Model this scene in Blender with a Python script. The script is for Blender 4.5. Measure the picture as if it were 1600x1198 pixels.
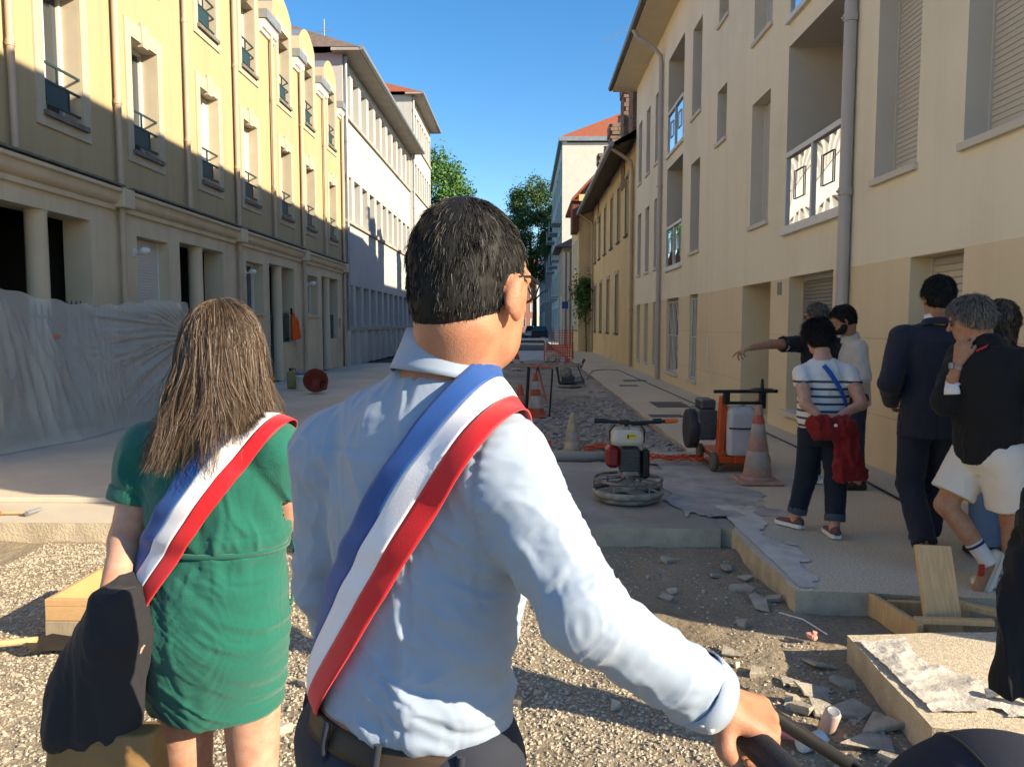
import bpy, bmesh, math, random
import numpy as np
from mathutils import Vector, Matrix, Euler
random.seed(7); RNG = np.random.default_rng(11)
PI = math.pi
for o in list(bpy.data.objects): bpy.data.objects.remove(o)
SC = bpy.context.scene; COL = SC.collection

# ---------------------------------------------------------------- camera
cam_d = bpy.data.cameras.new('camera'); cam = bpy.data.objects.new('camera', cam_d); COL.objects.link(cam)
cam_d.sensor_fit = 'HORIZONTAL'; cam_d.sensor_width = 36.0; cam_d.lens = 27.0
cam_d.clip_start = 0.05; cam_d.clip_end = 3000
cam.location = (0, 0, 1.5)
cam.rotation_euler = (math.radians(90 - 4.384), 0, math.radians(0.952))
SC.camera = cam
# ---------------------------------------------------------------- sky, sun, exposure
SUN_TO = Vector((1.0, -0.465, 0.49)).normalized()          # direction towards the sun
w = bpy.data.worlds.new('World'); SC.world = w; w.use_nodes = True
nt = w.node_tree; bg = nt.nodes['Background']
sky = nt.nodes.new('ShaderNodeTexSky'); sky.sky_type = 'NISHITA'; sky.sun_disc = False
sky.sun_elevation = math.asin(SUN_TO.z); sky.sun_rotation = math.atan2(SUN_TO.x, SUN_TO.y)
sky.altitude = 200; sky.air_density = 1.0; sky.dust_density = 0.3; sky.ozone_density = 2.5
hs_ = nt.nodes.new('ShaderNodeHueSaturation'); hs_.inputs['Saturation'].default_value = 1.3
nt.links.new(sky.outputs[0], hs_.inputs['Color']); nt.links.new(hs_.outputs[0], bg.inputs[0]); bg.inputs[1].default_value = 0.072
sl = bpy.data.lights.new('sun', 'SUN'); so = bpy.data.objects.new('sun', sl); COL.objects.link(so)
sl.energy = 3.5; sl.angle = math.radians(0.5); sl.color = (1.0, 0.85, 0.62)
so.location = (20, -10, 20); so.rotation_euler = SUN_TO.to_track_quat('Z', 'Y').to_euler()
SC.view_settings.view_transform = 'Standard'; SC.view_settings.look = 'None'
SC.view_settings.exposure = 1.68; SC.view_settings.gamma = 1.0; SC.view_settings.use_curve_mapping = False
SC.cycles.max_bounces = 6; SC.cycles.diffuse_bounces = 4; SC.cycles.glossy_bounces = 3
SC.cycles.transparent_max_bounces = 12; SC.cycles.caustics_reflective = False; SC.cycles.caustics_refractive = False

# ---------------------------------------------------------------- materials
MATS = {}
def mat(name, c, rough=0.8, var=0.0, vscale=3.0, c2=None, bump=0.0, bscale=40.0, metal=0.0, spec=0.3,
        stain=0.0, stscale=0.6, stcol=None, streak=0.0, sheen=0.0, grain=None, fine=0.0, fscale=200., trans=0.0, alpha=1.0, sss=0.0, coat=0.0, wr=None):
    """procedural principled material: base colour, large variation, stains, streaks, fine grain, bump"""
    if name in MATS: return MATS[name]
    m = bpy.data.materials.new(name); m.use_nodes = True; t = m.node_tree; N = t.nodes; L = t.links
    b = N['Principled BSDF']
    b.inputs['Roughness'].default_value = rough; b.inputs['Metallic'].default_value = metal
    b.inputs['Specular IOR Level'].default_value = spec
    c = tuple(c)
    tc = N.new('ShaderNodeTexCoord')
    def noise(scale, detail=4.0, stretch=None, rough_=0.55):
        n = N.new('ShaderNodeTexNoise'); n.inputs['Scale'].default_value = scale; n.inputs['Detail'].default_value = detail
        n.inputs['Roughness'].default_value = rough_
        src = tc.outputs['Object']
        if stretch:
            mp = N.new('ShaderNodeMapping'); mp.inputs['Scale'].default_value = stretch; L.new(src, mp.inputs[0]); src = mp.outputs[0]
        L.new(src, n.inputs['Vector']); return n
    def ramp(n, lo, hi):
        r = N.new('ShaderNodeMapRange'); r.inputs[1].default_value = lo; r.inputs[2].default_value = hi; L.new(n.outputs['Fac'] if 'Fac' in n.outputs else n.outputs[0], r.inputs[0]); return r.outputs[0]
    def mix(a, bcol, fac, mode='MIX'):
        x = N.new('ShaderNodeMix'); x.data_type = 'RGBA'; x.blend_type = mode
        for s, v in ((6, a), (7, bcol)):
            if hasattr(v, 'is_output'): L.new(v, x.inputs[s])
            else: x.inputs[s].default_value = (*v[:3], 1)
        if hasattr(fac, 'is_output'): L.new(fac, x.inputs[0])
        else: x.inputs[0].default_value = fac
        return x.outputs[2]
    col = c
    if c2 is None: c2 = tuple(max(0, v * (1 - var)) for v in c)
    if var > 0: col = mix(col, c2, ramp(noise(vscale, 5), 0.32, 0.68))
    if stain > 0:
        sc_ = stcol or tuple(v * 0.55 for v in c)
        r = ramp(noise(stscale, 6, None, 0.65), 0.5, 0.75); mm = N.new('ShaderNodeMath'); mm.operation = 'MULTIPLY'; mm.inputs[1].default_value = stain; L.new(r, mm.inputs[0])
        col = mix(col, sc_, mm.outputs[0])
    if streak > 0:
        r = ramp(noise(1.6, 5, (2.2, 2.2, 0.12), 0.6), 0.5, 0.8); mm = N.new('ShaderNodeMath'); mm.operation = 'MULTIPLY'; mm.inputs[1].default_value = streak; L.new(r, mm.inputs[0])
        col = mix(col, tuple(v * 0.5 for v in c), mm.outputs[0])
    if grain:
        r = ramp(noise(grain[0], 3, grain[1], 0.6), 0.35, 0.65)
        mm = N.new('ShaderNodeMath'); mm.operation = 'MULTIPLY'; mm.inputs[1].default_value = grain[3]; L.new(r, mm.inputs[0])
        col = mix(col, grain[2], mm.outputs[0])
    if fine > 0:
        r = ramp(noise(fscale, 2), 0.35, 0.65)
        mm = N.new('ShaderNodeMath'); mm.operation = 'MULTIPLY'; mm.inputs[1].default_value = fine; L.new(r, mm.inputs[0])
        col = mix(col, tuple(v * 0.35 for v in c), mm.outputs[0])
    if hasattr(col, 'is_output'): L.new(col, b.inputs['Base Color'])
    else: b.inputs['Base Color'].default_value = (*col, 1)
    if bump > 0:
        n = noise(bscale, 6, grain[1] if grain else None, 0.6); bp = N.new('ShaderNodeBump'); bp.inputs['Strength'].default_value = bump; bp.inputs['Distance'].default_value = 0.02
        L.new(n.outputs['Fac'], bp.inputs['Height']); L.new(bp.outputs[0], b.inputs['Normal'])
        if wr:                                    # cloth creases: ridged noise under the weave
            rn = noise(wr[0], 5, wr[2], 0.5); rn.noise_type = 'RIDGED_MULTIFRACTAL'; b2 = N.new('ShaderNodeBump'); b2.inputs['Strength'].default_value = wr[1]; b2.inputs['Distance'].default_value = 0.006
            L.new(rn.outputs['Fac'], b2.inputs['Height']); L.new(b2.outputs[0], bp.inputs['Normal'])
    if sheen: b.inputs['Sheen Weight'].default_value = sheen
    if trans: b.inputs['Transmission Weight'].default_value = trans
    if coat: b.inputs['Coat Weight'].default_value = coat
    if sss:
        b.inputs['Subsurface Weight'].default_value = sss; b.inputs['Subsurface Radius'].default_value = (0.012, 0.005, 0.003)
    if alpha < 1: b.inputs['Alpha'].default_value = alpha
    MATS[name] = m
    return m

# ---------------------------------------------------------------- mesh builder
ORG = {}
def V3(p): return Vector(p)
class MB:
    def __init__(s): s.v = []; s.f = []; s.m = []; s.sm = []
    def add(s, vs, fs, mi=0, smooth=False):
        n = len(s.v); s.v += [tuple(p) for p in vs]
        for f in fs: s.f.append(tuple(i + n for i in f)); s.m.append(mi); s.sm.append(smooth)
        return s
    def quad(s, a, b, c, d, mi=0): return s.add((a, b, c, d), ((0, 1, 2, 3),), mi)
    def box(s, lo, hi, mi=0, M=None):
        x0, y0, z0 = lo; x1, y1, z1 = hi
        vs = [(x0,y0,z0),(x1,y0,z0),(x1,y1,z0),(x0,y1,z0),(x0,y0,z1),(x1,y0,z1),(x1,y1,z1),(x0,y1,z1)]
        if M is not None: vs = [tuple(M @ Vector(p)) for p in vs]
        return s.add(vs, ((0,3,2,1),(4,5,6,7),(0,1,5,4),(1,2,6,5),(2,3,7,6),(3,0,4,7)), mi)
    def bbox(s, lo, hi, b=0.01, mi=0, M=None):
        """box with chamfered edges"""
        c = [(l + h) / 2 for l, h in zip(lo, hi)]; e = [(h - l) / 2 for l, h in zip(lo, hi)]
        b = min([b] + [x * 0.9 for x in e]); vs = []; idx = {}
        for sx in (-1, 1):
            for sy in (-1, 1):
                for sz in (-1, 1):
                    for ax in range(3):
                        q = [e[i] - (0 if i == ax else b) for i in range(3)]
                        idx[(sx, sy, sz, ax)] = len(vs); vs.append((c[0] + sx*q[0], c[1] + sy*q[1], c[2] + sz*q[2]))
        fs = []
        S = (-1, 1)
        for ax in range(3):
            u, v = [(1, 2), (2, 0), (0, 1)][ax]
            for sg in S:
                def key(a, b_):
                    k = [0, 0, 0]; k[ax] = sg; k[u] = a; k[v] = b_; return (*k, ax)
                q = [idx[key(-1, -1)], idx[key(1, -1)], idx[key(1, 1)], idx[key(-1, 1)]]
                fs.append(q if sg > 0 else q[::-1])
        for ax in range(3):      # edges along ax
            u, v = [(1, 2), (2, 0), (0, 1)][ax]
            for a in S:
                for b_ in S:
                    def k(s_, which):
                        t = [0, 0, 0]; t[ax] = s_; t[u] = a; t[v] = b_; return idx[(*t, which)]
                    q = [k(-1, u), k(1, u), k(1, v), k(-1, v)]
                    fs.append(q if a * b_ < 0 else q[::-1])
        for sx in S:
            for sy in S:
                for sz in S:
                    q = [idx[(sx, sy, sz, 0)], idx[(sx, sy, sz, 1)], idx[(sx, sy, sz, 2)]]
                    fs.append(q if sx * sy * sz > 0 else q[::-1])
        if M is not None: vs = [tuple(M @ Vector(p)) for p in vs]
        return s.add(vs, fs, mi)
    def tube(s, pts, r, n=10, mi=0, caps=True, smooth=True, flat=1.0):
        pts = [Vector(p) for p in pts]; R = r if isinstance(r, (list, tuple)) else [r] * len(pts)
        vs = []; fs = []; prev = None
        for i, p in enumerate(pts):
            t = ((pts[i + 1] if i + 1 < len(pts) else p) - (pts[i - 1] if i else p)).normalized()
            if prev is None: u = t.orthogonal().normalized() if abs(t.z) > 0.9 else t.cross(Vector((0, 0, 1))).normalized()
            else: u = (prev - t * prev.dot(t)).normalized()
            prev = u; v = t.cross(u)
            for k in range(n):
                a = 2 * PI * k / n; vs.append(p + u * (math.cos(a) * R[i]) + v * (math.sin(a) * R[i] * flat))
        for i in range(len(pts) - 1):
            for k in range(n): fs.append((i*n+k, i*n+(k+1) % n, (i+1)*n+(k+1) % n, (i+1)*n+k))
        s.add(vs, fs, mi, smooth)
        if caps: s.add(vs[:n], (tuple(range(n))[::-1],), mi); s.add(vs[-n:], (tuple(range(n)),), mi)
        return s
    def cyl(s, a, b, r, r2=None, n=16, mi=0, smooth=True): return s.tube([a, b], [r, r if r2 is None else r2], n, mi, True, smooth)
    def lathe(s, prof, c=(0, 0, 0), n=24, mi=0, M=None, smooth=True, close=True):
        vs = []; fs = []
        for (r, z) in prof:
            for k in range(n):
                a = 2 * PI * k / n; vs.append((c[0] + r*math.cos(a), c[1] + r*math.sin(a), c[2] + z))
        for i in range(len(prof) - 1):
            for k in range(n): fs.append((i*n+k, i*n+(k+1) % n, (i+1)*n+(k+1) % n, (i+1)*n+k))
        if M is not None: vs = [tuple(M @ Vector(p)) for p in vs]
        s.add(vs, fs, mi, smooth)
        if close: s.add(vs[:n], (tuple(range(n))[::-1],), mi); s.add(vs[-n:], (tuple(range(n)),), mi)
        return s
    def sphere(s, c, r, n=12, mi=0, sc=(1, 1, 1), M=None):
        vs = []; fs = []; h = n // 2 + 1
        for i in range(h + 1):
            th = PI * i / h
            for k in range(n):
                a = 2 * PI * k / n; vs.append((c[0] + r*sc[0]*math.sin(th)*math.cos(a), c[1] + r*sc[1]*math.sin(th)*math.sin(a), c[2] + r*sc[2]*math.cos(th)))
        for i in range(h):
            for k in range(n): fs.append((i*n+k, (i+1)*n+k, (i+1)*n+(k+1) % n, i*n+(k+1) % n))
        if M is not None: vs = [tuple(M @ Vector(p)) for p in vs]
        return s.add(vs, fs, mi, True)
    def prism(s, poly, z0, z1, mi=0, M=None):
        n = len(poly); vs = [(x, y, z0) for x, y in poly] + [(x, y, z1) for x, y in poly]
        if M is not None: vs = [tuple(M @ Vector(p)) for p in vs]
        fs = [tuple(range(n))[::-1], tuple(range(n, 2*n))] + [(i, (i+1) % n, n+(i+1) % n, n+i) for i in range(n)]
        return s.add(vs, fs, mi)
    def build(s, name, mats, parent=None, org=None):
        if org is None: org = ORG.get(parent.name, (0, 0, 0)) if parent else (0, 0, 0)
        me = bpy.data.meshes.new(name); ox, oy, oz = org
        me.from_pydata([(x-ox, y-oy, z-oz) for x, y, z in s.v], [], s.f)
        mats = mats if isinstance(mats, (list, tuple)) else [mats]
        for m in mats: me.materials.append(m)
        me.polygons.foreach_set('material_index', s.m); me.polygons.foreach_set('use_smooth', s.sm); me.update()
        o = bpy.data.objects.new(name, me); COL.objects.link(o)
        if parent: o.parent = parent
        else: o.location = org
        ORG[o.name] = org
        return o
def from_np(name, v, f, mats, parent=None, org=None, smooth=True, mi=None):
    if org is None: org = ORG.get(parent.name, (0, 0, 0)) if parent else (0, 0, 0)
    me = bpy.data.meshes.new(name); v = np.asarray(v, np.float32) - np.asarray(org, np.float32); f = np.asarray(f, np.int32); k = f.shape[1]
    me.vertices.add(len(v)); me.vertices.foreach_set('co', v.ravel()); me.loops.add(f.size); me.loops.foreach_set('vertex_index', f.ravel())
    me.polygons.add(len(f)); me.polygons.foreach_set('loop_start', np.arange(0, f.size, k, dtype=np.int32)); me.polygons.foreach_set('loop_total', np.full(len(f), k, np.int32))
    for m in (mats if isinstance(mats, (list, tuple)) else [mats]): me.materials.append(m)
    if mi is not None: me.polygons.foreach_set('material_index', np.asarray(mi, np.int32))
    me.polygons.foreach_set('use_smooth', np.full(len(f), smooth, bool)); me.update(calc_edges=True); me.validate()
    o = bpy.data.objects.new(name, me); COL.objects.link(o)
    if parent: o.parent = parent
    else: o.location = org
    ORG[o.name] = tuple(org); return o
def empty(name, loc=(0, 0, 0), rz=0.0):
    o = bpy.data.objects.new(name, None); COL.objects.link(o); o.location = loc; o.rotation_euler = (0, 0, rz); o.empty_display_size = 0.2
    ORG[o.name] = tuple(loc) if rz == 0 else (0, 0, 0)
    return o
def tag(o, label=None, cat=None, group=None, kind=None):
    if label: o['label'] = label
    if cat: o['category'] = cat
    if group: o['group'] = group
    if kind: o['kind'] = kind
    return o
def struct(o): o['kind'] = 'structure'; return o
def copy_tree(o, parent=None):
    c = o.copy(); COL.objects.link(c); c.parent = parent
    for ch in list(o.children): copy_tree(ch, c)
    return c
def noise3(p, seed=0):
    """vectorised value noise, p (N,3) -> (N,) in -1..1"""
    p = np.asarray(p, np.float64); i = np.floor(p).astype(np.int64); f = p - i; f = f * f * (3 - 2 * f); out = np.zeros(len(p))
    for dx in (0, 1):
        for dy in (0, 1):
            for dz in (0, 1):
                h = ((i[:,0]+dx) * 73856093) ^ ((i[:,1]+dy) * 19349663) ^ ((i[:,2]+dz) * 83492791) ^ (seed * 2654435761 & 0x7fffffff)
                h = (h ^ (h >> 13)) * 1274126177 & 0x7fffffff; h = (h ^ (h >> 16)) & 0xffff
                out += (h / 32767.5 - 1) * np.where(dx, f[:,0], 1-f[:,0]) * np.where(dy, f[:,1], 1-f[:,1]) * np.where(dz, f[:,2], 1-f[:,2])
    return out
def fbm(p, oct=4, seed=0):
    a = 1.0; s = 0; t = 0; p = np.asarray(p, float)
    for k in range(oct): s = s + a * noise3(p * 2**k, seed + k); t += a; a *= 0.5
    return s / t
# ================================================================ setting
GZ = -0.15          # excavated level; finished paving is z = 0
M_dirt = mat('dirt', (0.36, 0.30, 0.215), 0.95, var=0.45, vscale=1.3, c2=(0.24, 0.19, 0.13), bump=0.9, bscale=28, fine=0.5, fscale=60, stain=0.5, stscale=0.5, stcol=(0.48, 0.42, 0.32))
M_rubbledirt = mat('cement_dust', (0.46, 0.41, 0.34), 0.95, var=0.5, vscale=0.9, c2=(0.26, 0.23, 0.19), bump=1.0, bscale=18, fine=0.4, fscale=70, stain=0.5, stscale=1.6, stcol=(0.52, 0.50, 0.47))
M_conc = mat('new_concrete', (0.68, 0.60, 0.48), 0.7, var=0.28, vscale=0.7, bump=0.15, bscale=60, fine=0.2, fscale=150, stain=0.6, stscale=0.9, stcol=(0.45, 0.40, 0.34))
M_conc_side = mat('concrete_edge', (0.58, 0.48, 0.34), 0.9, var=0.35, vscale=5, bump=0.5, bscale=50, fine=0.2, fscale=120)
M_aggr = mat('exposed_aggregate', (0.78, 0.67, 0.50), 0.85, var=0.15, vscale=0.8, bump=0.4, bscale=140, fine=0.55, fscale=75, stain=0.25, stscale=0.5)
M_asph = mat('asphalt', (0.06, 0.06, 0.065), 0.9, var=0.3, vscale=2, bump=0.3, bscale=80)

def sheet(name, x0, x1, y0, y1, nx, ny, zf, m, smooth=True):
    xs = np.linspace(x0, x1, nx + 1); ys = np.linspace(y0, y1, ny + 1)
    X, Y = np.meshgrid(xs, ys); P = np.stack([X.ravel(), Y.ravel(), zf(X.ravel(), Y.ravel())], 1)
    i = np.arange(nx * ny); a = (i // nx) * (nx + 1) + i % nx
    F = np.stack([a, a + 1, a + nx + 2, a + nx + 1], 1)
    return struct(from_np(name, P, F, m, org=(0, 0, 0), smooth=smooth))
# base ground to the horizon
gb = MB().box((-400, -60, -0.9), (400, 900, -0.42)).build('ground', M_asph, org=(0, 0, 0)); struct(gb)
def dig(x, y):
    p = np.stack([x, y, x * 0], 1)
    z = GZ + 0.035 * fbm(p * 0.8, 4, 3) + 0.022 * fbm(p * 4, 4, 9) + 0.010 * fbm(p * 13, 3, 5)
    return z
excav = sheet('excavated_soil', -7.0, 3.6, -3.0, 8.6, 330, 360, dig, M_dirt)
def dig2(x, y):
    p = np.stack([x, y, x * 0], 1)
    r = np.abs(fbm(p * np.array([1.6, 1.6, 1]), 4, 21))
    z = -0.14 + 0.10 * (0.5 - r) * 1.0 + 0.03 * fbm(p * 5, 3, 8)
    z = z + 0.09 * np.exp(-((x - 1.75) / 0.28) ** 2)            # cement heaped against the kerb
    return np.minimum(z, -0.012)
trench = sheet('cement_covered_trench', -2.2, 2.0, 8.3, 32.0, 150, 420, dig2, M_rubbledirt)

def slab(name, poly, z1, z0, mats, rough=0.0, seed=1, top=True, step=0.06):
    """extruded paving slab with a slightly ragged side edge"""
    pts = []
    n = len(poly)
    for i in range(n):
        a = Vector((*poly[i], 0)); b = Vector((*poly[(i + 1) % n], 0)); k = max(1, int((b - a).length / step)) if rough > 0 else 1
        k = min(k, 220)
        for j in range(k):
            p = a.lerp(b, j / k); nn = Vector(((b - a).y, -(b - a).x, 0)).normalized()
            d = 0 if (j == 0 or rough == 0) else float(fbm(np.array([[p.x * 2.3, p.y * 2.3, seed]]), 4, seed)[0]) * rough
            pts.append((p.x + nn.x * d, p.y + nn.y * d))
    m = len(pts); mb = MB(); rings = []
    ins = []
    cx_ = sum(p[0] for p in pts) / m; cy_ = sum(p[1] for p in pts) / m
    mb.add([(x, y, z1) for x, y in pts], (tuple(range(m)),), 0)
    lo = []
    for (x, y) in pts:
        d = float(noise3(np.array([[x * 6, y * 6, seed + 4.0]]), seed)[0]) * rough * 0.7; lo.append((x + d, y + d * 0.5, z0))
    mid = [((x + a) / 2 + rough * 0.25 * float(noise3(np.array([[x * 9, y * 9, seed + 8.0]]))[0]), (y + b) / 2, (z1 + z0) / 2) for (x, y), (a, b, _) in zip(pts, lo)]
    for A, B in (([(x, y, z1) for x, y in pts], mid), (mid, lo)):
        mb.add(A + B, [(m + i, m + (i + 1) % m, (i + 1) % m, i) for i in range(m)], 1, False)
    o = mb.build(name, mats, org=(poly[0][0], poly[0][1], z0)); struct(o); return o
# near pavement slabs (right), the cast slab crossing the street and the left apron
pav = slab('pavement', [(1.53, 4.27), (2.17, 4.20), (3.72, 4.12), (3.72, 27.5), (3.72, 60), (1.96, 60), (1.96, 7.0), (1.52, 5.55)], 0.0, -0.4, [M_aggr, M_conc_side], 0.035, 2)
pav2 = slab('pavement_piece', [(1.53, 2.80), (3.9, 2.55), (3.9, 4.05), (2.35, 3.72), (1.57, 3.66)], -0.005, -0.4, [M_aggr, M_conc_side], 0.03, 5)
pav3 = slab('pavement_kerb_piece', [(1.62, 1.2), (3.9, 1.2), (3.9, 2.45), (1.72, 2.68)], -0.03, -0.4, [M_conc, M_conc_side], 0.03, 8)
M_conc2 = mat('fresh_concrete', (0.40, 0.35, 0.28), 0.6, var=0.35, vscale=0.9, c2=(0.25, 0.225, 0.19), bump=0.18, bscale=50, fine=0.15, fscale=150, stain=0.6, stscale=1.4, stcol=(0.52, 0.48, 0.42))
apron = slab('concrete_apron', [(-7.0, 5.72), (-1.62, 5.66), (-2.05, 8.5), (-2.1, 30), (-7.0, 30)], 0.0, -0.4, [M_conc, M_conc_side], 0.012, 12)
cslab = slab('cast_concrete_slab', [(-1.60, 5.66), (1.45, 5.60), (1.5, 6.9), (1.3, 8.3), (-2.03, 8.5)], -0.004, -0.4, [M_conc2, M_conc_side], 0.015, 14)
fillc = slab('cement_fill', [(1.40, 5.72), (1.57, 5.60), (1.99, 6.9), (1.99, 8.45), (1.2, 8.45), (1.46, 6.9)], -0.014, -0.4, [M_rubbledirt, M_conc_side], 0.02, 31)
step_ = MB().bbox((-7.0, 6.32, 0.0), (-2.35, 6.44, 0.045), 0.006).build('concrete_step', M_conc, org=(-5, 6.4, 0)); struct(step_)
far_road = slab('road', [(-6.6, 30.2), (1.90, 32.1), (1.90, 260), (-6.6, 260)], -0.08, -0.4, [M_asph, M_asph])
far_walk = slab('far_pavement', [(1.96, 60.05), (3.2, 60.05), (3.2, 200), (1.96, 200)], 0.0, -0.4, [M_conc, M_conc_side])
cross = slab('new_road_base', [(-2.05, 33.0), (1.9, 33.0), (1.9, 46), (-2.05, 46)], -0.06, -0.4, [mat('pale_road_base', (0.42, 0.47, 0.52), 0.9, var=0.2), M_conc])

# ================================================================ facades
def facade(mb, org, ud, nd, L, z0, z1, ops, mi=0, rmi=None, splitz=None, mi_low=None, extra_u=()):
    """wall sheet in the plane org + u*ud, outward normal nd, with openings (u0,u1,za,zb,depth) and their reveals"""
    rmi = mi if rmi is None else rmi
    us = sorted(set([0, L] + [o[0] for o in ops] + [o[1] for o in ops] + list(extra_u))); zs = sorted(set([z0, z1] + [o[2] for o in ops] + [o[3] for o in ops] + ([splitz] if splitz else [])))
    O = Vector(org); U = Vector(ud); Nn = Vector(nd)
    P = lambda u, z, d=0.0: O + U * u + Vector((0, 0, z)) - Nn * d
    flip = U.cross(Vector((0, 0, 1))).dot(Nn) < 0
    def q(a, b, c, d, m):
        if flip: mb.quad(a, d, c, b, m)
        else: mb.quad(a, b, c, d, m)
    for i in range(len(us) - 1):
        for j in range(len(zs) - 1):
            uc = (us[i] + us[i+1]) / 2; zc = (zs[j] + zs[j+1]) / 2
            if any(o[0] < uc < o[1] and o[2] < zc < o[3] for o in ops): continue
            q(P(us[i], zs[j]), P(us[i+1], zs[j]), P(us[i+1], zs[j+1]), P(us[i], zs[j+1]), mi_low if (splitz and zc < splitz) else mi)
    for (u0, u1, za, zb, dp) in [o[:5] for o in ops]:
        m_ = mi_low if (splitz and zb <= splitz + 0.1) else rmi
        q(P(u0, za), P(u0, zb), P(u0, zb, dp), P(u0, za, dp), m_); q(P(u1, zb), P(u1, za), P(u1, za, dp), P(u1, zb, dp), m_)
        q(P(u0, zb), P(u1, zb), P(u1, zb, dp), P(u0, zb, dp), m_); q(P(u1, za), P(u0, za), P(u0, za, dp), P(u1, za, dp), m_)
def fbox(mb, org, ud, nd, u0, u1, z0, z1, d0, d1, mi=0):
    """box in facade coordinates, d = depth behind (+) or proud of (-) the wall plane"""
    O = Vector(org); U = Vector(ud); Nn = Vector(nd); vs = []
    for z in (z0, z1):
        for (u, d) in ((u0, d0), (u1, d0), (u1, d1), (u0, d1)): vs.append(O + U*u + Vector((0, 0, z)) - Nn*d)
    fs = ((0,3,2,1),(4,5,6,7),(0,1,5,4),(1,2,6,5),(2,3,7,6),(3,0,4,7))
    if U.cross(Vector((0, 0, 1))).dot(Nn) < 0: fs = tuple(f[::-1] for f in fs)
    return mb.add(vs, fs, mi)

M_white = mat('white_paint', (0.72, 0.70, 0.66), 0.5, var=0.06, vscale=6)
M_frame = mat('window_frame', (0.70, 0.69, 0.66), 0.35, spec=0.5)
M_glass = mat('window_glass', (0.035, 0.045, 0.055), 0.04, spec=0.9)
M_curtain = mat('pale_curtain', (0.55, 0.55, 0.52), 0.9, var=0.15, vscale=8)
M_dark = mat('porch_shade_paint', (0.035, 0.03, 0.025), 0.9)  # shade inside the porches, put into the colour
M_shut = mat('roller_shutter', (0.62, 0.60, 0.55), 0.45, var=0.06, vscale=4)
M_shutD = mat('shutter_beige', (0.58, 0.53, 0.45), 0.45, var=0.05, vscale=3)
M_iron = mat('painted_iron', (0.025, 0.05, 0.055), 0.45, spec=0.5)
M_greeni = mat('green_grey_iron', (0.022, 0.050, 0.050), 0.5, spec=0.5)
M_pipeA = mat('downpipe_tan', (0.50, 0.38, 0.27), 0.5, var=0.15, vscale=2, spec=0.4)
M_zinc = mat('zinc', (0.33, 0.35, 0.37), 0.45, metal=0.4, var=0.2, vscale=5)
M_tile = mat('roof_tile', (0.40, 0.12, 0.06), 0.85, var=0.4, vscale=12, bump=0.8, bscale=30)
M_slate = mat('brown_roof', (0.20, 0.15, 0.125), 0.85, var=0.3, vscale=8, bump=0.6, bscale=25)
M_yel = mat('yellow_render', (0.46, 0.36, 0.20), 0.92, var=0.14, vscale=0.7, c2=(0.42, 0.335, 0.195), bump=0.10, bscale=90, streak=0.30, stain=0.30, stscale=0.5, stcol=(0.50, 0.43, 0.28))
M_yel_low = mat('cream_render', (0.66, 0.55, 0.38), 0.92, var=0.15, vscale=0.9, bump=0.10, bscale=80, streak=0.35, stain=0.3, stscale=0.7, stcol=(0.40, 0.33, 0.22))
M_surr = mat('stone_surround', (0.50, 0.43, 0.32), 0.85, var=0.12, vscale=3, streak=0.2)
M_sillc = mat('weathered_sill', (0.22, 0.20, 0.17), 0.9, var=0.4, vscale=8)

def slats(parent, name, org, ud, nd, u0, u1, z0, z1, d, pitch, m, split=False):
    """roller shutter: overlapping bowed slats, each proud at its lower edge"""
    n = max(3, int(round((z1 - z0) / pitch))); p = (z1 - z0) / n
    def one(mb, k):
        z = z0 + k * p
        fbox(mb, org, ud, nd, u0, u1, z + p * 0.10, z + p * 0.92, d - 0.010, d + 0.004)
        fbox(mb, org, ud, nd, u0, u1, z - 0.0008, z + p * 0.10, d - 0.002, d + 0.004)
    if not split:
        mb = MB()
        for k in range(n): one(mb, k)
        return mb.build(name, m, parent)
    mb = MB(); one(mb, 0); first = mb.build('slat', m, parent)
    for k in range(1, n):
        c = first.copy(); COL.objects.link(c); c.location.z = k * p
    return first
def window(parent, org, ud, nd, u0, u1, z0, z1, dp, style, mullion=True, sill=None, shut=None, split=False, pitch=0.055, fm=None, sill_out=0.05):
    """window in an opening: frame with its pane / shutter / sill as children"""
    fm = fm or M_frame; w_ = 0.055; mb = MB()
    for (a, b, c, d) in ((u0, u0 + w_, z0, z1), (u1 - w_, u1, z0, z1), (u0 + w_, u1 - w_, z0, z0 + w_), (u0 + w_, u1 - w_, z1 - w_, z1)):
        fbox(mb, org, ud, nd, a, b, c, d, dp - 0.05, dp + 0.03)
    um = (u0 + u1) / 2
    if mullion: fbox(mb, org, ud, nd, um - 0.035, um + 0.035, z0 + w_, z1 - w_, dp - 0.045, dp + 0.02)
    fr = mb.build('window', fm, parent)
    mb = MB(); fbox(mb, org, ud, nd, u0 + 0.02, u1 - 0.02, z0 + 0.02, z1 - 0.02, dp + 0.0, dp + 0.012); mb.build('pane', M_glass, fr)
    if style == 'curtain':
        mb = MB(); fbox(mb, org, ud, nd, u0 + 0.05, um - 0.05, z0 + 0.05, z1 - 0.05, dp - 0.004, dp - 0.001); mb.build('net_curtain', M_curtain, fr)
    if shut is not None:       # shutter lowered to this height
        zs = max(z0 + 0.005, shut)
        s_ = slats(fr, 'roller_shutter', org, ud, nd, u0 + 0.02, u1 - 0.02, zs, z1 - 0.02, dp - 0.075, pitch, M_shut if fm is M_frame else M_shutD, split)
        mb = MB()
        for a in (u0, u1 - 0.022): fbox(mb, org, ud, nd, a + 0.001, a + 0.021, z0 + 0.002, z1 - 0.002, dp - 0.105, dp - 0.052)
        mb.build('guide_rail', fm, fr)
    if sill:
        mb = MB(); fbox(mb, org, ud, nd, u0 - 0.03, u1 + 0.03, z0 - 0.06, z0 + 0.004, -sill_out, dp - 0.06); mb.build('sill', sill, fr)
    return fr
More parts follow.
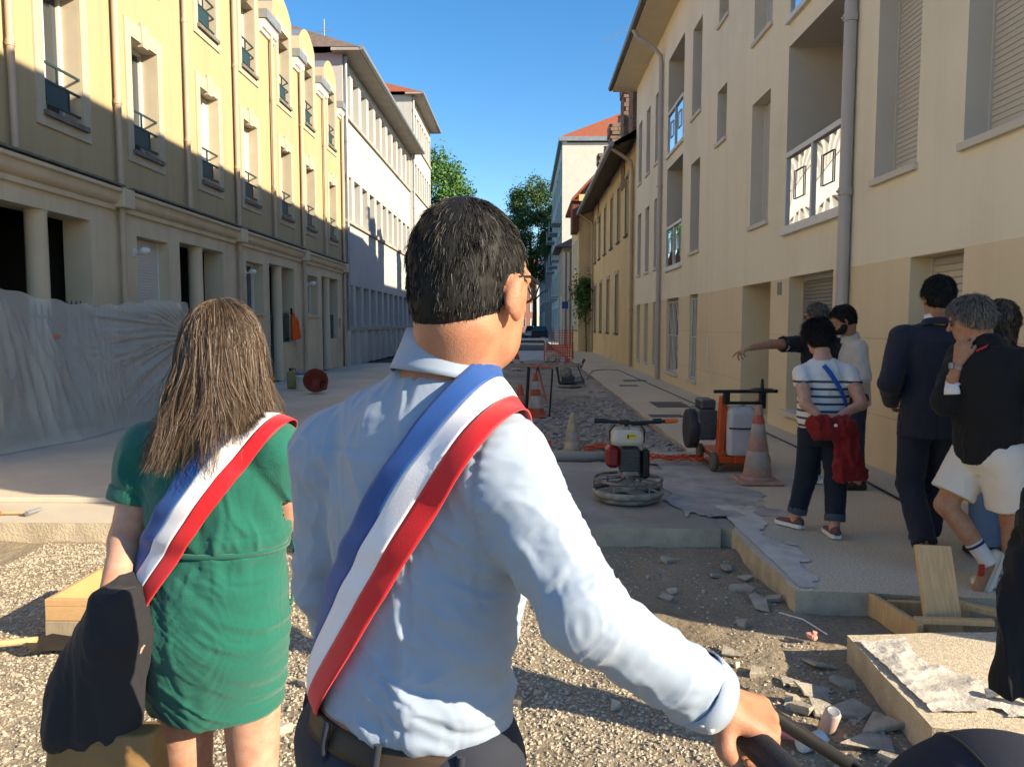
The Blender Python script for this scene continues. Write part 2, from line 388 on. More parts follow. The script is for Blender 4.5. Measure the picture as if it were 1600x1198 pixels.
def downpipe(parent, x, y, z0, z1, r, m, collars=(), top=None):
    mb = MB(); pts = [(x, y, z0), (x, y, z1)]
    if top: pts += top
    mb.tube(pts, r, 12)
    for z in collars: mb.cyl((x, y, z - 0.04), (x, y, z + 0.04), r * 1.18, n=12); mb.box((x - 0.01 - r*1.3, y - 0.012, z - 0.012), (x + r*1.3, y + 0.012, z + 0.012))
    return mb.build('downpipe', m, parent)

# ---------------------------------------------------------------- A: yellow terrace, left
XL = -6.5; A0 = 2.09; PER = 5.07
A_end = 12.3 + 3 * PER + 0.03
A = empty('terraced_house', (XL, 15, 0)); tag(A, 'long yellow rendered terrace with arched wall dormers and tan downpipes on the left', 'building')
orgA = (XL, A0, 0); udA = (0, 1, 0); ndA = (1, 0, 0); LA = A_end - A0
units = [12.3 + PER * k for k in (-2, -1, 0, 1, 2)]      # start of each house
ops = []; wins = []; porches = []; gwins = []; dorm = []
for ui, s in enumerate(units):
    for off in (1.0, 3.75):
        c = s + off - 0.0 + (0.05 if off < 2 else 0.0)
        u0 = c - 0.45 - A0; u1 = c + 0.45 - A0
        ops.append((u0, u1, 4.38, 6.22, 0.33)); wins.append((u0, u1, 4.38, 6.22, 1))
        ops.append((u0, u1, 7.43, 9.0, 0.33)); dorm.append((u0, u1, c)); 
    u0 = s + 0.6 - A0; u1 = s + 1.75 - A0
    ops.append((u0, u1, 1.78, 2.98, 0.32)); gwins.append((u0, u1))
    u0 = s + 2.2 - A0; u1 = s + 4.3 - A0
    ops.append((u0, u1, 0.0, 3.05, 0.42)); porches.append((u0, u1))
mb = MB(); facade(mb, orgA, udA, ndA, LA, 0, 9.0, ops, 0, 1, 3.45, 2)
# closing walls behind and at the ends
mb.box((XL - 9, A0, -0.3), (XL - 3.3, A_end, 8.9), 2); mb.box((XL - 3.35, A0, 3.3), (XL - 0.36, A_end, 4.2), 2); mb.box((XL - 3.4, A0, -0.3), (XL - 0.05, A0 + 0.02, 8.95), 2); mb.box((XL - 3.4, A_end - 0.02, -0.3), (XL - 0.002, A_end, 8.95), 2)
# dormer fronts: wall strips with a segmental arch, side cheeks
for (u0, u1, c) in dorm:
    a, b = u0 - 0.36, u1 + 0.36; O = Vector(orgA)
    def P(u, z, d=0.0): return O + Vector((-d, u, z))
    N_ = 12; arch = [(a + (b - a) * i / N_, 9.78 + 0.42 * math.sin(PI * i / N_) ** 0.8) for i in range(N_ + 1)]
    zt = 9.28
    mb.quad(P(a, 9.0), P(u0, 9.0), P(u0, zt), P(a, zt), 0); mb.quad(P(u1, 9.0), P(b, 9.0), P(b, zt), P(u1, zt), 0)
    for i in range(N_):
        mb.quad(P(arch[i][0], zt), P(arch[i+1][0], zt), P(*arch[i+1]), P(*arch[i]), 0)
        mb.quad(P(*arch[i]), P(*arch[i+1]), P(*arch[i+1], 1.6), P(*arch[i], 1.6), 3)
    for e in (a, b): mb.quad(P(e, 8.9), P(e, 9.78), P(e, 9.78, 1.6), P(e, 8.9, 1.6), 2)
    mb.quad(P(u0, 9.0), P(u0, zt), P(u0, zt, .33), P(u0, 9.0, .33), 1); mb.quad(P(u1, zt), P(u1, 9.0), P(u1, 9.0, .33), P(u1, zt, .33), 1); mb.quad(P(u0, zt), P(u1, zt), P(u1, zt, .33), P(u0, zt, .33), 1)
mb.build('wall', [M_yel, M_surr, M_yel_low, M_zinc], A)
for i, (u0, u1, z0, z1, fl) in enumerate(wins):
    fr = window(A, orgA, udA, ndA, u0, u1, z0, z1, 0.30, 'curtain', shut={5: None, 4: None}.get(i, 4.9 if i in (5, 6, 4) else None) if i not in (5, 6) else z0, pitch=0.05)
def surround(u0, u1, z0, z1, key=True):
    mb = MB(); t = 0.19; d0, d1 = -0.028, 0.05; e = 0.003
    fbox(mb, orgA, udA, ndA, u0 - t, u0 - e, z0 - 0.2, z1 + 0.26, d0, d1); fbox(mb, orgA, udA, ndA, u1 + e, u1 + t, z0 - 0.2, z1 + 0.26, d0, d1)
    fbox(mb, orgA, udA, ndA, u0 - e, u1 + e, z1 + e, z1 + 0.26, d0, d1); fbox(mb, orgA, udA, ndA, u0 - e, u1 + e, z0 - 0.2, z0 - 0.068, d0, d1)
    s_ = mb.build('window_surround', M_surr, A)
    if key:
        um = (u0 + u1) / 2; mb = MB(); O = Vector(orgA)
        vs = []
        for d in (0.045, -0.05):
            for (u, z) in ((um - 0.09, z1 - 0.05), (um + 0.09, z1 - 0.05), (um + 0.14, z1 + 0.33), (um - 0.14, z1 + 0.33)): vs.append(O + Vector((-d, u, z)))
        mb.add(vs, ((0,1,2,3),(4,7,6,5),(0,4,5,1),(1,5,6,2),(2,6,7,3),(3,7,4,0))); mb.build('keystone', M_surr, s_)
    mb = MB(); fbox(mb, orgA, udA, ndA, u0 - 0.06, u1 + 0.06, z0 - 0.065, z0 + 0.006, -0.085, 0.25); mb.build('sill', M_sillc, s_)
    # little iron guard: three rails, posts and a panel
    r = MB()
    for z in (0.12, 0.42, 0.66): fbox(r, orgA, udA, ndA, u0 + 0.002, u1 - 0.002, z0 + z, z0 + z + 0.03, 0.01, 0.04)
    um = u0 + 0.36
    for u in (um - 0.26, um + 0.26): fbox(r, orgA, udA, ndA, u - 0.014, u + 0.014, z0 + 0.15, z0 + 0.42, 0.012, 0.038)
    fbox(r, orgA, udA, ndA, um - 0.014, um + 0.014, z0 + 0.45, z0 + 0.66, 0.012, 0.038)
    g = r.build('window_guard', M_greeni, s_)
    r = MB(); fbox(r, orgA, udA, ndA, um - 0.24, um + 0.24, z0 + 0.155, z0 + 0.415, 0.02, 0.03); r.build('guard_panel', M_greeni, s_)
for (u0, u1, z0, z1, fl) in wins: surround(u0, u1, z0, z1)
for (u0, u1, c) in dorm:
    window(A, orgA, udA, ndA, u0, u1, 7.43, 9.28, 0.30, 'curtain'); surround(u0, u1, 7.43, 9.28, False)
for i, (u0, u1) in enumerate(gwins):
    window(A, orgA, udA, ndA, u0, u1, 1.78, 2.98, 0.29, 'curtain', sill=M_yel_low, shut=1.80 if i in (2,) else None, pitch=0.05, split=False)
    lamp = MB(); y = A0 + u0 - 0.12
    lamp.box((XL + 0.002, y - 0.05, 2.62), (XL + 0.03, y + 0.05, 2.76)); lamp.tube([(XL + 0.03, y, 2.69), (XL + 0.12, y, 2.70)], 0.018, 8); lamp.sphere((XL + 0.19, y, 2.72), 0.085, 10, sc=(1.1, 0.9, 0.75))
    lamp.build('wall_lamp', M_white, A)
for i, (u0, u1) in enumerate(porches):
    y0, y1 = A0 + u0, A0 + u1; ym = (y0 + y1) / 2
    mb = MB(); mb.lathe([(0.17, 0.0), (0.17, 0.10), (0.145, 0.13), (0.14, 3.0), (0.16, 3.049)], (XL - 0.16, ym, 0), 24); mb.build('column', M_yel_low, A)
    mb = MB(); xa, xb, ya, yb, zb_ = XL - 0.425, XL - 3.0, y0 - 0.35, y1 + 0.35, 3.25        # recessed porch open to the street, its deep shade painted as colour
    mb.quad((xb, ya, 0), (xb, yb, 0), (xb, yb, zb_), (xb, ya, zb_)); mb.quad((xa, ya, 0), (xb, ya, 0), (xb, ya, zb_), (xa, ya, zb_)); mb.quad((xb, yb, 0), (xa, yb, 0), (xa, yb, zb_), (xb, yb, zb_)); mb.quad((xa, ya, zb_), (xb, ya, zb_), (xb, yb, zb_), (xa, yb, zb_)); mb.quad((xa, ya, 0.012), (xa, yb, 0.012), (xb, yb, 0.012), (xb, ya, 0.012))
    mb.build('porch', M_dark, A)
    if i >= 2:
        mb = MB(); mb.box((XL - 0.28, ym + 0.16, 0.0), (XL - 0.06, y1 - 0.001, 1.02)); mb.build('porch_parapet', M_yel_low, A)
    g = MB()                                               # iron gate and bars
    for k in range(9):
        y = y0 + 0.06 + k * (ym - y0 - 0.25) / 8; g.cyl((XL - 0.22, y, 0.1), (XL - 0.22, y, 1.78), 0.011, n=6); g.cyl((XL - 0.22, y, 1.78), (XL - 0.22, y, 1.86), 0.018, 0.002, n=6)
    for z in (0.15, 0.95, 1.05, 1.7): g.box((XL - 0.235, y0 + 0.03, z), (XL - 0.205, ym - 0.16, z + 0.035))
    g.build('iron_gate', M_iron, A)
    g = MB()
    for k in range(8):
        y = ym + 0.2 + k * (y1 - ym - 0.25) / 7; g.cyl((XL - 0.17, y, 0.9), (XL - 0.17, y, 1.78), 0.011, n=6); g.cyl((XL - 0.17, y, 1.78), (XL - 0.17, y, 1.86), 0.018, 0.002, n=6)
    for z in (1.08, 1.7): g.box((XL - 0.185, ym + 0.15, z), (XL - 0.155, y1 - 0.02, z + 0.035))
    g.build('iron_railing', M_iron, A)
    if i >= 2:
        m_ = MB(); m_.bbox((XL + 0.002, y1 + 0.10, 1.38), (XL + 0.035, y1 + 0.26, 1.72), 0.008); m_.build('letter_box', M_zinc, A)
        m_ = MB(); m_.bbox((XL + 0.002, y1 + 0.02, 0.5), (XL + 0.02, y1 + 0.36, 1.08), 0.004); m_.build('meter_cover', M_surr, A)
def molding(mb, y0, y1, prof, x=XL):
    n = len(prof); vs = [(x + d, y0, z) for d, z in prof] + [(x + d, y1, z) for d, z in prof]
    mb.add(vs, [(i, i + 1, n + i + 1, n + i) for i in range(n - 1)] + [tuple(range(n)), tuple(range(2*n - 1, n - 1, -1))], 0)
def arc(cx_, cz, r, a0, a1, n=6): return [(cx_ + r * math.cos(math.radians(a0 + (a1 - a0) * k / n)), cz + r * math.sin(math.radians(a0 + (a1 - a0) * k / n))) for k in range(n + 1)]
CORN = [(0.0, 3.66), (0.20, 3.62), (0.20, 3.57), (0.15, 3.55), (0.14, 3.50)] + arc(0.02, 3.50, 0.12, 0, -80, 5) + [(0.05, 3.36), (0.05, 3.30), (0.0, 3.29)]
for s in units:
    mb = MB(); molding(mb, s + 0.17, s + PER - 0.13, CORN); mb.build('cornice', M_yel_low, A)
    mb = MB(); mb.box((XL - 0.01, s + 0.15, 3.655), (XL + 0.215, s + PER - 0.11, 3.685)); mb.build('cornice_flashing', M_sillc, A)
ds = sorted(c for _, _, c in dorm)
gaps = [(A0 + 0.05, ds[0] - 0.83)] + [(ds[i] + 0.83, ds[i+1] - 0.83) for i in range(len(ds) - 1)] + [(ds[-1] + 0.83, A_end - 0.02)]
for (g0, g1) in gaps:
    if g1 - g0 < 0.1: continue
    mb = MB(); molding(mb, g0, g1, [(0.0, 8.95), (0.17, 8.93)] + arc(0.03, 8.84, 0.12, 30, -70, 5) + [(0.05, 8.66), (0.0, 8.64)]); mb.build('eave_moulding', M_white, A)
    mb = MB(); mb.box((XL - 0.05, g0 - 0.02, 8.955), (XL + 0.22, g1 + 0.02, 9.17)); mb.build('gutter', M_zinc, A)
    mb = MB(); mb.add([(XL - 0.06, g0, 9.1), (XL - 0.06, g1, 9.1), (XL - 4.5, g1, 11.6), (XL - 4.5, g0, 11.6)], ((0, 1, 2, 3),)); mb.build('roof_tiles', M_tile, A)
mb = MB(); mb.add([(XL - 1.2, A0, 9.72), (XL - 1.2, A_end, 9.72), (XL - 4.5, A_end, 11.62), (XL - 4.5, A0, 11.62), (XL - 9, A_end, 9.0), (XL - 9, A0, 9.0)], ((0, 1, 2, 3), (3, 2, 4, 5))); mb.build('roof', M_tile, A)
for k, s in enumerate(units[1:] + [A_end - 0.1]):
    y = s; downpipe(A, XL + 0.085, y, 0.02, 8.95, 0.05, M_pipeA, (1.5, 3.2, 5.0, 7.2))
    mb = MB(); mb.bbox((XL + 0.003, y - 0.17, 3.34), (XL + 0.22, y + 0.17, 3.64), 0.012); mb.build('rain_hopper', M_yel_low, A)
    mb = MB(); mb.box((XL + 0.002, y + 0.07, 3.7), (XL + 0.012, y + 0.09, 8.6)); mb.build('expansion_joint', M_sillc, A)
for s in units:
    downpipe(A, XL + 0.085, s + 2.53, 3.69, 8.95, 0.045, M_pipeA, (5.0, 7.2))

# ---------------------------------------------------------------- B: long white office block, C: its taller end
M_wht = mat('white_render', (0.50, 0.485, 0.46), 0.9, var=0.10, vscale=0.5, streak=0.22, bump=0.06, bscale=60, stain=0.15, stscale=0.4)
M_soff = mat('painted_soffit', (0.40, 0.37, 0.32), 0.85, var=0.2, vscale=2, streak=0.1)
M_beige_wall = mat('pale_grey_wall', (0.52, 0.50, 0.46), 0.9, var=0.12, vscale=1)
def strip_building(name, label, X, Y0, Y1, rows, ztop, n, ov, zsoff, roofm, ridge, wdp, plinth=None, depth=11.):
    E = empty(name, (X, (Y0 + Y1) / 2, 0)); tag(E, label, 'building')
    org = (X, Y0, 0); pit = (Y1 - Y0) / n; ops = []
    for (za, zb) in rows:
        for k in range(n): ops.append((k * pit + pit * 0.14, k * pit + pit * 0.84, za, zb, wdp))
    mb = MB(); facade(mb, org, (0, 1, 0), (1, 0, 0), Y1 - Y0, 0, ztop, ops, 0)
    mb.box((X - depth, Y0 + 0.003, -0.3), (X - wdp - 0.12, Y1 - 0.003, ztop - 0.02), 0)
    mb.quad((X - wdp - 0.12, Y0, 0), (X, Y0, 0), (X, Y0, ztop), (X - wdp - 0.12, Y0, ztop), 0); mb.quad((X, Y1, 0), (X - wdp - 0.12, Y1, 0), (X - wdp - 0.12, Y1, ztop), (X, Y1, ztop), 0)
    mb.build('wall', M_wht, E)
    for (a, b, za, zb, d) in ops:
        f = MB()
        for q in ((a, a + 0.05, za, zb), (b - 0.05, b, za, zb), (a + .05, b - .05, za, za + 0.05), (a + .05, b - .05, zb - 0.05, zb), ((a+b)/2 - 0.02, (a+b)/2 + 0.02, za + .05, zb - .05)): fbox(f, org, (0, 1, 0), (1, 0, 0), *q, d - 0.04, d + 0.05)
        fr = f.build('window', M_frame, E)
        f = MB(); fbox(f, org, (0, 1, 0), (1, 0, 0), a + 0.01, b - 0.01, za + 0.01, zb - 0.01, d, d + 0.01); f.build('pane', M_glass, fr)
    for (za, zb) in rows:
        f = MB(); f.box((X - 0.05, Y0 + 0.05, za - 0.14), (X + 0.09, Y1 - 0.05, za - 0.02)); f.build('sill_band', M_soff, E)
    # flat soffit, fascia, gutter and pitched roof
    f = MB(); f.box((X - 0.3, Y0 - ov * 0.55, zsoff), (X + ov, Y1 + ov * 0.3, zsoff + 0.10)); f.build('soffit', M_soff, E)
    f = MB(); f.tube([(X + ov + 0.05, Y0 - ov * 0.55, zsoff + 0.1), (X + ov + 0.05, Y1 + ov * 0.3, zsoff + 0.1)], 0.09, 10); f.build('gutter', M_zinc, E)
    y0, y1 = Y0 - ov * 0.55, Y1 + ov * 0.3; xr = X - depth / 2
    f = MB(); f.add([(X + ov, y0, zsoff + 0.12), (X + ov, y1, zsoff + 0.12), (xr, y1 - ridge[1], zsoff + ridge[0]), (xr, y0 + ridge[1], zsoff + ridge[0]), (X - depth, y0, zsoff + 0.12), (X - depth, y1, zsoff + 0.12)],
        ((0, 1, 2, 3), (3, 2, 5, 4), (0, 3, 4), (1, 5, 2)), 0); f.build('roof', roofm, E)
    downpipe(E, X + 0.09, Y0 + 0.12, 0.05, zsoff - 0.05, 0.06, M_zinc, (2, 5, 8))
    if plinth:
        for k in range(n + 1):
            y = Y0 + k * pit - pit * 0.02
            if y < Y1 - 0.3: f = MB(); f.box((X - 0.02, y - 0.13, 0.0), (X + 0.14, y + 0.13, rows[0][0] - 0.15)); f.build('plinth_pier', M_beige_wall, E)
    return E
B = strip_building('office_block', 'long white office block with rows of narrow deep windows beyond the yellow terrace', -6.42, 27.62, 43.5, [(1.42, 2.95), (5.3, 6.88), (9.0, 10.6)], 11.0, 11, 0.70, 10.95, M_slate, (2.6, 2.0), 0.42, True)
Cb = strip_building('corner_block', 'taller white block with red hipped roof at the end of the left row', -6.30, 43.55, 52.0, [(1.5, 3.0), (5.3, 6.9), (9.1, 10.7), (11.9, 13.5)], 14.2, 8, 0.6, 14.15, M_tile, (2.7, 4.3), 0.35, False)
mb = MB(); mb.box((-11.5, 29.5, 12.2), (-10.7, 30.4, 14.6)); mb.box((-11.6, 29.4, 14.6), (-10.6, 30.5, 14.75)); mb.build('chimney', M_white, B)
mb = MB(); mb.cyl((-8.4, 33, 12), (-8.4, 33, 14.2), 0.02, n=6); mb.tube([(-8.4, 32.6, 13.9), (-8.4, 33.5, 13.9)], 0.012, 6); mb.tube([(-8.7, 33, 13.7), (-8.1, 33, 13.7)], 0.012, 6); mb.tube([(-8.6, 33.3, 13.9), (-8.2, 33.3, 13.9)], 0.01, 6); mb.build('aerial', M_zinc, B)

# ---------------------------------------------------------------- D: beige residential block, right
XR = 3.7; D0 = 2.9; D1 = 26.1
M_up = mat('grey_beige_render', (0.88, 0.79, 0.60), 0.92, var=0.06, vscale=0.5, bump=0.07, bscale=110, stain=0.20, stscale=0.5, streak=0.16)
M_low = mat('sand_render', (0.78, 0.64, 0.42), 0.92, var=0.06, vscale=0.6, bump=0.07, bscale=110, stain=0.22, stscale=0.7, streak=0.14)
M_dpipe = mat('grey_downpipe', (0.46, 0.42, 0.40), 0.4, spec=0.5, var=0.05)
M_reveal = mat('reveal_paint', (0.66, 0.59, 0.49), 0.9, var=0.05)
M_mirror = mat('balcony_glass', (0.92, 0.92, 0.92), 0.025, metal=1.0)
M_greysh = mat('dark_grey_shutter', (0.22, 0.21, 0.19), 0.5, var=0.1, vscale=3)
M_doorD = mat('grey_door', (0.30, 0.27, 0.22), 0.5, var=0.06)
D = empty('apartment_building', (XR, 14, 0)); tag(D, 'beige and sand apartment building with recessed balconies and round downpipes on the right', 'building')
orgD = (XR, D0, 0); udD = (0, 1, 0); ndD = (-1, 0, 0); LD = D1 - D0
W = []      # (y0,y1,z0,z1,depth,kind)
def Wd(y0, y1, z0, z1, d, kind): W.append((y0 - D0, y1 - D0, z0, z1, d, kind))
for (z0, z1) in ((3.02, 5.1), (5.95, 8.0)):
    Wd(5.70, 6.68, z0, z1, 0.30, 'shut'); Wd(7.46, 8.35, z0, z1, 0.30, 'shut'); Wd(3.9, 4.8, z0, z1, 0.3, 'shut')
    Wd(11.93, 12.87, z0 + 0.07, z1 - 0.05, 0.30, 'half'); Wd(16.6, 17.5, z0 + 0.07, z1 - 0.06, 0.30, 'plain')
    for c in (22.0, 23.6, 25.2): Wd(c - 0.36, c + 0.36, z0 + 0.07, z1 - 0.06, 0.28, 'plain')
Wd(9.14, 11.15, 2.78, 5.37, 1.5, 'balc'); Wd(9.14, 11.15, 5.70, 8.3, 1.5, 'balc')
Wd(18.4, 20.4, 2.88, 5.5, 1.4, 'balc'); Wd(18.4, 20.4, 5.78, 8.25, 1.4, 'balc')
Wd(14.5, 15.2, 4.95, 5.93, 0.26, 'plain'); Wd(14.5, 15.2, 7.16, 8.1, 0.26, 'plain')
Wd(11.7, 13.2, 0.0, 2.15, 0.75, 'door'); Wd(9.35, 10.9, 0.30, 2.16, 0.26, 'grey'); Wd(6.6, 7.5, 0.35, 2.14, 0.30, 'gshut'); Wd(4.75, 5.72, 1.28, 2.14, 0.26, 'plain')
Wd(18.65, 20.2, 0.30, 2.16, 0.24, 'grille'); Wd(16.6, 17.4, 0.30, 2.16, 0.24, 'grille')
for c in (22.0, 23.6, 25.2): Wd(c - 0.36, c + 0.36, 0.35, 2.14, 0.24, 'plain')
mb = MB(); facade(mb, orgD, udD, ndD, LD, -0.3, 9.25, W, 0, 2, 2.15, 1)
mb.box((XR + 1.75, D0 + 0.003, -0.3), (XR + 11, D1 - 0.003, 9.2), 0)
for y in (D0, D1):
    for z0, z1, m_ in ((-0.3, 2.15, 1), (2.15, 9.25, 0)):
        a, b = ((XR, y, z0), (XR + 1.8, y, z0)) if y == D0 else ((XR + 1.8, y, z0), (XR, y, z0))
        mb.quad(a, b, (b[0], y, z1), (a[0], y, z1), m_)
for (u0, u1, z0, z1, d, k) in W:
    if k in ('balc', 'door'): mb.quad((XR + d, D0 + u0, z0), (XR + d, D0 + u1, z0), (XR + d, D0 + u1, z1), (XR + d, D0 + u0, z1), 2 if k == 'balc' else 1)
mb.build('wall', [M_up, M_low, M_reveal], D)
def bal_panel(u0, u1, zb, zt):
    r = MB(); um = (u0 + u1) / 2
    fbox(r, orgD, udD, ndD, u0 + 0.002, u1 - 0.002, zt - 0.07, zt, -0.02, 0.05); fbox(r, orgD, udD, ndD, u0 + 0.002, u1 - 0.002, zb + 0.05, zb + 0.11, -0.01, 0.04)
    for u in (u0 + 0.002, um - 0.025, u1 - 0.052): fbox(r, orgD, udD, ndD, u, u + 0.05, zb + 0.11, zt - 0.07, -0.012, 0.042)
    fbox(r, orgD, udD, ndD, u0 - 0.04, u1 + 0.04, zb - 0.02, zb + 0.04, -0.06, 0.03)
    g = r.build('balcony_railing', M_white, D)
    for (a, b) in ((u0 + 0.052, um - 0.025), (um + 0.025, u1 - 0.052)):
        r = MB(); nseg = 10; O = Vector(orgD); zz0, zz1 = zb + 0.11, zt - 0.07
        vs = []; fs = []
        for j in range(nseg + 1):
            for i in range(nseg + 1):
                s_, t_ = i / nseg, j / nseg; bul = 0.006 * math.sin(PI * s_) * math.sin(PI * t_)
                vs.append((XR + 0.02 - bul, D0 + a + (b - a) * s_, zz0 + (zz1 - zz0) * t_))
        for j in range(nseg):
            for i in range(nseg): q = j * (nseg + 1) + i; fs.append((q, q + nseg + 1, q + nseg + 2, q + 1))
        r.add(vs, fs, 0, True); r.build('balcony_panel', M_mirror, g)
        c = (a + b) / 2; h = 0.2 * (b - a); zc = (zz0 + zz1) / 2 + 0.05; r = MB(); t = 0.006
        for q in ((c - h, c + h, zc + h, zc + h + t), (c - h, c + h, zc - h - t, zc - h), (c - h, c - h + t, zc - h, zc + h), (c + h - t, c + h, zc - h, zc + h)): fbox(r, orgD, udD, ndD, *q, -0.004, 0.012)
        r.build('square_motif', M_reveal, g)
M_sillw = mat('white_sill', (0.62, 0.57, 0.49), 0.6)
for (u0, u1, z0, z1, d, k) in W:
    if k == 'shut':
        fr = window(D, orgD, udD, ndD, u0, u1, z0, z1, d, 'plain', False, M_sillw, z0, True, 0.052, M_sillw, 0.045)
    elif k == 'half': window(D, orgD, udD, ndD, u0, u1, z0, z1, d, 'plain', True, M_sillw, z0 + 0.02, False, 0.052, M_frame, 0.045)
    elif k == 'plain': window(D, orgD, udD, ndD, u0, u1, z0, z1, d, 'curtain', True, M_sillw, sill_out=0.045)
    elif k == 'gshut': window(D, orgD, udD, ndD, u0, u1, z0, z1, d, 'plain', False, M_sillw, z0, True, 0.062, M_sillw, 0.05)
    elif k == 'grey':
        fr = window(D, orgD, udD, ndD, u0, u1, z0, z1, d, 'plain', False, M_sillw, None, sill_out=0.09)
        slats(fr, 'roller_shutter', orgD, udD, ndD, u0 + 0.06, u1 - 0.06, z0 + 0.06, z1 - 0.06, d - 0.07, 0.05, M_greysh, False)
    elif k == 'grille':
        fr = window(D, orgD, udD, ndD, u0, u1, z0, z1, d, 'curtain', True, M_sillw, sill_out=0.06)
        g = MB(); O = Vector(orgD)
        def gp(u, z): return (XR + 0.05, D0 + u, z)
        for (a, b) in (((u0 + .03, z0 + .03), (u1 - .03, z0 + .03)), ((u1 - .03, z0 + .03), (u1 - .03, z1 - .1)), ((u1 - .03, z1 - .1), (u0 + .03, z1 - .1)), ((u0 + .03, z1 - .1), (u0 + .03, z0 + .03)), ((u0 + .03, (z0+z1)/2), (u1 - .03, (z0+z1)/2))): g.cyl(gp(*a), gp(*b), 0.012, n=6)
        zm = (z0 + z1) / 2; n_ = 3
        for kx in range(n_):
            a = u0 + .03 + (u1 - u0 - .06) * kx / n_; b = u0 + .03 + (u1 - u0 - .06) * (kx + 1) / n_
            for (q0, q1) in ((z0 + .03, zm), (zm, z1 - .1)): g.cyl(gp(a, q0), gp(b, q1), 0.008, n=5); g.cyl(gp(b, q0), gp((a + b) / 2, q1), 0.008, n=5)
        g.build('window_grille', M_white, fr)
    elif k == 'balc':
        bal_panel(u0, u1, z0, z0 + 1.12)
        f = MB()
        for q in ((u0 + .3, u0 + .36, z0 + .02, z0 + 2.1), (u0 + .98, u0 + 1.04, z0 + .02, z0 + 2.1), (u0 + 1.6, u0 + 1.66, z0 + .02, z0 + 2.1), (u0 + .3, u0 + 1.66, z0 + 2.1, z0 + 2.16)): fbox(f, orgD, udD, ndD, *q, d - 0.06, d - 0.002)
        fr = f.build('balcony_door', M_frame, D); f = MB(); fbox(f, orgD, udD, ndD, u0 + .36, u0 + 1.6, z0 + .02, z0 + 2.1, d - 0.03, d - 0.004); f.build('pane', M_glass, fr)
    elif k == 'door':
        f = MB(); fbox(f, orgD, udD, ndD, u0 + 0.02, u0 + 0.74, 0.02, 2.12, d - 0.08, d - 0.02); fr = f.build('door', M_doorD, D)
        f = MB(); fbox(f, orgD, udD, ndD, u0 + 0.755, u1 - 0.02, 0.02, 2.12, d - 0.08, d - 0.02); f.build('door_leaf', M_doorD, fr)
        f = MB(); f.sphere((XR + d - 0.11, D0 + u0 + 0.68, 1.0), 0.03, 8); f.build('door_handle', M_iron, fr)
# house number plate, joint lines, eave, gutter, roof, downpipes
mb = MB(); fbox(mb, orgD, udD, ndD, 11.2 - D0, 11.36 - D0, 1.93, 2.11, -0.012, 0.0); mb.build('number_plate', M_greysh, D)
mb = MB()
for z in (0.55, 1.35):
    last = 0
    for (u0, u1) in sorted((o[0], o[1]) for o in W if o[2] < z < o[3]) + [(LD, LD)]:
        if u0 - last > 0.05: mb = MB(); fbox(mb, orgD, udD, ndD, last + 0.01, u0 - 0.01, z, z + 0.008, -0.003, 0.004); mb.build('render_joint', mat('joint_grey', (0.56, 0.46, 0.30), 0.9), D)
        last = u1
mb = MB(); mb.box((2.93, D0 - 0.3, 9.252), (XR + 1.9, D1 + 0.35, 9.40)); mb.build('soffit', mat('soffit_beige', (0.74, 0.63, 0.44), 0.9, var=0.08, streak=0.1), D)
mb = MB(); mb.tube([(2.86, D0 - 0.3, 9.36), (2.86, D1 + 0.35, 9.36)], 0.085, 12); mb.build('gutter', mat('dark_gutter', (0.10, 0.10, 0.10), 0.4, spec=0.5), D)
mb = MB(); mb.add([(2.9, D0 - .3, 9.43), (2.9, D1 + .35, 9.43), (XR + 5.5, D1 + .35, 12.1), (XR + 5.5, D0 - .3, 12.1), (XR + 11.5, D1 + .35, 9.43), (XR + 11.5, D0 - .3, 9.43)], ((0, 3, 2, 1), (3, 5, 4, 2), (0, 5, 3), (1, 2, 4))); mb.build('roof', M_tile, D)
downpipe(D, XR - 0.075, 8.9, 0.02, 9.25, 0.068, M_dpipe, (3.0, 4.9, 7.2))
downpipe(D, XR - 0.075, 21.1, 0.02, 8.4, 0.06, M_dpipe, (3.0, 5.2), [(XR - 0.09, 21.1, 8.62), (XR - 0.3, 21.1, 8.86), (XR - 0.72, 21.1, 9.1), (2.87, 21.1, 9.32)])
mb = MB(); mb.box((XR - 0.02, 15.55, 0.55), (XR + 0.0, 15.63, 1.25)); mb.build('wall_duct', M_up, D)

# ---------------------------------------------------------------- E: low yellow house, right
M_yelE = mat('ochre_render', (0.80, 0.60, 0.31), 0.92, var=0.15, vscale=0.7, bump=0.1, bscale=50, streak=0.25, stain=0.25, stscale=0.6)
M_brick = mat('chimney_brick', (0.30, 0.19, 0.13), 0.95, var=0.4, vscale=9, c2=(0.22, 0.16, 0.12), bump=0.5, bscale=30)
M_eaveE = mat('dark_timber_eave', (0.11, 0.095, 0.08), 0.8, var=0.3, vscale=3)
Eb = empty('low_house', (3.7, 34, 0)); tag(Eb, 'low ochre house with wide dark eave and brick chimneys beyond the beige building', 'building')
E0, E1 = 26.15, 42.3; orgE = (3.72, E0, 0); ops = []
for c in (28.5, 30.9, 33.4, 36.1, 38.7, 41.0): ops.append((c - .42 - E0, c + .42 - E0, 4.75, 6.85, 0.22))
for c in (31.3, 34.6, 37.9, 40.8): ops.append((c - .5 - E0, c + .5 - E0, 1.15, 3.5, 0.25))
mb = MB(); facade(mb, orgE, (0, 1, 0), (-1, 0, 0), E1 - E0, -0.3, 7.7, ops, 0); mb.box((4.05, E0, -0.3), (12, E1, 7.6)); mb.build('wall', M_yelE, Eb)
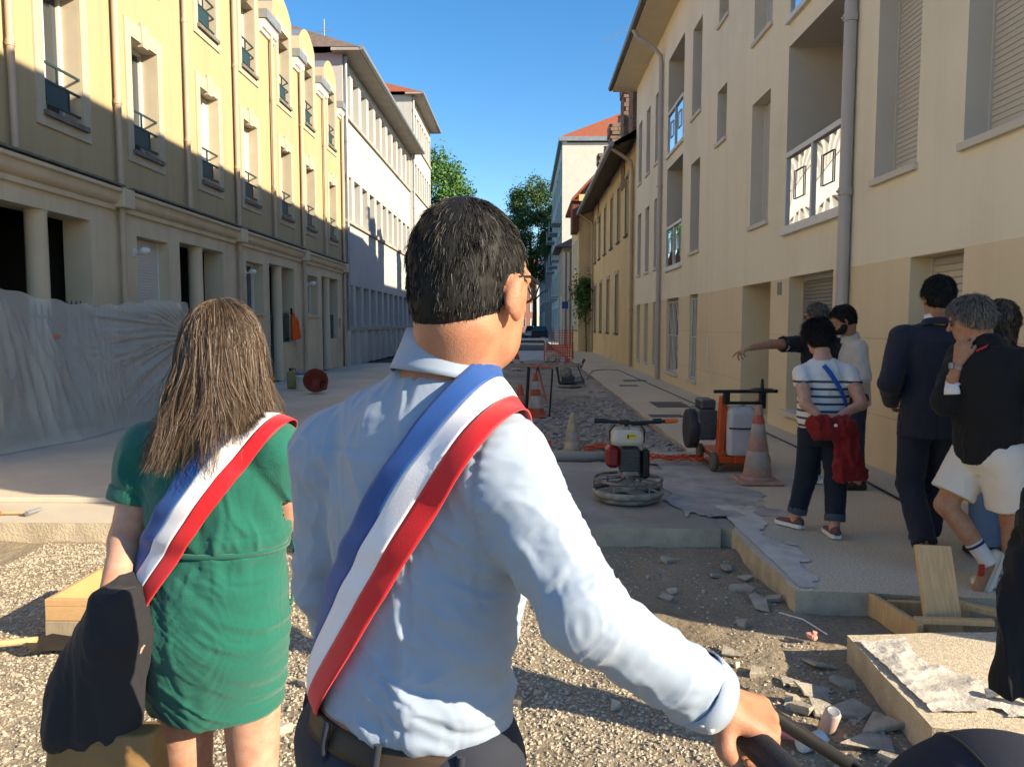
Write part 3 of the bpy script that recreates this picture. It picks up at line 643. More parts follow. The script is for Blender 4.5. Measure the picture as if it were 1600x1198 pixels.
for (u0, u1, z0, z1, d) in ops:
    fr = window(Eb, orgE, (0, 1, 0), (-1, 0, 0), u0, u1, z0, z1, d, 'curtain', True, M_sillc, sill_out=0.08)
    f = MB()
    for a in (u0 - 0.10, u1): fbox(f, orgE, (0, 1, 0), (-1, 0, 0), a, a + 0.10, z0, z1, -0.02, 0.02)
    fbox(f, orgE, (0, 1, 0), (-1, 0, 0), u0 - 0.12, u1 + 0.12, z1, z1 + 0.16, -0.03, 0.02); f.build('surround', M_surr, fr)
mb = MB(); mb.add([(2.95, E0, 7.55), (2.95, E1 + .4, 7.55), (8, E1 + .4, 10.4), (8, E0, 10.4), (2.95, E0, 7.42), (2.95, E1 + .4, 7.42), (3.75, E1 + .4, 7.72), (3.75, E0, 7.72), (13, E0, 7.55), (13, E1 + .4, 7.55)], ((0, 3, 2, 1), (4, 5, 6, 7), (0, 1, 5, 4), (3, 8, 9, 2), (1, 2, 6, 5))); mb.build('roof', [M_eaveE], Eb)
mb = MB(); mb.tube([(2.88, E0, 7.5), (2.88, E1 + .4, 7.5)], 0.09, 10); mb.build('gutter', M_zinc, Eb)
downpipe(Eb, 3.64, 26.6, 0.05, 6.7, 0.06, M_pipeA, (2, 4), [(3.6, 26.6, 7.0), (3.3, 26.6, 7.2), (2.92, 26.6, 7.45)])
downpipe(Eb, 3.64, 42.0, 0.05, 6.8, 0.06, M_pipeA, (2, 4), [(3.6, 42, 7.0), (3.3, 42, 7.2), (2.92, 42, 7.45)])
def chimney(y, x, h, wd):
    mb = MB(); rows_ = int(h / 0.16); z = 7.6
    for k in range(rows_):                                 # courses of brick with recessed joints
        e = 0.0 if k < rows_ - 3 else 0.05
        nb = max(2, int(wd * 2 / 0.28))
        for side in range(4):
            for j in range(nb):
                a = -wd + 2 * wd * j / nb + (0.07 if k % 2 else 0); b = min(wd, -wd + 2 * wd * (j + 1) / nb - 0.02 + (0.07 if k % 2 else 0)); q = random.uniform(-0.008, 0.008) + e
                lo, hi = ((a, -wd - q), (b, -wd + 0.1)) if side == 0 else ((a, wd - 0.1), (b, wd + q)) if side == 1 else ((-wd - q, a), (-wd + 0.1, b)) if side == 2 else ((wd - 0.1, a), (wd + q, b))
                mb.box((x + lo[0], y + lo[1], z + k * 0.16), (x + hi[0], y + hi[1], z + k * 0.16 + 0.145))
    mb.box((x - wd + 0.03, y - wd + 0.03, z - 1), (x + wd - 0.03, y + wd - 0.03, z + rows_ * 0.16 + 0.02))
    ch = mb.build('chimney', M_brick, Eb)
    mb = MB(); mb.lathe([(0.16, 0), (0.13, 0.35), (0.16, 0.4)], (x, y, z + rows_ * 0.16 + 0.02), 12); mb.build('chimney_pot', M_brick, ch)
chimney(27.6, 4.25, 3.8, 0.55); chimney(29.6, 4.15, 3.0, 0.5); chimney(34.5, 4.2, 2.6, 0.5); chimney(39.5, 4.1, 2.4, 0.42)
mb = MB(); mb.cyl((4.6, 34, 8), (4.6, 34, 14.4), 0.02, n=6); mb.tube([(4.6, 34, 14.2), (3.4, 34, 13.6)], 0.015, 6); mb.build('aerial', M_zinc, Eb)

# ---------------------------------------------------------------- F, H, G and far street
Fb = empty('stepped_house', (2.96, 46, 0)); tag(Fb, 'ochre gable house with steep red tile roof stepping out past the low house', 'building')
mb = MB(); mb.box((2.96, 42.75, -0.3), (10, 49, 8.6)); mb.build('wall', M_yelE, Fb)
mb = MB(); mb.add([(2.55, 42.45, 8.35), (2.55, 49.2, 8.35), (6.2, 49.2, 12.2), (6.2, 42.45, 12.2), (2.55, 42.45, 8.2), (6.2, 42.45, 12.05), (10, 42.45, 8.2), (10, 49.2, 8.2), (2.55, 49.2, 8.2)], ((0, 3, 2, 1), (3, 6, 7, 2), (0, 4, 5, 3), (0, 1, 8, 4), (4, 8, 7, 6))); mb.build('roof', M_tile, Fb)
mb = MB(); mb.box((2.6, 42.6, 6.6), (2.95, 44.5, 8.3)); mb.build('hanging_tiles', mat('dark_brick_red', (0.20, 0.075, 0.05), 0.9, var=0.3, vscale=9), Fb)
for k, (yy, zz) in enumerate(((44.2, 4.4), (46.6, 4.4), (44.2, 1.2), (46.6, 1.2))):
    window(Fb, (2.96, 42.75, 0), (0, 1, 0), (-1, 0, 0), yy - 42.75 - .45, yy - 42.75 + .45, zz, zz + 1.9, -0.01, 'curtain', True, M_sillc)
Hb = empty('corner_house', (2.45, 53, 0)); tag(Hb, 'small beige house with dark hipped roof edge and pale pilasters further down the street', 'building')
mb = MB(); mb.box((2.45, 50.5, -0.3), (9, 56, 6.6)); mb.build('wall', mat('warm_grey_render', (0.42, 0.35, 0.27), 0.9, var=0.15), Hb)
mb = MB(); mb.add([(1.95, 50.0, 6.5), (9.5, 50.0, 6.5), (9.5, 56.4, 6.5), (1.95, 56.4, 6.5), (4.5, 52.6, 8.0), (7, 52.6, 8.0), (7, 54, 8.0), (4.5, 54, 8.0)], ((0, 1, 5, 4), (1, 2, 6, 5), (2, 3, 7, 6), (3, 0, 4, 7), (4, 5, 6, 7), (3, 2, 1, 0))); mb.build('roof', M_slate, Hb)
for x in (2.46, 2.75, 3.05):
    mb = MB(); mb.box((x, 50.42, 0.0), (x + 0.16, 50.497, 6.2)); mb.build('pilaster', M_white, Hb)
Gb = empty('tall_building', (3.1, 75, 0)); tag(Gb, 'tall white block with red roof rising behind the low houses on the right', 'building')
ops = []; orgG = (3.1, 65, 0)
for z in (1.0, 4.2, 7.3, 10.4, 13.2):
    for k in range(6): ops.append((1.2 + k * 3.8, 3.2 + k * 3.8, z, z + 2.1, 0.3))
mb = MB(); facade(mb, orgG, (0, 1, 0), (-1, 0, 0), 24, -0.3, 16.6, ops, 0); mb.box((3.45, 65.003, -0.3), (14, 88.99, 16.5)); mb.quad((3.1, 65, -.3), (3.5, 65, -.3), (3.5, 65, 16.6), (3.1, 65, 16.6)); mb.build('wall', mat('rough_white_render', (0.66, 0.62, 0.55), 0.95, var=0.12, vscale=2, bump=0.8, bscale=4, stain=0.15), Gb)
for (u0, u1, z0, z1, d) in ops: window(Gb, orgG, (0, 1, 0), (-1, 0, 0), u0, u1, z0, z1, d, 'curtain', True)
for z in (4.0, 7.1, 10.2):
    for k in range(3):
        mb = MB(); y = 66 + k * 7.6; mb.box((2.3, y, z - .12), (3.09, y + 3.2, z)); 
        for j in range(14): mb.cyl((2.34, y + .1 + j * .23, z), (2.34, y + .1 + j * .23, z + 1), 0.015, n=4)
        mb.box((2.31, y, z + 1.0), (2.37, y + 3.2, z + 1.05)); mb.build('balcony', M_wht, Gb)
mb = MB(); mb.box((2.8, 64.7, 16.6), (14.2, 89.3, 16.95)); mb.build('cornice', M_zinc, Gb)
mb = MB(); mb.add([(2.9, 64.8, 16.96), (14.1, 64.8, 16.96), (14.1, 89.2, 16.96), (2.9, 89.2, 16.96), (8.5, 70, 20.2), (8.5, 84, 20.2)], ((0, 1, 4), (1, 2, 5, 4), (2, 3, 5), (3, 0, 4, 5))); mb.build('roof', M_tile, Gb)
mb = MB(); mb.box((2.4, 92, -.3), (14, 128, 12.5)); Ib = empty('far_terrace', (2.4, 110, 0)); tag(Ib, 'grey shaded terrace past the tall white block on the right side of the street', 'building'); mb.build('wall', mat('grey_render', (0.34, 0.34, 0.34), 0.9, var=0.2), Ib)
for z in (1.0, 4.2, 7.4):
    for k in range(9): window(Ib, (2.4, 92, 0), (0, 1, 0), (-1, 0, 0), 1.2 + k * 3.8, 2.6 + k * 3.8, z, z + 2.0, -0.02, 'curtain', True)
mb = MB(); mb.add([(2.1, 92, 12.5), (2.1, 128, 12.5), (8, 128, 15.5), (8, 92, 15.5), (14, 92, 12.5), (14, 128, 12.5)], ((0, 3, 2, 1), (3, 4, 5, 2), (0, 4, 3))); mb.build('roof', M_tile, Ib)
for nm, lab, x0, x1, y, h, m_ in (('far_house', 'far brick red house closing the view at the street end', -3.2, 2.6, 165, 13, mat('far_brick', (0.36, 0.17, 0.13), 0.9, var=0.2)), ('far_house', 'far cream house beside the red one at the street end', -9.5, -3.3, 150, 9, M_beige_wall)):
    Jb = empty(nm, ((x0 + x1) / 2, y, 0)); tag(Jb, lab, 'building'); mb = MB(); mb.box((x0, y, -.3), (x1, y + 8, h)); mb.build('wall', m_, Jb)
    for k in range(3):
        for z in (1, 4.2, 7.4):
            if z + 2 < h: window(Jb, (x0, y, 0), (1, 0, 0), (0, -1, 0), 0.5 + k * 1.9, 1.5 + k * 1.9, z, z + 1.8, -0.02, 'curtain', True)
    mb = MB(); mb.add([(x0 - .3, y - .3, h), (x1 + .3, y - .3, h), (x1 + .3, y + 8.3, h), (x0 - .3, y + 8.3, h), (x0 - .3, y + 4, h + 3), (x1 + .3, y + 4, h + 3)], ((0, 1, 5, 4), (2, 3, 4, 5), (1, 2, 5), (3, 0, 4))); mb.build('roof', M_tile, Jb)
Kb = empty('rear_terrace', (-6.5, 110, 0)); tag(Kb, 'pale low terrace far down the left side of the street', 'building'); mb = MB(); mb.box((-16, 92, -.3), (-6.5, 140, 8)); mb.build('wall', M_wht, Kb)
mb = MB(); mb.add([(-6.2, 92, 8), (-6.2, 140, 8), (-11, 140, 10.5), (-11, 92, 10.5), (-16, 92, 8), (-16, 140, 8)], ((0, 1, 2, 3), (3, 2, 5, 4), (0, 3, 4))); mb.build('roof', M_tile, Kb)

# ---------------------------------------------------------------- trees
def leafmat(name, c):
    m = mat(name, c, 0.6, var=0.45, vscale=0.9, c2=tuple(v * 1.8 for v in c), spec=0.3); return m
def tree(name, label, x, y, h, r, zc, seed, n, c):
    E = empty(name, (x, y, 0)); tag(E, label, 'tree', 'trees down the street')
    rs = np.random.default_rng(seed); mb = MB(); top = Vector((x, y, zc))
    mb.tube([(x, y, -0.3), (x + .1, y, zc * 0.4), (x, y + .1, zc)], [0.35, 0.26, 0.16], 10)
    ends = []
    for k in range(14):
        a = rs.uniform(0, 2*PI); e = rs.uniform(-0.2, 1.1); d = Vector((math.cos(a) * math.cos(e), math.sin(a) * math.cos(e), math.sin(e))); L_ = rs.uniform(0.55, 0.9)
        s0 = Vector((x, y, zc * rs.uniform(0.6, 1))); e0 = Vector((x + d.x * r * L_, y + d.y * r * L_, zc + d.z * (h - zc) * L_)); ends.append(e0)
        mb.tube([s0, s0.lerp(e0, 0.5) + Vector((0, 0, 0.3)), e0], [0.12, 0.07, 0.03], 6)
    mb.build('trunk', mat('bark', (0.09, 0.07, 0.05), 0.95, var=0.3), E)
    # leaf clumps
    cl = []
    for k in range(120):
        d = rs.normal(size=3); d /= np.linalg.norm(d); q = rs.uniform(0.35, 1.0) ** 0.5; cl.append((np.array([x, y, (zc + h) / 2]) + d * q * np.array([r, r, (h - zc) / 2 + 0.6]), rs.uniform(0.5, 1.3) * r * 0.30))
    C_ = np.array([c_[0] for c_ in cl]); R_ = np.array([c_[1] for c_ in cl]); idx = rs.integers(0, len(cl), n)
    d = rs.normal(size=(n, 3)); d /= np.linalg.norm(d, axis=1, keepdims=True); P = C_[idx] + d * (R_[idx] * rs.uniform(0.3, 1.0, n) ** 0.5 * np.where(rs.random(n) < 0.2, 1.7, 1.0))[:, None]
    u = rs.normal(size=(n, 3)); u /= np.linalg.norm(u, axis=1, keepdims=True); v = np.cross(u, rs.normal(size=(n, 3))); v /= np.linalg.norm(v, axis=1, keepdims=True)
    s = rs.uniform(0.07, 0.16, n)[:, None]; VV = np.stack([P - u*s, P + v*s*0.6, P + u*s, P - v*s*0.6], 1).reshape(-1, 3); F = np.arange(4 * n).reshape(-1, 4)
    from_np('crown', VV, F, leafmat(name + '_leaf' + str(seed), c), E, smooth=False)
tree('street_tree', 'leafy green tree beyond the tall white block, right of the street axis', 1.1, 93, 18.4, 3.3, 7.2, 5, 34000, (0.045, 0.085, 0.022))
tree('street_tree', 'bright green tree rising behind the end of the white office block', -8.3, 70, 16.4, 3.3, 8.0, 6, 26000, (0.06, 0.13, 0.03))
# ================================================================ figures: signed-distance fields meshed with surface nets
def A3(p): return np.asarray(p, np.float32)
def unit(v): v = np.asarray(v, float); return v / (np.linalg.norm(v) + 1e-9)
class Field:
    def __init__(s, lo, hi, h):
        s.lo = A3(lo); s.h = h; s.n = np.ceil((A3(hi) - s.lo) / h).astype(int) + 1
        s.ax = [s.lo[i] + h * np.arange(s.n[i], dtype=np.float32) for i in range(3)]; s.F = np.full(s.n, 0.5, np.float32)
    def sub(s, lo, hi):
        i0 = np.clip(np.floor((A3(lo) - s.lo) / s.h).astype(int), 0, s.n); i1 = np.clip(np.ceil((A3(hi) - s.lo) / s.h).astype(int) + 1, 0, s.n)
        sl = tuple(slice(a, b) for a, b in zip(i0, i1)); return sl, s.ax[0][sl[0]][:, None, None], s.ax[1][sl[1]][None, :, None], s.ax[2][sl[2]][None, None, :]
    def put(s, sl, d, k):
        f = s.F[sl]
        if k > 0: h = np.clip(0.5 + 0.5 * (f - d) / k, 0, 1); s.F[sl] = f + (d - f) * h - k * h * (1 - h)
        else: s.F[sl] = np.minimum(f, d)
    def carve(s, sl, d): s.F[sl] = np.maximum(s.F[sl], -d)
    def cone(s, a, b, ra, rb, k=0.015, inf=0.0, carve=False):
        a = A3(a); b = A3(b); ra += inf; rb += inf; m = max(ra, rb) + k + 4 * s.h
        sl, X, Y, Z = s.sub(np.minimum(a, b) - m, np.maximum(a, b) + m); d = b - a; L2 = float(d @ d) + 1e-9
        t = np.clip(((X - a[0]) * d[0] + (Y - a[1]) * d[1] + (Z - a[2]) * d[2]) / L2, 0, 1)
        q = np.sqrt((X - a[0] - t * d[0]) ** 2 + (Y - a[1] - t * d[1]) ** 2 + (Z - a[2] - t * d[2]) ** 2) - (ra + (rb - ra) * t)
        s.carve(sl, q) if carve else s.put(sl, q, k)
    def ell(s, c, r, R=None, k=0.015, inf=0.0, carve=False):
        c = A3(c); r = A3(r) + inf; R = np.eye(3) if R is None else np.asarray(R); m = float(r.max()) + k + 4 * s.h
        sl, X, Y, Z = s.sub(c - m, c + m); x, y, z = X - c[0], Y - c[1], Z - c[2]
        q = [(R[0, i] * x + R[1, i] * y + R[2, i] * z) / r[i] for i in range(3)]
        k0 = np.sqrt(q[0]**2 + q[1]**2 + q[2]**2); k1 = np.sqrt((q[0]/r[0])**2 + (q[1]/r[1])**2 + (q[2]/r[2])**2) + 1e-6
        d = k0 * (k0 - 1) / k1
        s.carve(sl, d) if carve else s.put(sl, d, k)
    def loft(s, P0, P1, x0, x1, secs, k=0.02, inf=0.0, power=2.0, bend=None):
        """elliptic sections (t, rx, ry, xoff, yoff) along P0->P1; x axis turns from x0 to x1"""
        P0 = A3(P0); P1 = A3(P1); Ax = P1 - P0; L = float(np.linalg.norm(Ax)); a = Ax / L; S = np.array(secs, float); rm = float(max(S[:, 1].max(), S[:, 2].max())) + 0.1
        e0 = P0 + Ax * S[0, 0]; e1 = P0 + Ax * S[-1, 0]; sl, X, Y, Z = s.sub(np.minimum(e0, e1) - rm, np.maximum(e0, e1) + rm)
        x, y, z = X - P0[0], Y - P0[1], Z - P0[2]; t = (x * a[0] + y * a[1] + z * a[2]) / L; tc = np.clip(t, S[0, 0], S[-1, 0])
        itp = lambda j: np.interp(tc, S[:, 0], S[:, j]).astype(np.float32)
        rx, ry, xo, yo = itp(1) + inf, itp(2) + inf, itp(3), itp(4)
        u = np.clip(tc, 0, 1)
        xd = [x0[i] + (x1[i] - x0[i]) * u for i in range(3)]; dn = xd[0]*a[0] + xd[1]*a[1] + xd[2]*a[2]; xd = [xd[i] - dn * a[i] for i in range(3)]
        nn = np.sqrt(xd[0]**2 + xd[1]**2 + xd[2]**2); xd = [q / nn for q in xd]
        yd = [a[1]*xd[2] - a[2]*xd[1], a[2]*xd[0] - a[0]*xd[2], a[0]*xd[1] - a[1]*xd[0]]
        px = x*xd[0] + y*xd[1] + z*xd[2] - xo; py = x*yd[0] + y*yd[1] + z*yd[2] - yo
        if power == 2.0: g = np.sqrt((px/rx)**2 + (py/ry)**2)
        else: g = (np.abs(px/rx)**power + np.abs(py/ry)**power) ** (1/power)
        d = (g - 1) * np.minimum(rx, ry); d = np.maximum(d, np.abs(t - tc) * L - 0.0005)
        s.put(sl, d.astype(np.float32), k)
    def plane(s, p, n, k=0.0):
        """keep the side opposite to n"""
        n = unit(n); d = (s.ax[0][:, None, None] - p[0]) * n[0] + (s.ax[1][None, :, None] - p[1]) * n[1] + (s.ax[2][None, None, :] - p[2]) * n[2]
        s.F = np.maximum(s.F, d.astype(np.float32))
    def sample(s, p):
        q = (np.asarray(p, float) - s.lo) / s.h; q = np.clip(q, 0, s.n - 1.001); i = q.astype(int); f = q - i; o = 0
        for dx in (0, 1):
            for dy in (0, 1):
                for dz in (0, 1): o = o + s.F[i[:,0]+dx, i[:,1]+dy, i[:,2]+dz] * np.where(dx, f[:,0], 1-f[:,0]) * np.where(dy, f[:,1], 1-f[:,1]) * np.where(dz, f[:,2], 1-f[:,2])
        return o
    def grad(s, p):
        e = s.h; g = np.stack([s.sample(p + np.eye(3)[i] * e) - s.sample(p - np.eye(3)[i] * e) for i in range(3)], 1); return g / (np.linalg.norm(g, axis=1, keepdims=True) + 1e-9)
    def mesh(s):
        F = s.F; S = F < 0; n = np.array(S.shape) - 1
        cnt = np.zeros(n, np.uint8)
        offs = [(a, b, c) for a in (0, 1) for b in (0, 1) for c in (0, 1)]
        for (a, b, c) in offs: cnt += S[a:n[0]+a, b:n[1]+b, c:n[2]+c]
        act = (cnt > 0) & (cnt < 8); I = np.argwhere(act); vid = np.full(n, -1, np.int32); vid[act] = np.arange(len(I))
        V = np.stack([F[I[:,0]+a, I[:,1]+b, I[:,2]+c] for (a, b, c) in offs], 1); O = np.array(offs, float)
        acc = np.zeros((len(I), 3)); num = np.zeros(len(I))
        for i in range(8):
            for j in range(i + 1, 8):
                if np.abs(O[i] - O[j]).sum() != 1: continue
                m = (V[:, i] < 0) != (V[:, j] < 0); t = V[m, i] / (V[m, i] - V[m, j]); acc[m] += O[i] + t[:, None] * (O[j] - O[i]); num[m] += 1
        P = (I + acc / num[:, None]) * s.h + s.lo; Q = []
        for ax in range(3):
            u, v = [(1, 2), (2, 0), (0, 1)][ax]
            s0 = [slice(None)] * 3; s1 = [slice(None)] * 3; s0[ax] = slice(0, -1); s1[ax] = slice(1, None); E = S[tuple(s0)] != S[tuple(s1)]
            idx = np.argwhere(E); idx = idx[(idx[:, u] > 0) & (idx[:, v] > 0) & (idx[:, u] < n[u]) & (idx[:, v] < n[v])]
            def g(du, dv):
                q = idx.copy(); q[:, u] -= du; q[:, v] -= dv; return vid[q[:, 0], q[:, 1], q[:, 2]]
            f = np.stack([g(1, 1), g(0, 1), g(0, 0), g(1, 0)], 1); fl = S[tuple(idx.T)]; f[~fl] = f[~fl][:, ::-1]; Q.append(f)
        Q = np.concatenate(Q); Q = Q[(Q >= 0).all(1)]
        return P, Q
def vnormals(P, Q):
    n = np.cross(P[Q[:, 2]] - P[Q[:, 0]], P[Q[:, 3]] - P[Q[:, 1]]); N = np.zeros_like(P)
    for i in range(4): np.add.at(N, Q[:, i], n)
    return N / (np.linalg.norm(N, axis=1, keepdims=True) + 1e-12)
def relax(P, Q, it=2, w=0.5):
    for _ in range(it):
        S = np.zeros_like(P); c = np.zeros(len(P))
        for i in range(4):
            for j in (1, 3): np.add.at(S, Q[:, i], P[Q[:, (i + j) % 4]]); np.add.at(c, Q[:, i], 1)
        P = P + w * (S / np.maximum(c, 1)[:, None] - P)
    return P
def ridge(p, seed, oct=3):
    w_ = np.stack([fbm(p * 0.6 + 7, 2, seed + 50), fbm(p * 0.6 + 31, 2, seed + 60), fbm(p * 0.6 - 11, 2, seed + 70)], 1)
    n = fbm(p + 0.8 * w_, oct, seed); return (1 - np.minimum(1, np.abs(n) * 2.2)) ** 1.5

def headrot(yaw, pitch=0.0, roll=0.0):
    """columns: right, forward, up of a head facing +Y turned right by yaw, nodding down by pitch"""
    return np.array(Matrix.Rotation(math.radians(-yaw), 3, 'Z') @ Matrix.Rotation(math.radians(-pitch), 3, 'X') @ Matrix.Rotation(math.radians(roll), 3, 'Y'))
def head_prims(F, C, R, sc=1.0, ears=True, beardy=0.0):
    g = lambda x, y, z: A3(C) + R @ (np.array([x, y, z]) * sc)
    F.ell(g(0, -0.012, 0.025), np.array([0.076, 0.096, 0.092]) * sc, R, 0.01)          # skull
    F.ell(g(0, 0.030, -0.025), np.array([0.062, 0.066, 0.088]) * sc, R, 0.03)          # face
    F.ell(g(0, 0.048, -0.085), np.array([0.045, 0.040, 0.034]) * sc, R, 0.03)          # jaw / chin
    F.cone(g(0, 0.094, -0.002), g(0, 0.112, -0.034), 0.008 * sc, 0.013 * sc, 0.012)    # nose
    F.cone(g(-0.02, 0.086, -0.066), g(0.02, 0.086, -0.066), 0.008 * sc, 0.008 * sc, 0.008)   # lips
    F.cone(g(-0.04, 0.083, 0.018), g(0.04, 0.083, 0.018), 0.010 * sc, 0.010 * sc, 0.02)      # brow
    for sx in (-1, 1): F.ell(g(sx * 0.031, 0.090, 0.001), np.array([0.015, 0.010, 0.010]) * sc, R, 0.004, carve=True)
    if ears:
        for sx in (-1, 1):
            Re = R @ np.array(Matrix.Rotation(sx * math.radians(-24), 3, 'Z') @ Matrix.Rotation(math.radians(-10), 3, 'X'))
            F.ell(g(sx * 0.081, -0.012, -0.018), np.array([0.008, 0.018, 0.031]) * sc, Re, 0.005)
            F.ell(g(sx * 0.079, -0.004, -0.044), np.array([0.007, 0.010, 0.012]) * sc, Re, 0.005)
            F.ell(g(sx * 0.092, 0.002, -0.014), np.array([0.006, 0.011, 0.019]) * sc, Re, 0.0, carve=True)
def eyes(parent, C, R, sc, org):
    mb = MB()
    for sx in (-1, 1): mb.sphere(A3(C) + R @ (np.array([sx * 0.031, 0.079, 0.001]) * sc), 0.0115 * sc, 10)
    return mb
def hand_prims(F, W, d, n, side, curl=(25, 35, 25), spread=4, sc=1.0, thumb=(35, 25), k=0.006, skip_thumb=False):
    """side=+1 right hand, -1 left. d: pointing direction, n: back-of-hand normal"""
    d = unit(d); n = unit(np.asarray(n) - d * np.dot(n, d)); th = np.cross(n, d) * side; W = np.asarray(W, float)
    kn = []
    for i, (o, L) in enumerate(((0.033, 0.092), (0.011, 0.096), (-0.011, 0.090), (-0.031, 0.080))):
        K = W + d * L * sc + th * o * sc; kn.append(K); F.cone(W + th * o * 0.55 * sc + d * 0.008, K, 0.016 * sc, 0.0125 * sc, 0.014)
    ls = ((0.043, 0.026, 0.021), (0.048, 0.030, 0.022), (0.044, 0.028, 0.022), (0.034, 0.021, 0.019)); rr = ((0.0095, 0.0088, 0.008), (0.0098, 0.009, 0.0082), (0.0093, 0.0086, 0.008), (0.0084, 0.0078, 0.0072))
    for i in range(4):
        p = kn[i]; ang = 0; c = curl[i] if isinstance(curl[0], (list, tuple)) else curl; sp = math.radians((1.5 - i) * spread)
        for j in range(3):
            ang += c[j]; a = math.radians(ang); q = (d * math.cos(sp) + th * math.sin(sp)) * math.cos(a) - n * math.sin(a); e = p + unit(q) * ls[i][j] * sc
            F.cone(p, e, rr[i][j] * sc * 1.04, rr[i][min(2, j + 1)] * sc, 0.003 if j else 0.008); p = e
    if not skip_thumb:
        p = W + d * 0.025 * sc + th * 0.026 * sc; a = math.radians(thumb[0]); b = math.radians(thumb[1])
        q = unit(d * math.cos(a) + th * math.sin(a) - n * 0.25); e = p + q * 0.042 * sc; F.cone(p, e, 0.016 * sc, 0.0115 * sc, 0.010)
        q2 = unit(d * math.cos(a - b) + th * math.sin(a - b) - n * 0.45); e2 = e + q2 * 0.032 * sc; F.cone(e, e2, 0.0112 * sc, 0.010 * sc, 0.004); F.cone(e2, e2 + unit(q2 + d * 0.3 - n * 0.2) * 0.026 * sc, 0.010 * sc, 0.0082 * sc, 0.004)
TORSO = [(-0.16, .10, .085, 0, 0), (-0.08, .150, .105, 0, -.005), (0.0, .168, .118, 0, -.012), (0.12, .163, .115, 0, -.010), (0.28, .142, .100, 0, 0.0), (0.45, .152, .106, 0, .002), (0.65, .170, .114, 0, -.004), (0.80, .172, .110, 0, -.012), (0.90, .135, .086, 0, -.014), (0.97, .085, .066, 0, -.010), (1.02, .06, .055, 0, -.004)]
def scaled(secs, sx, sy): return [(t, a * sx, b * sy, c, d) for t, a, b, c, d in secs]
SKIN = {}
def skinmat(name, c, red=0.2): return mat('skin_' + name, c, 0.52, var=0.3, vscale=26, c2=(c[0] * 0.86, c[1] * 0.66, c[2] * 0.6), bump=0.16, bscale=320, spec=0.35, sss=0.25, fine=0.10, fscale=420)
def bounds(J, m=0.24):
    P = np.array(list(J.values())); return P.min(0) - m, P.max(0) + m
def arm(F, J, s, sc, inf=0.0, upto=1.0, k=0.02, ra=(0.056, 0.043, 0.041, 0.027)):
    F.cone(J['sh'+s], J['el'+s], ra[0] * sc, ra[1] * sc, k, inf); F.cone(J['el'+s], J['wr'+s], ra[2] * sc, ra[3] * sc, 0.02, inf)
def leg(F, J, s, sc, inf=0.0, k=0.03, ra=(0.085, 0.058, 0.056, 0.038), calf=True):
    h, kn, an = A3(J['hip'+s]), A3(J['kn'+s]), A3(J['an'+s]); F.cone(h, kn, ra[0] * sc, ra[1] * sc, k, inf); F.cone(kn, an, ra[2] * sc, ra[3] * sc, 0.02, inf)
    if calf:
        back = unit(np.cross(A3(J['hipR']) - A3(J['hipL']), (0, 0, 1))) * -1
        c = kn + (an - kn) * 0.3; F.cone(c + back * 0.018, kn + (an - kn) * 0.55 + back * 0.012, 0.048 * sc, 0.038 * sc, 0.03, inf)
def body_field(J, R, h, sc=1.0, hands=None, tors=(0.94, 0.94), neckr=0.055, headsc=1.0, legs=True, footdir=None, lo_hi=None):
    lo, hi = lo_hi or bounds(J); F = Field(lo, hi, h); xs = unit(A3(J['shR']) - A3(J['shL'])); xh = unit(A3(J['hipR']) - A3(J['hipL']))
    pm = (A3(J['hipR']) + A3(J['hipL'])) / 2
    F.loft(pm, A3(J['neck']), xh, xs, scaled(TORSO, sc * tors[0], sc * tors[1]), 0.03)
    for s in 'RL':
        F.cone(A3(J['neck']) + (0, 0, -0.05), J['sh'+s], 0.05 * sc, 0.055 * sc, 0.03); arm(F, J, s, sc)
        if legs: leg(F, J, s, sc)
    hb = A3(J['head']) + R @ np.array([0, -0.035, -0.06]); F.cone(A3(J['neck']) - (0, 0, 0.02), hb, neckr * sc * 1.06, neckr * sc, 0.03); F.cone(hb, A3(J['head']) + R @ np.array([0, -0.01, -0.03]), neckr * sc, neckr * sc, 0.02)
    head_prims(F, J['head'], R, headsc)
    for s in 'RL':
        if hands and s in hands: hand_prims(F, J['wr'+s], side=1 if s == 'R' else -1, **hands[s])
        else: hand_prims(F, J['wr'+s], A3(J['wr'+s]) - A3(J['el'+s]), np.cross(xs, A3(J['wr'+s]) - A3(J['el'+s])) * -1 + xs * (1 if s == 'R' else -1) * 0.8, 1 if s == 'R' else -1)
        if legs:
            fd = unit((footdir or {}).get(s, np.cross((0, 0, 1), xh))); an = A3(J['an'+s]); F.cone(an + (0, 0, -0.03), an + fd * 0.15 + (0, 0, -0.055), 0.035, 0.026, 0.02)
    return F
LAST = {}
def to_mesh(F, name, m, parent, disp=None, rl=2, smooth=True, mi=None):
    P, Q = F.mesh(); P = relax(P, Q, rl, 0.5)
    if disp is not None: N = vnormals(P, Q); P = P + N * disp(P, N)[:, None]
    if mi is not None: mi = mi(P[Q].mean(1))
    LAST['PQ'] = (P, Q)
    return from_np(name, P, Q, m, parent, smooth=smooth, mi=mi)
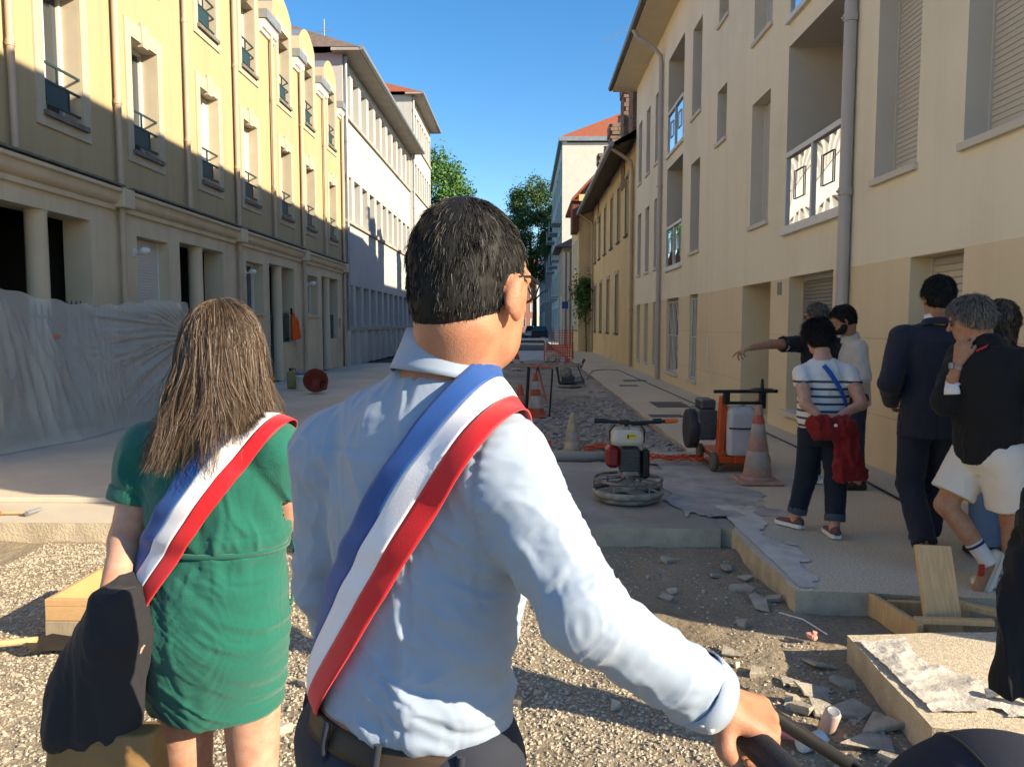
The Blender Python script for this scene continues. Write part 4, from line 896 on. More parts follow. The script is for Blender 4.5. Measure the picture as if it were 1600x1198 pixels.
def shoe(parent, an, fd, up=(0, 0, 1), L=0.27, mats=None, z=None, name='shoe', high=0.0):
    """shoe from lofted sections along fd; an = ankle point"""
    fd = unit(fd); up = unit(np.asarray(up) - fd * np.dot(up, fd)); sd = np.cross(fd, up); an = np.asarray(an, float); base = an - up * 0.075
    secs = [(-0.075, .018, .05), (-0.06, .032, .075 + high), (-0.02, .037, .085 + high), (0.03, .038, .075), (0.08, .044, .058), (0.13, .048, .05), (0.165, .043, .043), (0.19, .026, .034), (0.198, .008, .026)]
    n = 14; V = []; f = []; k = L / 0.27; mi = []
    for (y, w_, h_) in secs:
        for j in range(n):
            a = 2 * PI * j / n; x = math.cos(a) * w_; zz = math.sin(a); z_ = (0.022 + (h_ - 0.022) * max(0, zz) ** 0.8) if zz > 0 else 0.022
            V.append(base + fd * y * k + sd * x * (1 if zz > -0.3 else 0.95) + up * z_)
    for i in range(len(secs) - 1):
        for j in range(n): f.append((i*n+j, i*n+(j+1) % n, (i+1)*n+(j+1) % n, (i+1)*n+j))
    mb = MB(); mb.add(V, [q[::-1] for q in f], 0, True); mb.add(V[:n], (tuple(range(n)),), 0); mb.add(V[-n:], (tuple(range(n))[::-1],), 0)
    o = mb.build(name, mats[0], parent)
    ms = MB(); m = len(secs); pts = [(y, w_ + 0.004) for y, w_, h_ in secs]; ring = [base + fd * y * k + sd * w_ for y, w_ in pts] + [base + fd * y * k - sd * w_ for y, w_ in pts[::-1]]
    ring = [Vector(p) for p in ring]; U = Vector(up); r2 = [p + U * 0.028 for p in ring]; q = len(ring)
    ms.add(ring + r2, [tuple(range(q)), tuple(range(2*q - 1, q - 1, -1))] + [((i + 1) % q, i, q + i, q + (i + 1) % q) for i in range(q)], 0); ms.build('sole', mats[1], o)
    return o
# ---------------------------------------------------------------- hair
def strands(name, parent, roots, paths, width, mats, seed=0, tri=False, pick=None):
    """ribbon strands: paths (N,S,3)"""
    N_, S_, _ = paths.shape; rs = np.random.default_rng(seed); d = np.gradient(paths, axis=1); d /= np.linalg.norm(d, axis=2, keepdims=True) + 1e-9
    side = np.cross(d, rs.normal(size=(N_, 1, 3))); side /= np.linalg.norm(side, axis=2, keepdims=True) + 1e-9
    tp = np.linspace(1, 0.25, S_)[None, :, None] ** 0.7; w_ = width * rs.uniform(0.6, 1.3, (N_, 1, 1)) * tp
    V = np.stack([paths - side * w_, paths + side * w_], 2).reshape(-1, 3); b = (np.arange(N_) * S_ * 2)[:, None] + (np.arange(S_ - 1) * 2)[None, :]
    F = np.stack([b, b + 1, b + 3, b + 2], 2).reshape(-1, 4)
    if pick is None: pick = rs.choice(len(mats), N_, p=np.array([0.6, 0.3, 0.1][:len(mats)]) / sum([0.6, 0.3, 0.1][:len(mats)]))
    return from_np(name, V, F, mats, parent, smooth=True, mi=np.repeat(pick, S_ - 1))
def scalp_points(C, R, n, seed, sc=1.0, hairline=None):
    """points and normals on the skull, in the hair region"""
    rs = np.random.default_rng(seed); out = []; nn = []
    rad = np.array([0.078, 0.098, 0.094]) * sc; c0 = np.array([0, -0.012, 0.025]) * sc
    while len(out) < n:
        d = rs.normal(size=3); d /= np.linalg.norm(d); p = c0 + d * rad
        if hairline(p / sc, d): out.append(np.asarray(C) + R @ p); nn.append(R @ unit(d / rad))
    return np.array(out), np.array(nn)
def short_line(p, d):      # short male cut
    x, y, z = p; lim = -0.066 if y < -0.02 else (-0.066 + (y + 0.02) * 1.9)
    if y > 0.055: lim = 0.062 + (y - 0.055) * 0.5
    if abs(x) > 0.06 and -0.035 < y < 0.02 and z < 0.012: return False
    return z > lim
def short_hair(parent, C, R, n, L, mats, seed, sc=1.0, width=0.0011, part=(0.015, -0.045), flow=0.75, probs=None, taper=True):
    """short strands rooted on the hair cap that was meshed last"""
    Pm, Qm = LAST['PQ']; Nm = vnormals(Pm, Qm); rs = np.random.default_rng(seed); qc = Pm[Qm].mean(1); nl = Nm[Qm].mean(1) @ R; lc = (qc - np.asarray(C)) @ R
    ok = ~((nl[:, 2] < -0.8) | ((nl[:, 1] > 0.6) & (lc[:, 1] > 0.02) & (lc[:, 2] < 0.06))); ids = np.where(ok)[0]; f = Qm[rs.choice(ids, n)]; wt = rs.dirichlet((1, 1, 1, 1), n)
    P = (Pm[f] * wt[:, :, None]).sum(1); N = (Nm[f] * wt[:, :, None]).sum(1); N /= np.linalg.norm(N, axis=1, keepdims=True) + 1e-9
    crown = np.asarray(C) + R @ np.array([part[0], part[1], 0.125]); t = P - crown; t[:, 2] -= 0.02; t -= N * (t * N).sum(1, keepdims=True); t /= np.linalg.norm(t, axis=1, keepdims=True) + 1e-6
    d0 = N * (1 - flow) + t * flow + rs.normal(size=P.shape) * 0.16; cl = np.stack([fbm(P * 60, 2, seed + i) for i in range(3)], 1); d0 += cl * 0.45
    d0 /= np.linalg.norm(d0, axis=1, keepdims=True); S_ = 4; ln = L * rs.uniform(0.55, 1.15, n); pts = []
    loc = (P - np.asarray(C)) @ R
    if taper: ln *= np.clip(0.35 + (loc[:, 2] + 0.07) / 0.13, 0.35, 1.0)
    for k in range(S_):
        u = k / (S_ - 1); q = P - N * 0.001 + d0 * (ln * u)[:, None]; q = q + N * (-(ln * u * u) * 0.18)[:, None] + np.array([0, 0, -1]) * (ln * 0.2 * u * u)[:, None]; pts.append(q)
    pick = None if probs is None else rs.choice(len(mats), n, p=probs)
    return strands('hair', parent, P, np.stack(pts, 1), width, mats, seed, pick=pick)
def hair_cap(F, C, R, sc=1.0, inf=0.004, zcut=-0.045):
    g = lambda x, y, z: A3(C) + R @ (np.array([x, y, z]) * sc); F.ell(g(0, -0.014, 0.026), np.array([0.078, 0.097, 0.095]) * sc + inf, R, 0.0)
    F.ell(g(0, -0.045, -0.03), np.array([0.062, 0.062, 0.06]) * sc + inf * 0.5, R, 0.02)
    n1 = R @ unit([0, 0.75, -0.66]); F.plane(g(0, 0.052, 0.03), n1); F.plane(g(0, -0.03, zcut - 0.02), R @ np.array([0, 0.55, -1.0]))
# ================================================================ people
def ring_band(F, C, n, e1, e2, hw, off, rows, nth=120, th0=0, th1=360, rmax=0.45, closed=True, rowsplit=None, smooth_n=3):
    """ribbon lying on field F: planes n.(p-C)=u, polar rays in each plane. returns verts grid (len(rows), nth, 3)"""
    C = np.asarray(C, float); n = unit(n); e1 = unit(np.asarray(e1) - n * np.dot(e1, n)); e2 = unit(np.asarray(e2) - n * np.dot(e2, n) - e1 * np.dot(e2, e1))
    th = np.radians(np.linspace(th0, th1, nth, endpoint=not closed)); D = np.cos(th)[:, None] * e1 + np.sin(th)[:, None] * e2; out = []
    rs = np.linspace(rmax, 0.02, 180)
    for u in rows:
        base = C + n * u; hit = np.full(nth, 0.02); done = np.zeros(nth, bool); prev = np.full(nth, 1.0); pr_ = rmax
        for r in rs:
            f = F.sample(base + D * r) - off; m = (~done) & (f < 0)
            t = prev / (prev - f + 1e-9); hit[m] = (pr_ + (r - pr_) * t)[m]; done |= m; prev = f; pr_ = r
        out.append(hit)
    H = np.array(out)
    for _ in range(smooth_n):
        if closed: H = np.maximum(H, (np.roll(H, 1, 1) + np.roll(H, -1, 1) + 2 * H) / 4)
        else: H[:, 1:-1] = np.maximum(H[:, 1:-1], (H[:, :-2] + H[:, 2:] + 2 * H[:, 1:-1]) / 4)
    return np.stack([C + n * u + D * h[:, None] for u, h in zip(rows, H)], 0)
def grid_mesh(name, G, m, parent, closed=True, org=None, thick=0.0025, center=None):
    """sheet from a grid (a,b,3) given a little thickness"""
    a, b, _ = G.shape; P = G.reshape(-1, 3); nb = b if closed else b - 1; f = []
    i, j = np.meshgrid(np.arange(a - 1), np.arange(nb), indexing='ij'); j2 = (j + 1) % b
    Q = np.stack([i*b + j, i*b + j2, (i+1)*b + j2, (i+1)*b + j], 2).reshape(-1, 4); N = vnormals(P, Q)
    if center is not None:
        if (N * (P - np.asarray(center))).sum() < 0: Q = Q[:, ::-1]; N = -N
    P2 = P - N * thick; n = len(P); Q2 = Q[:, ::-1] + n
    jj = np.arange(nb); j2 = (jj + 1) % b; E = [np.stack([jj, jj + n, j2 + n, j2], 1), np.stack([(a-1)*b + j2, (a-1)*b + j2 + n, (a-1)*b + jj + n, (a-1)*b + jj], 1)]
    if not closed:
        ii = np.arange(a - 1); E += [np.stack([ii*b, (ii+1)*b, (ii+1)*b + n, ii*b + n], 1), np.stack([(ii+1)*b + b - 1, ii*b + b - 1, ii*b + b - 1 + n, (ii+1)*b + b - 1 + n], 1)]
    return from_np(name, np.concatenate([P, P2]), np.concatenate([Q, Q2] + E), m, parent, org=org, smooth=True)
def collar_mesh(parent, N0, up, fwd, rx, ry, h, m, flare=0.016, drop=0.035, name='collar', gap=14):
    up = unit(up); fwd = unit(np.asarray(fwd) - up * np.dot(fwd, up)); rt = np.cross(fwd, up); th = np.radians(np.linspace(gap, 360 - gap, 60)); rows = []
    for (k, dz, w_) in ((0.0, -0.01, 0.0), (0.0, h, -0.3), (0.18, h + 0.004, -0.3), (0.5, h * 0.55, 0.35), (1.0, -0.004, 0.9), (1.12, -0.012, 1.0)):
        r = []
        for t in th:
            fr = (1 + math.cos(t)) / 2; z = dz - drop * fr ** 2 * (0.6 + 0.5 * k); a = 1 + 0.0
            r.append(np.asarray(N0) + fwd * math.cos(t) * (ry + flare * k) + rt * math.sin(t) * (rx + flare * k) + up * z)
        rows.append(r)
    return grid_mesh(name, np.array(rows), m, parent, closed=False, thick=0.002)
def garment(J, h, pm, xh, xs, secs, sleeve, lo_hi=None, kk=0.03, shr=0.058):
    """sleeve: dict side -> (fraction 0..2, r_shoulder, r_elbow, r_elbow2, r_wrist)"""
    lo, hi = lo_hi or bounds(J, 0.26); F = Field(lo, hi, h); F.loft(pm, J['neck'], xh, xs, secs, kk)
    T = Field(lo, hi, h) if lo_hi is None else Field(lo, hi, h); T.F = F.F.copy()
    for s in 'RL':
        for G in (F, T): G.cone(A3(J['neck']) + (A3(J['sh'+s]) - A3(J['neck'])) * 0.12 + (0, 0, -0.032), J['sh'+s], 0.05, shr, 0.03)
        fr, a, b, c, d = sleeve[s]; sh, el, wr = A3(J['sh'+s]), A3(J['el'+s]), A3(J['wr'+s])
        if fr <= 1: F.cone(sh, sh + (el - sh) * fr, a, a + (b - a) * fr, 0.02); 
        else: F.cone(sh, el, a, b, kk); F.cone(el, el + (wr - el) * (fr - 1), c, c + (d - c) * (fr - 1), 0.02)
    return F, T
def sleeve_end(F, J, s, fr):
    sh, el, wr = A3(J['sh'+s]), A3(J['el'+s]), A3(J['wr'+s]); a, b = (sh, el) if fr <= 1 else (el, wr); t = fr if fr <= 1 else fr - 1
    p = a + (b - a) * t; d = unit(b - a); m = 0.085; sl, X, Y, Z = F.sub(p - m, p + m); q = (X - p[0]) * d[0] + (Y - p[1]) * d[1] + (Z - p[2]) * d[2]
    v2 = (X - p[0])**2 + (Y - p[1])**2 + (Z - p[2])**2; near = (v2 < m * m) & (v2 - q * q < 0.066 ** 2)
    F.F[sl] = np.where(near & (q > 0), np.maximum(F.F[sl], q), F.F[sl])
def trousers(J, h, pm, xh, xs, secs, ra, cut=None, lo_hi=None, k=0.025):
    lo, hi = lo_hi or bounds(J, 0.2); F = Field(lo, hi, h); F.loft(pm, J['neck'], xh, xs, secs, 0.03)
    for s in 'RL':
        hp, kn, an = A3(J['hip'+s]), A3(J['kn'+s]), A3(J['an'+s])
        if cut is not None and cut <= 1: e = hp + (kn - hp) * cut; F.cone(hp, e, ra[0], ra[1], k); d = unit(kn - hp); m = 0.14; sl, X, Y, Z = F.sub(e - m, e + m); q = (X-e[0])*d[0] + (Y-e[1])*d[1] + (Z-e[2])*d[2]; F.F[sl] = np.maximum(F.F[sl], np.where(np.abs((X-e[0])**2+(Y-e[1])**2+(Z-e[2])**2) < m*m, q, -1))
        else:
            F.cone(hp, kn, ra[0], ra[1], k); e = kn + (an - kn) * (cut - 1 if cut else 0.98); F.cone(kn, e, ra[1], ra[2], 0.02); d = unit(an - kn); m = 0.1; sl, X, Y, Z = F.sub(e - m, e + m); q = (X-e[0])*d[0] + (Y-e[1])*d[1] + (Z-e[2])*d[2]; F.F[sl] = np.maximum(F.F[sl], np.where(((X-e[0])**2+(Y-e[1])**2+(Z-e[2])**2) < m*m, q, -1))
    return F
def seg_d(P, a, b):
    a = np.asarray(a, float); b = np.asarray(b, float); d = b - a; t = np.clip((P - a) @ d / (d @ d), 0, 1); return np.linalg.norm(P - a - t[:, None] * d, axis=1), t
def generic_folds(J, amp=0.006, seed=1, zs=1.0):
    def f(P, N):
        d = amp * (ridge(P * np.array([9, 9, 5 * zs]), seed) - 0.3)
        for s in 'RL':
            dd, t = seg_d(P, J['sh'+s], J['el'+s]); w_ = np.exp(-(dd / 0.08) ** 2); d = d + w_ * amp * (ridge(P * np.array([13, 13, 17]), seed + 3) - 0.3)
        return d
    return f
def leg_folds(J, amp=0.006, seed=2):
    def f(P, N):
        d = amp * 0.6 * (ridge(P * np.array([10, 10, 6]), seed) - 0.3)
        for s in 'RL':
            w_ = np.exp(-((np.linalg.norm(P - np.asarray(J['kn'+s]), axis=1)) / 0.13) ** 2) + np.exp(-((np.linalg.norm(P - np.asarray(J['an'+s]), axis=1)) / 0.14) ** 2)
            d = d + w_ * amp * (ridge(P * np.array([9, 9, 24]), seed + 3) - 0.3)
        return d
    return f
def glasses(parent, C, R, sc, m, lens):
    g = lambda x, y, z: A3(C) + R @ (np.array([x, y, z]) * sc); mb = MB()
    for sx in (-1, 1):
        mb.tube([g(sx * 0.086, -0.012, 0.006), g(sx * 0.080, 0.03, 0.012), g(sx * 0.062, 0.088, 0.008)], 0.0022, 6)
        mb.tube([g(sx * (0.034 + 0.023 * math.cos(a)), 0.097 - 0.3 * abs(0.023 * math.cos(a) + 0.01), -0.002 + 0.017 * math.sin(a)) for a in np.linspace(0, 2*PI, 14)], 0.0022, 5)
    mb.tube([g(-0.011, 0.0945, 0.004), g(0.0, 0.104, 0.005), g(0.011, 0.0945, 0.004)], 0.002, 5); o = mb.build('glasses', m, parent)
    mb = MB()
    for sx in (-1, 1): mb.add([g(sx * (0.034 + 0.022 * math.cos(a)), 0.097 - 0.3 * abs(0.022 * math.cos(a) + 0.01), -0.002 + 0.016 * math.sin(a)) for a in np.linspace(0, 2*PI, 14, endpoint=False)], (tuple(range(14)),))
    mb.build('lens', lens, o); return o
M_hairK = [mat('hair_black', (0.012, 0.011, 0.010), 0.6, spec=0.2), mat('hair_dark', (0.030, 0.026, 0.024), 0.6, spec=0.2), mat('hair_grey', (0.13, 0.12, 0.115), 0.6, spec=0.2)]
M_hairG = [mat('hair_midgrey', (0.12, 0.10, 0.085), 0.45), mat('hair_lightgrey', (0.30, 0.26, 0.22), 0.45), mat('hair_brown', (0.05, 0.038, 0.03), 0.45)]
M_hairB = [mat('hair_brown_dark', (0.070, 0.045, 0.029), 0.45, spec=0.45), mat('hair_brown_mid', (0.115, 0.075, 0.047), 0.45, spec=0.45), mat('hair_brown_light', (0.19, 0.125, 0.078), 0.45, spec=0.45)]
M_blackcloth = mat('black_cloth', (0.010, 0.011, 0.014), 0.85, var=0.2, bump=0.1, bscale=300, sheen=0.05)
M_blackplastic = mat('black_plastic', (0.012, 0.012, 0.013), 0.4, spec=0.4)
M_eye = mat('eye_white', (0.7, 0.68, 0.65), 0.2)
M_lens = mat('dark_lens', (0.01, 0.01, 0.012), 0.05, spec=0.8)
def fabric(name, c, rough=0.85, bump=0.12, bs=500, var=0.06, sheen=0.05): return mat(name, c, rough, var=var, vscale=6, bump=bump, bscale=bs, sheen=sheen, wr=(8, 0.6, (1, 1, 0.8)))

# ---------------------------------------------------------------- the man in the pale blue shirt
J = dict(head=(-0.079,1.150,1.560), neck=(-0.112,1.160,1.431), shR=(-0.038,1.045,1.306), shL=(-0.308,1.220,1.297), elR=(0.078,0.955,1.135), wrR=(0.262,1.020,0.985), elL=(-0.334,1.265,1.064), wrL=(-0.305,1.360,0.860),
         hipR=(-0.095,1.080,0.856), hipL=(-0.262,1.165,0.850), knR=(-0.060,1.10,0.38), knL=(-0.275,1.23,0.37), anR=(-0.075,1.06,-0.065), anL=(-0.29,1.19,-0.065))
J = {k: np.array(v) for k, v in J.items()}
man = empty('person', (-0.18, 1.12, -0.15)); tag(man, 'man in pale blue shirt and tricolour sash seen from behind, gripping a stroller', 'person')
RH = headrot(30, 4); xs = unit(J['shR'] - J['shL']); xh = unit(J['hipR'] - J['hipL']); pm = (J['hipR'] + J['hipL']) / 2; fw = unit(np.cross((0, 0, 1), xs))
sk = skinmat('tanned', (0.44, 0.225, 0.135))
hd = unit(np.array([0.86, 0.20, -0.42])); hn = unit(np.array([0.30, -0.30, 0.9]))
F = body_field(J, RH, 0.0052, 1.0, hands=dict(R=dict(d=hd, n=hn, curl=(48, 62, 48), spread=2, sc=1.0, skip_thumb=True)), neckr=0.058, headsc=1.03, footdir=dict(R=fw, L=fw))
# thumb closing under the bar
w0 = J['wrR']; F.cone(w0 + (0.01, -0.015, -0.018), w0 + (0.005, -0.035, -0.048), 0.015, 0.013, 0.012); F.cone(w0 + (0.005, -0.035, -0.048), w0 + (0.025, -0.040, -0.078), 0.0125, 0.0105, 0.006)
body = to_mesh(F, 'body', sk, man, rl=1); BODY = LAST['PQ']
eyes(man, J['head'], RH, 1.03, None).build('eye', M_eye, body)
lo = np.array([-0.50, 0.74, 0.80]); hi = np.array([0.36, 1.62, 1.52])
secsS = scaled([(0.085, .148, .104, 0, -.004), (0.12, .162, .118, 0, -.004), (0.18, .163, .121, 0, -.004), (0.30, .156, .116, 0, -.002), (0.45, .162, .120, 0, 0), (0.62, .180, .128, 0, -.004), (0.76, .188, .124, 0, -.010), (0.87, .155, .100, 0, -.014), (0.95, .095, .074, 0, -.012), (1.0, .07, .06, 0, -.006)], 0.965, 0.965)
Fs, Ft = garment(J, 0.004, pm, xh, xs, secsS, dict(R=(1.88, .068, .053, .052, .044), L=(1.9, .062, .052, .050, .042)), (lo, hi), 0.035, 0.058)
for s in 'RL': sleeve_end(Fs, J, s, 1.88)
sa = unit(J['elR'] - J['shR']); SEAM = J['shR'] + xs * 0.012
A_ = np.array([-0.100, 1.09, 1.385]); B_ = np.array([-0.312, 1.21, 1.015]); C_ = np.array([-0.180, 1.14, 1.17]); SASH = (unit(np.cross(unit(B_ - A_), fw + np.array([0, 0, 0.32]))), C_)
def shirt_folds(P, N):
    lx = (P - pm) @ xs; z = P[:, 2]; dR, tR = seg_d(P, J['shR'], J['elR']); dF, tF = seg_d(P, J['elR'], J['wrR']); dL, _ = seg_d(P, J['shL'], J['elL'])
    wr = np.clip(1 - np.minimum(np.minimum(dR, dF), dL) / 0.10, 0, 1) ** 0.7; wR = np.clip(1 - np.minimum(dR, dF) / 0.105, 0, 1)
    wt = 1 - np.clip(wr * 1.3, 0, 1)
    # torso: long soft drapes falling from shoulder blades, gathers above the belt, diagonal pulls to the right armpit
    d = wt * 0.012 * (ridge(np.stack([lx * 6, z * 1.6, 0 * z], 1) + fbm(P * 3, 2, 4)[:, None] * 0.5, 12) - 0.35)
    low = np.clip((1.06 - z) / 0.16, 0, 1); d += wt * low * 0.013 * (ridge(np.stack([lx * 3.2 + z * 2, z * 13, 0 * z], 1), 31) - 0.35)
    pull = np.exp(-((lx - 0.11) / 0.10) ** 2) * np.clip((1.36 - z) / 0.1, 0, 1); q = (lx * 0.75 + z * 0.9); d += wt * pull * 0.014 * (ridge(np.stack([q * 15, (lx - z) * 3.5, 0 * z], 1), 44) - 0.3)
    # sleeve: diagonal twists, bunching before the cuff and at the elbow
    al = np.where(dR < dF, tR * 0.24, 0.24 + tF * 0.24); ang = (P - J['elR']) @ np.cross(sa, xs) * 12
    bunch = 0.35 + 1.0 * np.exp(-((al - 0.24) / 0.07) ** 2) + 1.3 * np.clip((al - 0.37) / 0.08, 0, 1)
    d += wR * bunch * 0.011 * (ridge(np.stack([al * 17 + ang * 0.8, ang * 1.0 + 3, lx * 3], 1), 71) - 0.3)
    d += (wr - wR).clip(0) * 0.008 * (ridge(P * np.array([11, 11, 12]), 19) - 0.3)
    d += 0.0045 * (ridge(np.stack([lx * 16 + z * 5, z * 11 - lx * 6, P[:, 1] * 6], 1), 88) - 0.3) + wR * 0.006 * (ridge(np.stack([al * 34 + ang * 2, ang * 2.5, lx * 5], 1), 97) - 0.3) + low * 0.004 * (ridge(np.stack([lx * 9, z * 34, 0 * z], 1), 99) - 0.3)
    sm = np.exp(-((np.abs((P - SASH[1]) @ SASH[0]) / 0.085) ** 4)); d = np.where(d > 0, d * (1 - 0.8 * sm), d * (1 - 0.4 * sm))
    # seams: yoke, darts, armhole
    back = ((P - pm) @ fw < 0); yk = 1.322 + 0.05 * lx
    d -= np.where(back & (np.abs(lx) < 0.19), 0.0022 * np.exp(-((z - yk) / 0.004) ** 2), 0)
    for x0 in (-0.078, 0.078): d -= np.where(back & (z < 1.18), 0.0025 * np.exp(-((lx - x0 - 0.02 * (z - 1.0)) / 0.004) ** 2), 0)
    pl = (P - SEAM) @ unit(xs * 0.95 - np.array([0, 0, 0.12])); m = np.exp(-(pl / 0.005) ** 2) * (dR < 0.13); d -= m * 0.003; pk = np.exp(-((pl - 0.008) / 0.010) ** 2) * (dR < 0.13) * np.sin(z * 420) * 0.0012; d += pk
    return d
M_shirt = mat('pale_blue_cotton', (0.295, 0.355, 0.445), 0.75, var=0.04, vscale=5, bump=0.10, bscale=700, sheen=0.12, spec=0.3, wr=(9, 0.55, (1, 1, 0.6)))
shirt = to_mesh(Fs, 'shirt', M_shirt, man, shirt_folds, 2)
up_n = unit(np.array([0.02, 0.0, 0.12]) + RH @ np.array([0, 0.015, 0.1])); collar_mesh(shirt, J['neck'] + np.array([-0.004, -0.006, 0.004]), up_n, fw, 0.067, 0.067, 0.046, M_shirt, 0.017, 0.05)
# cuff of the right sleeve
cd = unit(J['wrR'] - J['elR']); c0 = J['elR'] + (J['wrR'] - J['elR']) * 0.82; c1 = J['wrR'] - cd * 0.006
mb = MB(); u1 = unit(np.cross(cd, (0, 0, 1))); u2 = np.cross(cd, u1); vs = []
prof = [(0.0, .050), (0.0, .0525), (0.5, .0515), (1.0, .0475), (1.0, .0435), (0.7, .041)]
for (t, r) in prof:
    for k in range(32): a = 2*PI*k/32; vs.append(c0 + (c1 - c0) * t + (u1 * math.cos(a) + u2 * math.sin(a)) * r * (1 + 0.03 * math.sin(3*a)))
mb.add(vs, [(i*32+k, i*32+(k+1) % 32, (i+1)*32+(k+1) % 32, (i+1)*32+k) for i in range(5) for k in range(32)], 0, True); cuff = mb.build('cuff', M_shirt, shirt)
mb = MB()
for t in (0.3, 0.75):
    p = c0 + (c1 - c0) * t + unit(u1 * 0.35 + u2 * (-1 if u2[2] > 0 else 1) * 0.5 + np.array([0, -0.8, -0.2])) * 0.0505; mb.sphere(p, 0.0055, 8, sc=(1, .6, 1))
mb.build('button', M_white, shirt)
# trousers, belt
M_navy = fabric('navy_trousers', (0.020, 0.024, 0.038), 0.8)
tsec = [(-0.18, .10, .09, 0, 0), (-0.10, .155, .118, 0, -.008), (0.0, .170, .126, 0, -.012), (0.06, .160, .115, 0, -.006), (0.115, .155, .110, 0, -.004)]
lo2 = np.array([-0.55, 0.72, -0.16]); hi2 = np.array([0.2, 1.55, 0.98])
Fp = trousers(J, 0.007, pm, xh, xs, tsec, (0.098, 0.072, 0.062), None, (lo2, hi2)); to_mesh(Fp, 'trousers', M_navy, man, leg_folds(J, 0.006))
Fb_ = Field(pm - 0.3, pm + 0.3, 0.006); Fb_.loft(pm, J['neck'], xh, xs, tsec + [(0.2, .157, .112, 0, -.004)], 0.01)
axis = unit(J['neck'] - pm); cb = pm + axis * 0.046
G = ring_band(Fb_, cb, axis, xh, fw, 0.018, 0.006, [-0.017, -0.008, 0.008, 0.017], 96); belt = grid_mesh('belt', G, mat('brown_belt', (0.055, 0.035, 0.022), 0.5, var=0.2, vscale=20), man, True, center=cb, thick=0.004)
for t in (200, 245, 285, 330): mb = MB(); a = math.radians(t); i = int(t / 360 * 96); p = G[1, i]; o_ = unit(p - cb); mb.tube([p - axis * 0.026 + o_ * 0.003, p + o_ * 0.006, p + axis * 0.030 + o_ * 0.003], 0.006, 6); mb.build('belt_loop', M_navy, belt)
for s in 'RL': shoe(man, J['an'+s], fw, mats=[M_blackplastic, M_blackplastic])
# sash in three bands
M_sb = mat('sash_blue', (0.012, 0.070, 0.27), 0.55, bump=0.15, bscale=500, sheen=0.2); M_sw = mat('sash_white', (0.78, 0.76, 0.80), 0.55, bump=0.15, bscale=500, sheen=0.2); M_sr = mat('sash_red', (0.60, 0.010, 0.018), 0.55, bump=0.15, bscale=500, sheen=0.2)
def sash(parent, T, A_, B_, fwd, C_, wid, off=0.007, flip=1, nth=160, tilt=0.0):
    n = unit(np.cross(unit(B_ - A_), fwd + np.array([0, 0, tilt]))) * flip; e1 = unit(A_ - B_); w3 = wid / 3; top = None
    lat = lambda G: G
    for nm, k, m in (('sash', 0, M_sw), ('blue_band', 1, M_sb), ('red_band', -1, M_sr)):
        rows = [k * w3 - w3 / 2 + w3 * q for q in (0.0, 0.15, 0.5, 0.85, 1.0)]
        G = ring_band(T, C_, n, e1, fwd, 0, off, rows, nth, rmax=0.5)
        wv = 0.0022 * np.array([[math.sin(9 * a / nth * 2 * PI + 2 * r * 30) for a in range(nth)] for r in rows]); G = G + (wv[:, :, None]) * ((G - C_) / np.linalg.norm(G - C_, axis=2, keepdims=True))
        o = grid_mesh(nm, G, m, parent if top is None else top, True, center=C_, thick=0.0022)
        if top is None: top = o
    return top
A_ = np.array([-0.100, 1.09, 1.385]); B_ = np.array([-0.312, 1.21, 1.015]); C_ = np.array([-0.180, 1.14, 1.17])
Ft.cone(J['shR'], J['shR'] + (J['elR'] - J['shR']) * 0.10, 0.066, 0.064, 0.035)
sash(man, Ft, A_, B_, fw, C_, 0.102, 0.015, flip=-1, tilt=0.32)
# head hair, ear shadow side, stubble and glasses
hc = Field(J['head'] - 0.16, J['head'] + 0.16, 0.004); hair_cap(hc, J['head'], RH, 1.02, 0.001, -0.066); cap = to_mesh(hc, 'hair_base', M_hairK[0], body, lambda P, N: 0.001 * fbm(P * 90, 3, 3), 1)
short_hair(body, J['head'], RH, 52000, 0.017, M_hairK, 3, 1.02, 0.00042, flow=0.92, probs=[0.58, 0.30, 0.12])
glasses(man, J['head'], RH, 1.03, M_blackplastic, mat('clear_lens', (0.3, 0.3, 0.3), 0.05, spec=0.8, alpha=0.25))

# ---------------------------------------------------------------- the woman in the green dress
J = dict(head=(-0.715,1.825,1.435), neck=(-0.732,1.800,1.283), shR=(-0.590,1.780,1.208), shL=(-0.905,1.820,1.195), elR=(-0.572,1.850,1.030), wrR=(-0.660,2.050,0.937), elL=(-0.950,1.785,0.985), wrL=(-0.925,1.650,0.880), hipR=(-0.666,1.800,0.720), hipL=(-0.844,1.830,0.715),
         knR=(-0.665,1.80,0.33), knL=(-0.845,1.84,0.33), anR=(-0.655,1.77,-0.06), anL=(-0.85,1.81,-0.06))
J = {k: np.array(v) for k, v in J.items()}
wom = empty('person', (-0.75, 1.81, -0.15)); tag(wom, 'long haired woman in a green linen dress with a tricolour sash, seen from behind', 'person')
RW = headrot(6, 6); xs = unit(J['shR'] - J['shL']); xh = unit(J['hipR'] - J['hipL']); pm = (J['hipR'] + J['hipL']) / 2; fw = unit(np.cross((0, 0, 1), xs))
skw = skinmat('fair', (0.56, 0.34, 0.25))
F = body_field(J, RW, 0.0065, 0.92, neckr=0.052, headsc=0.98, footdir=dict(R=fw, L=fw), hands=dict(L=dict(d=(0.1, -0.2, -1), n=(-1, -0.2, 0), curl=(45, 60, 45)))); wbody = to_mesh(F, 'body', skw, wom, rl=1)
eyes(wom, J['head'], RW, 0.98, None).build('eye', M_eye, wbody)
Lw = float(np.linalg.norm(J['neck'] - pm)); tz = lambda z: (z - pm[2]) / (J['neck'][2] - pm[2])
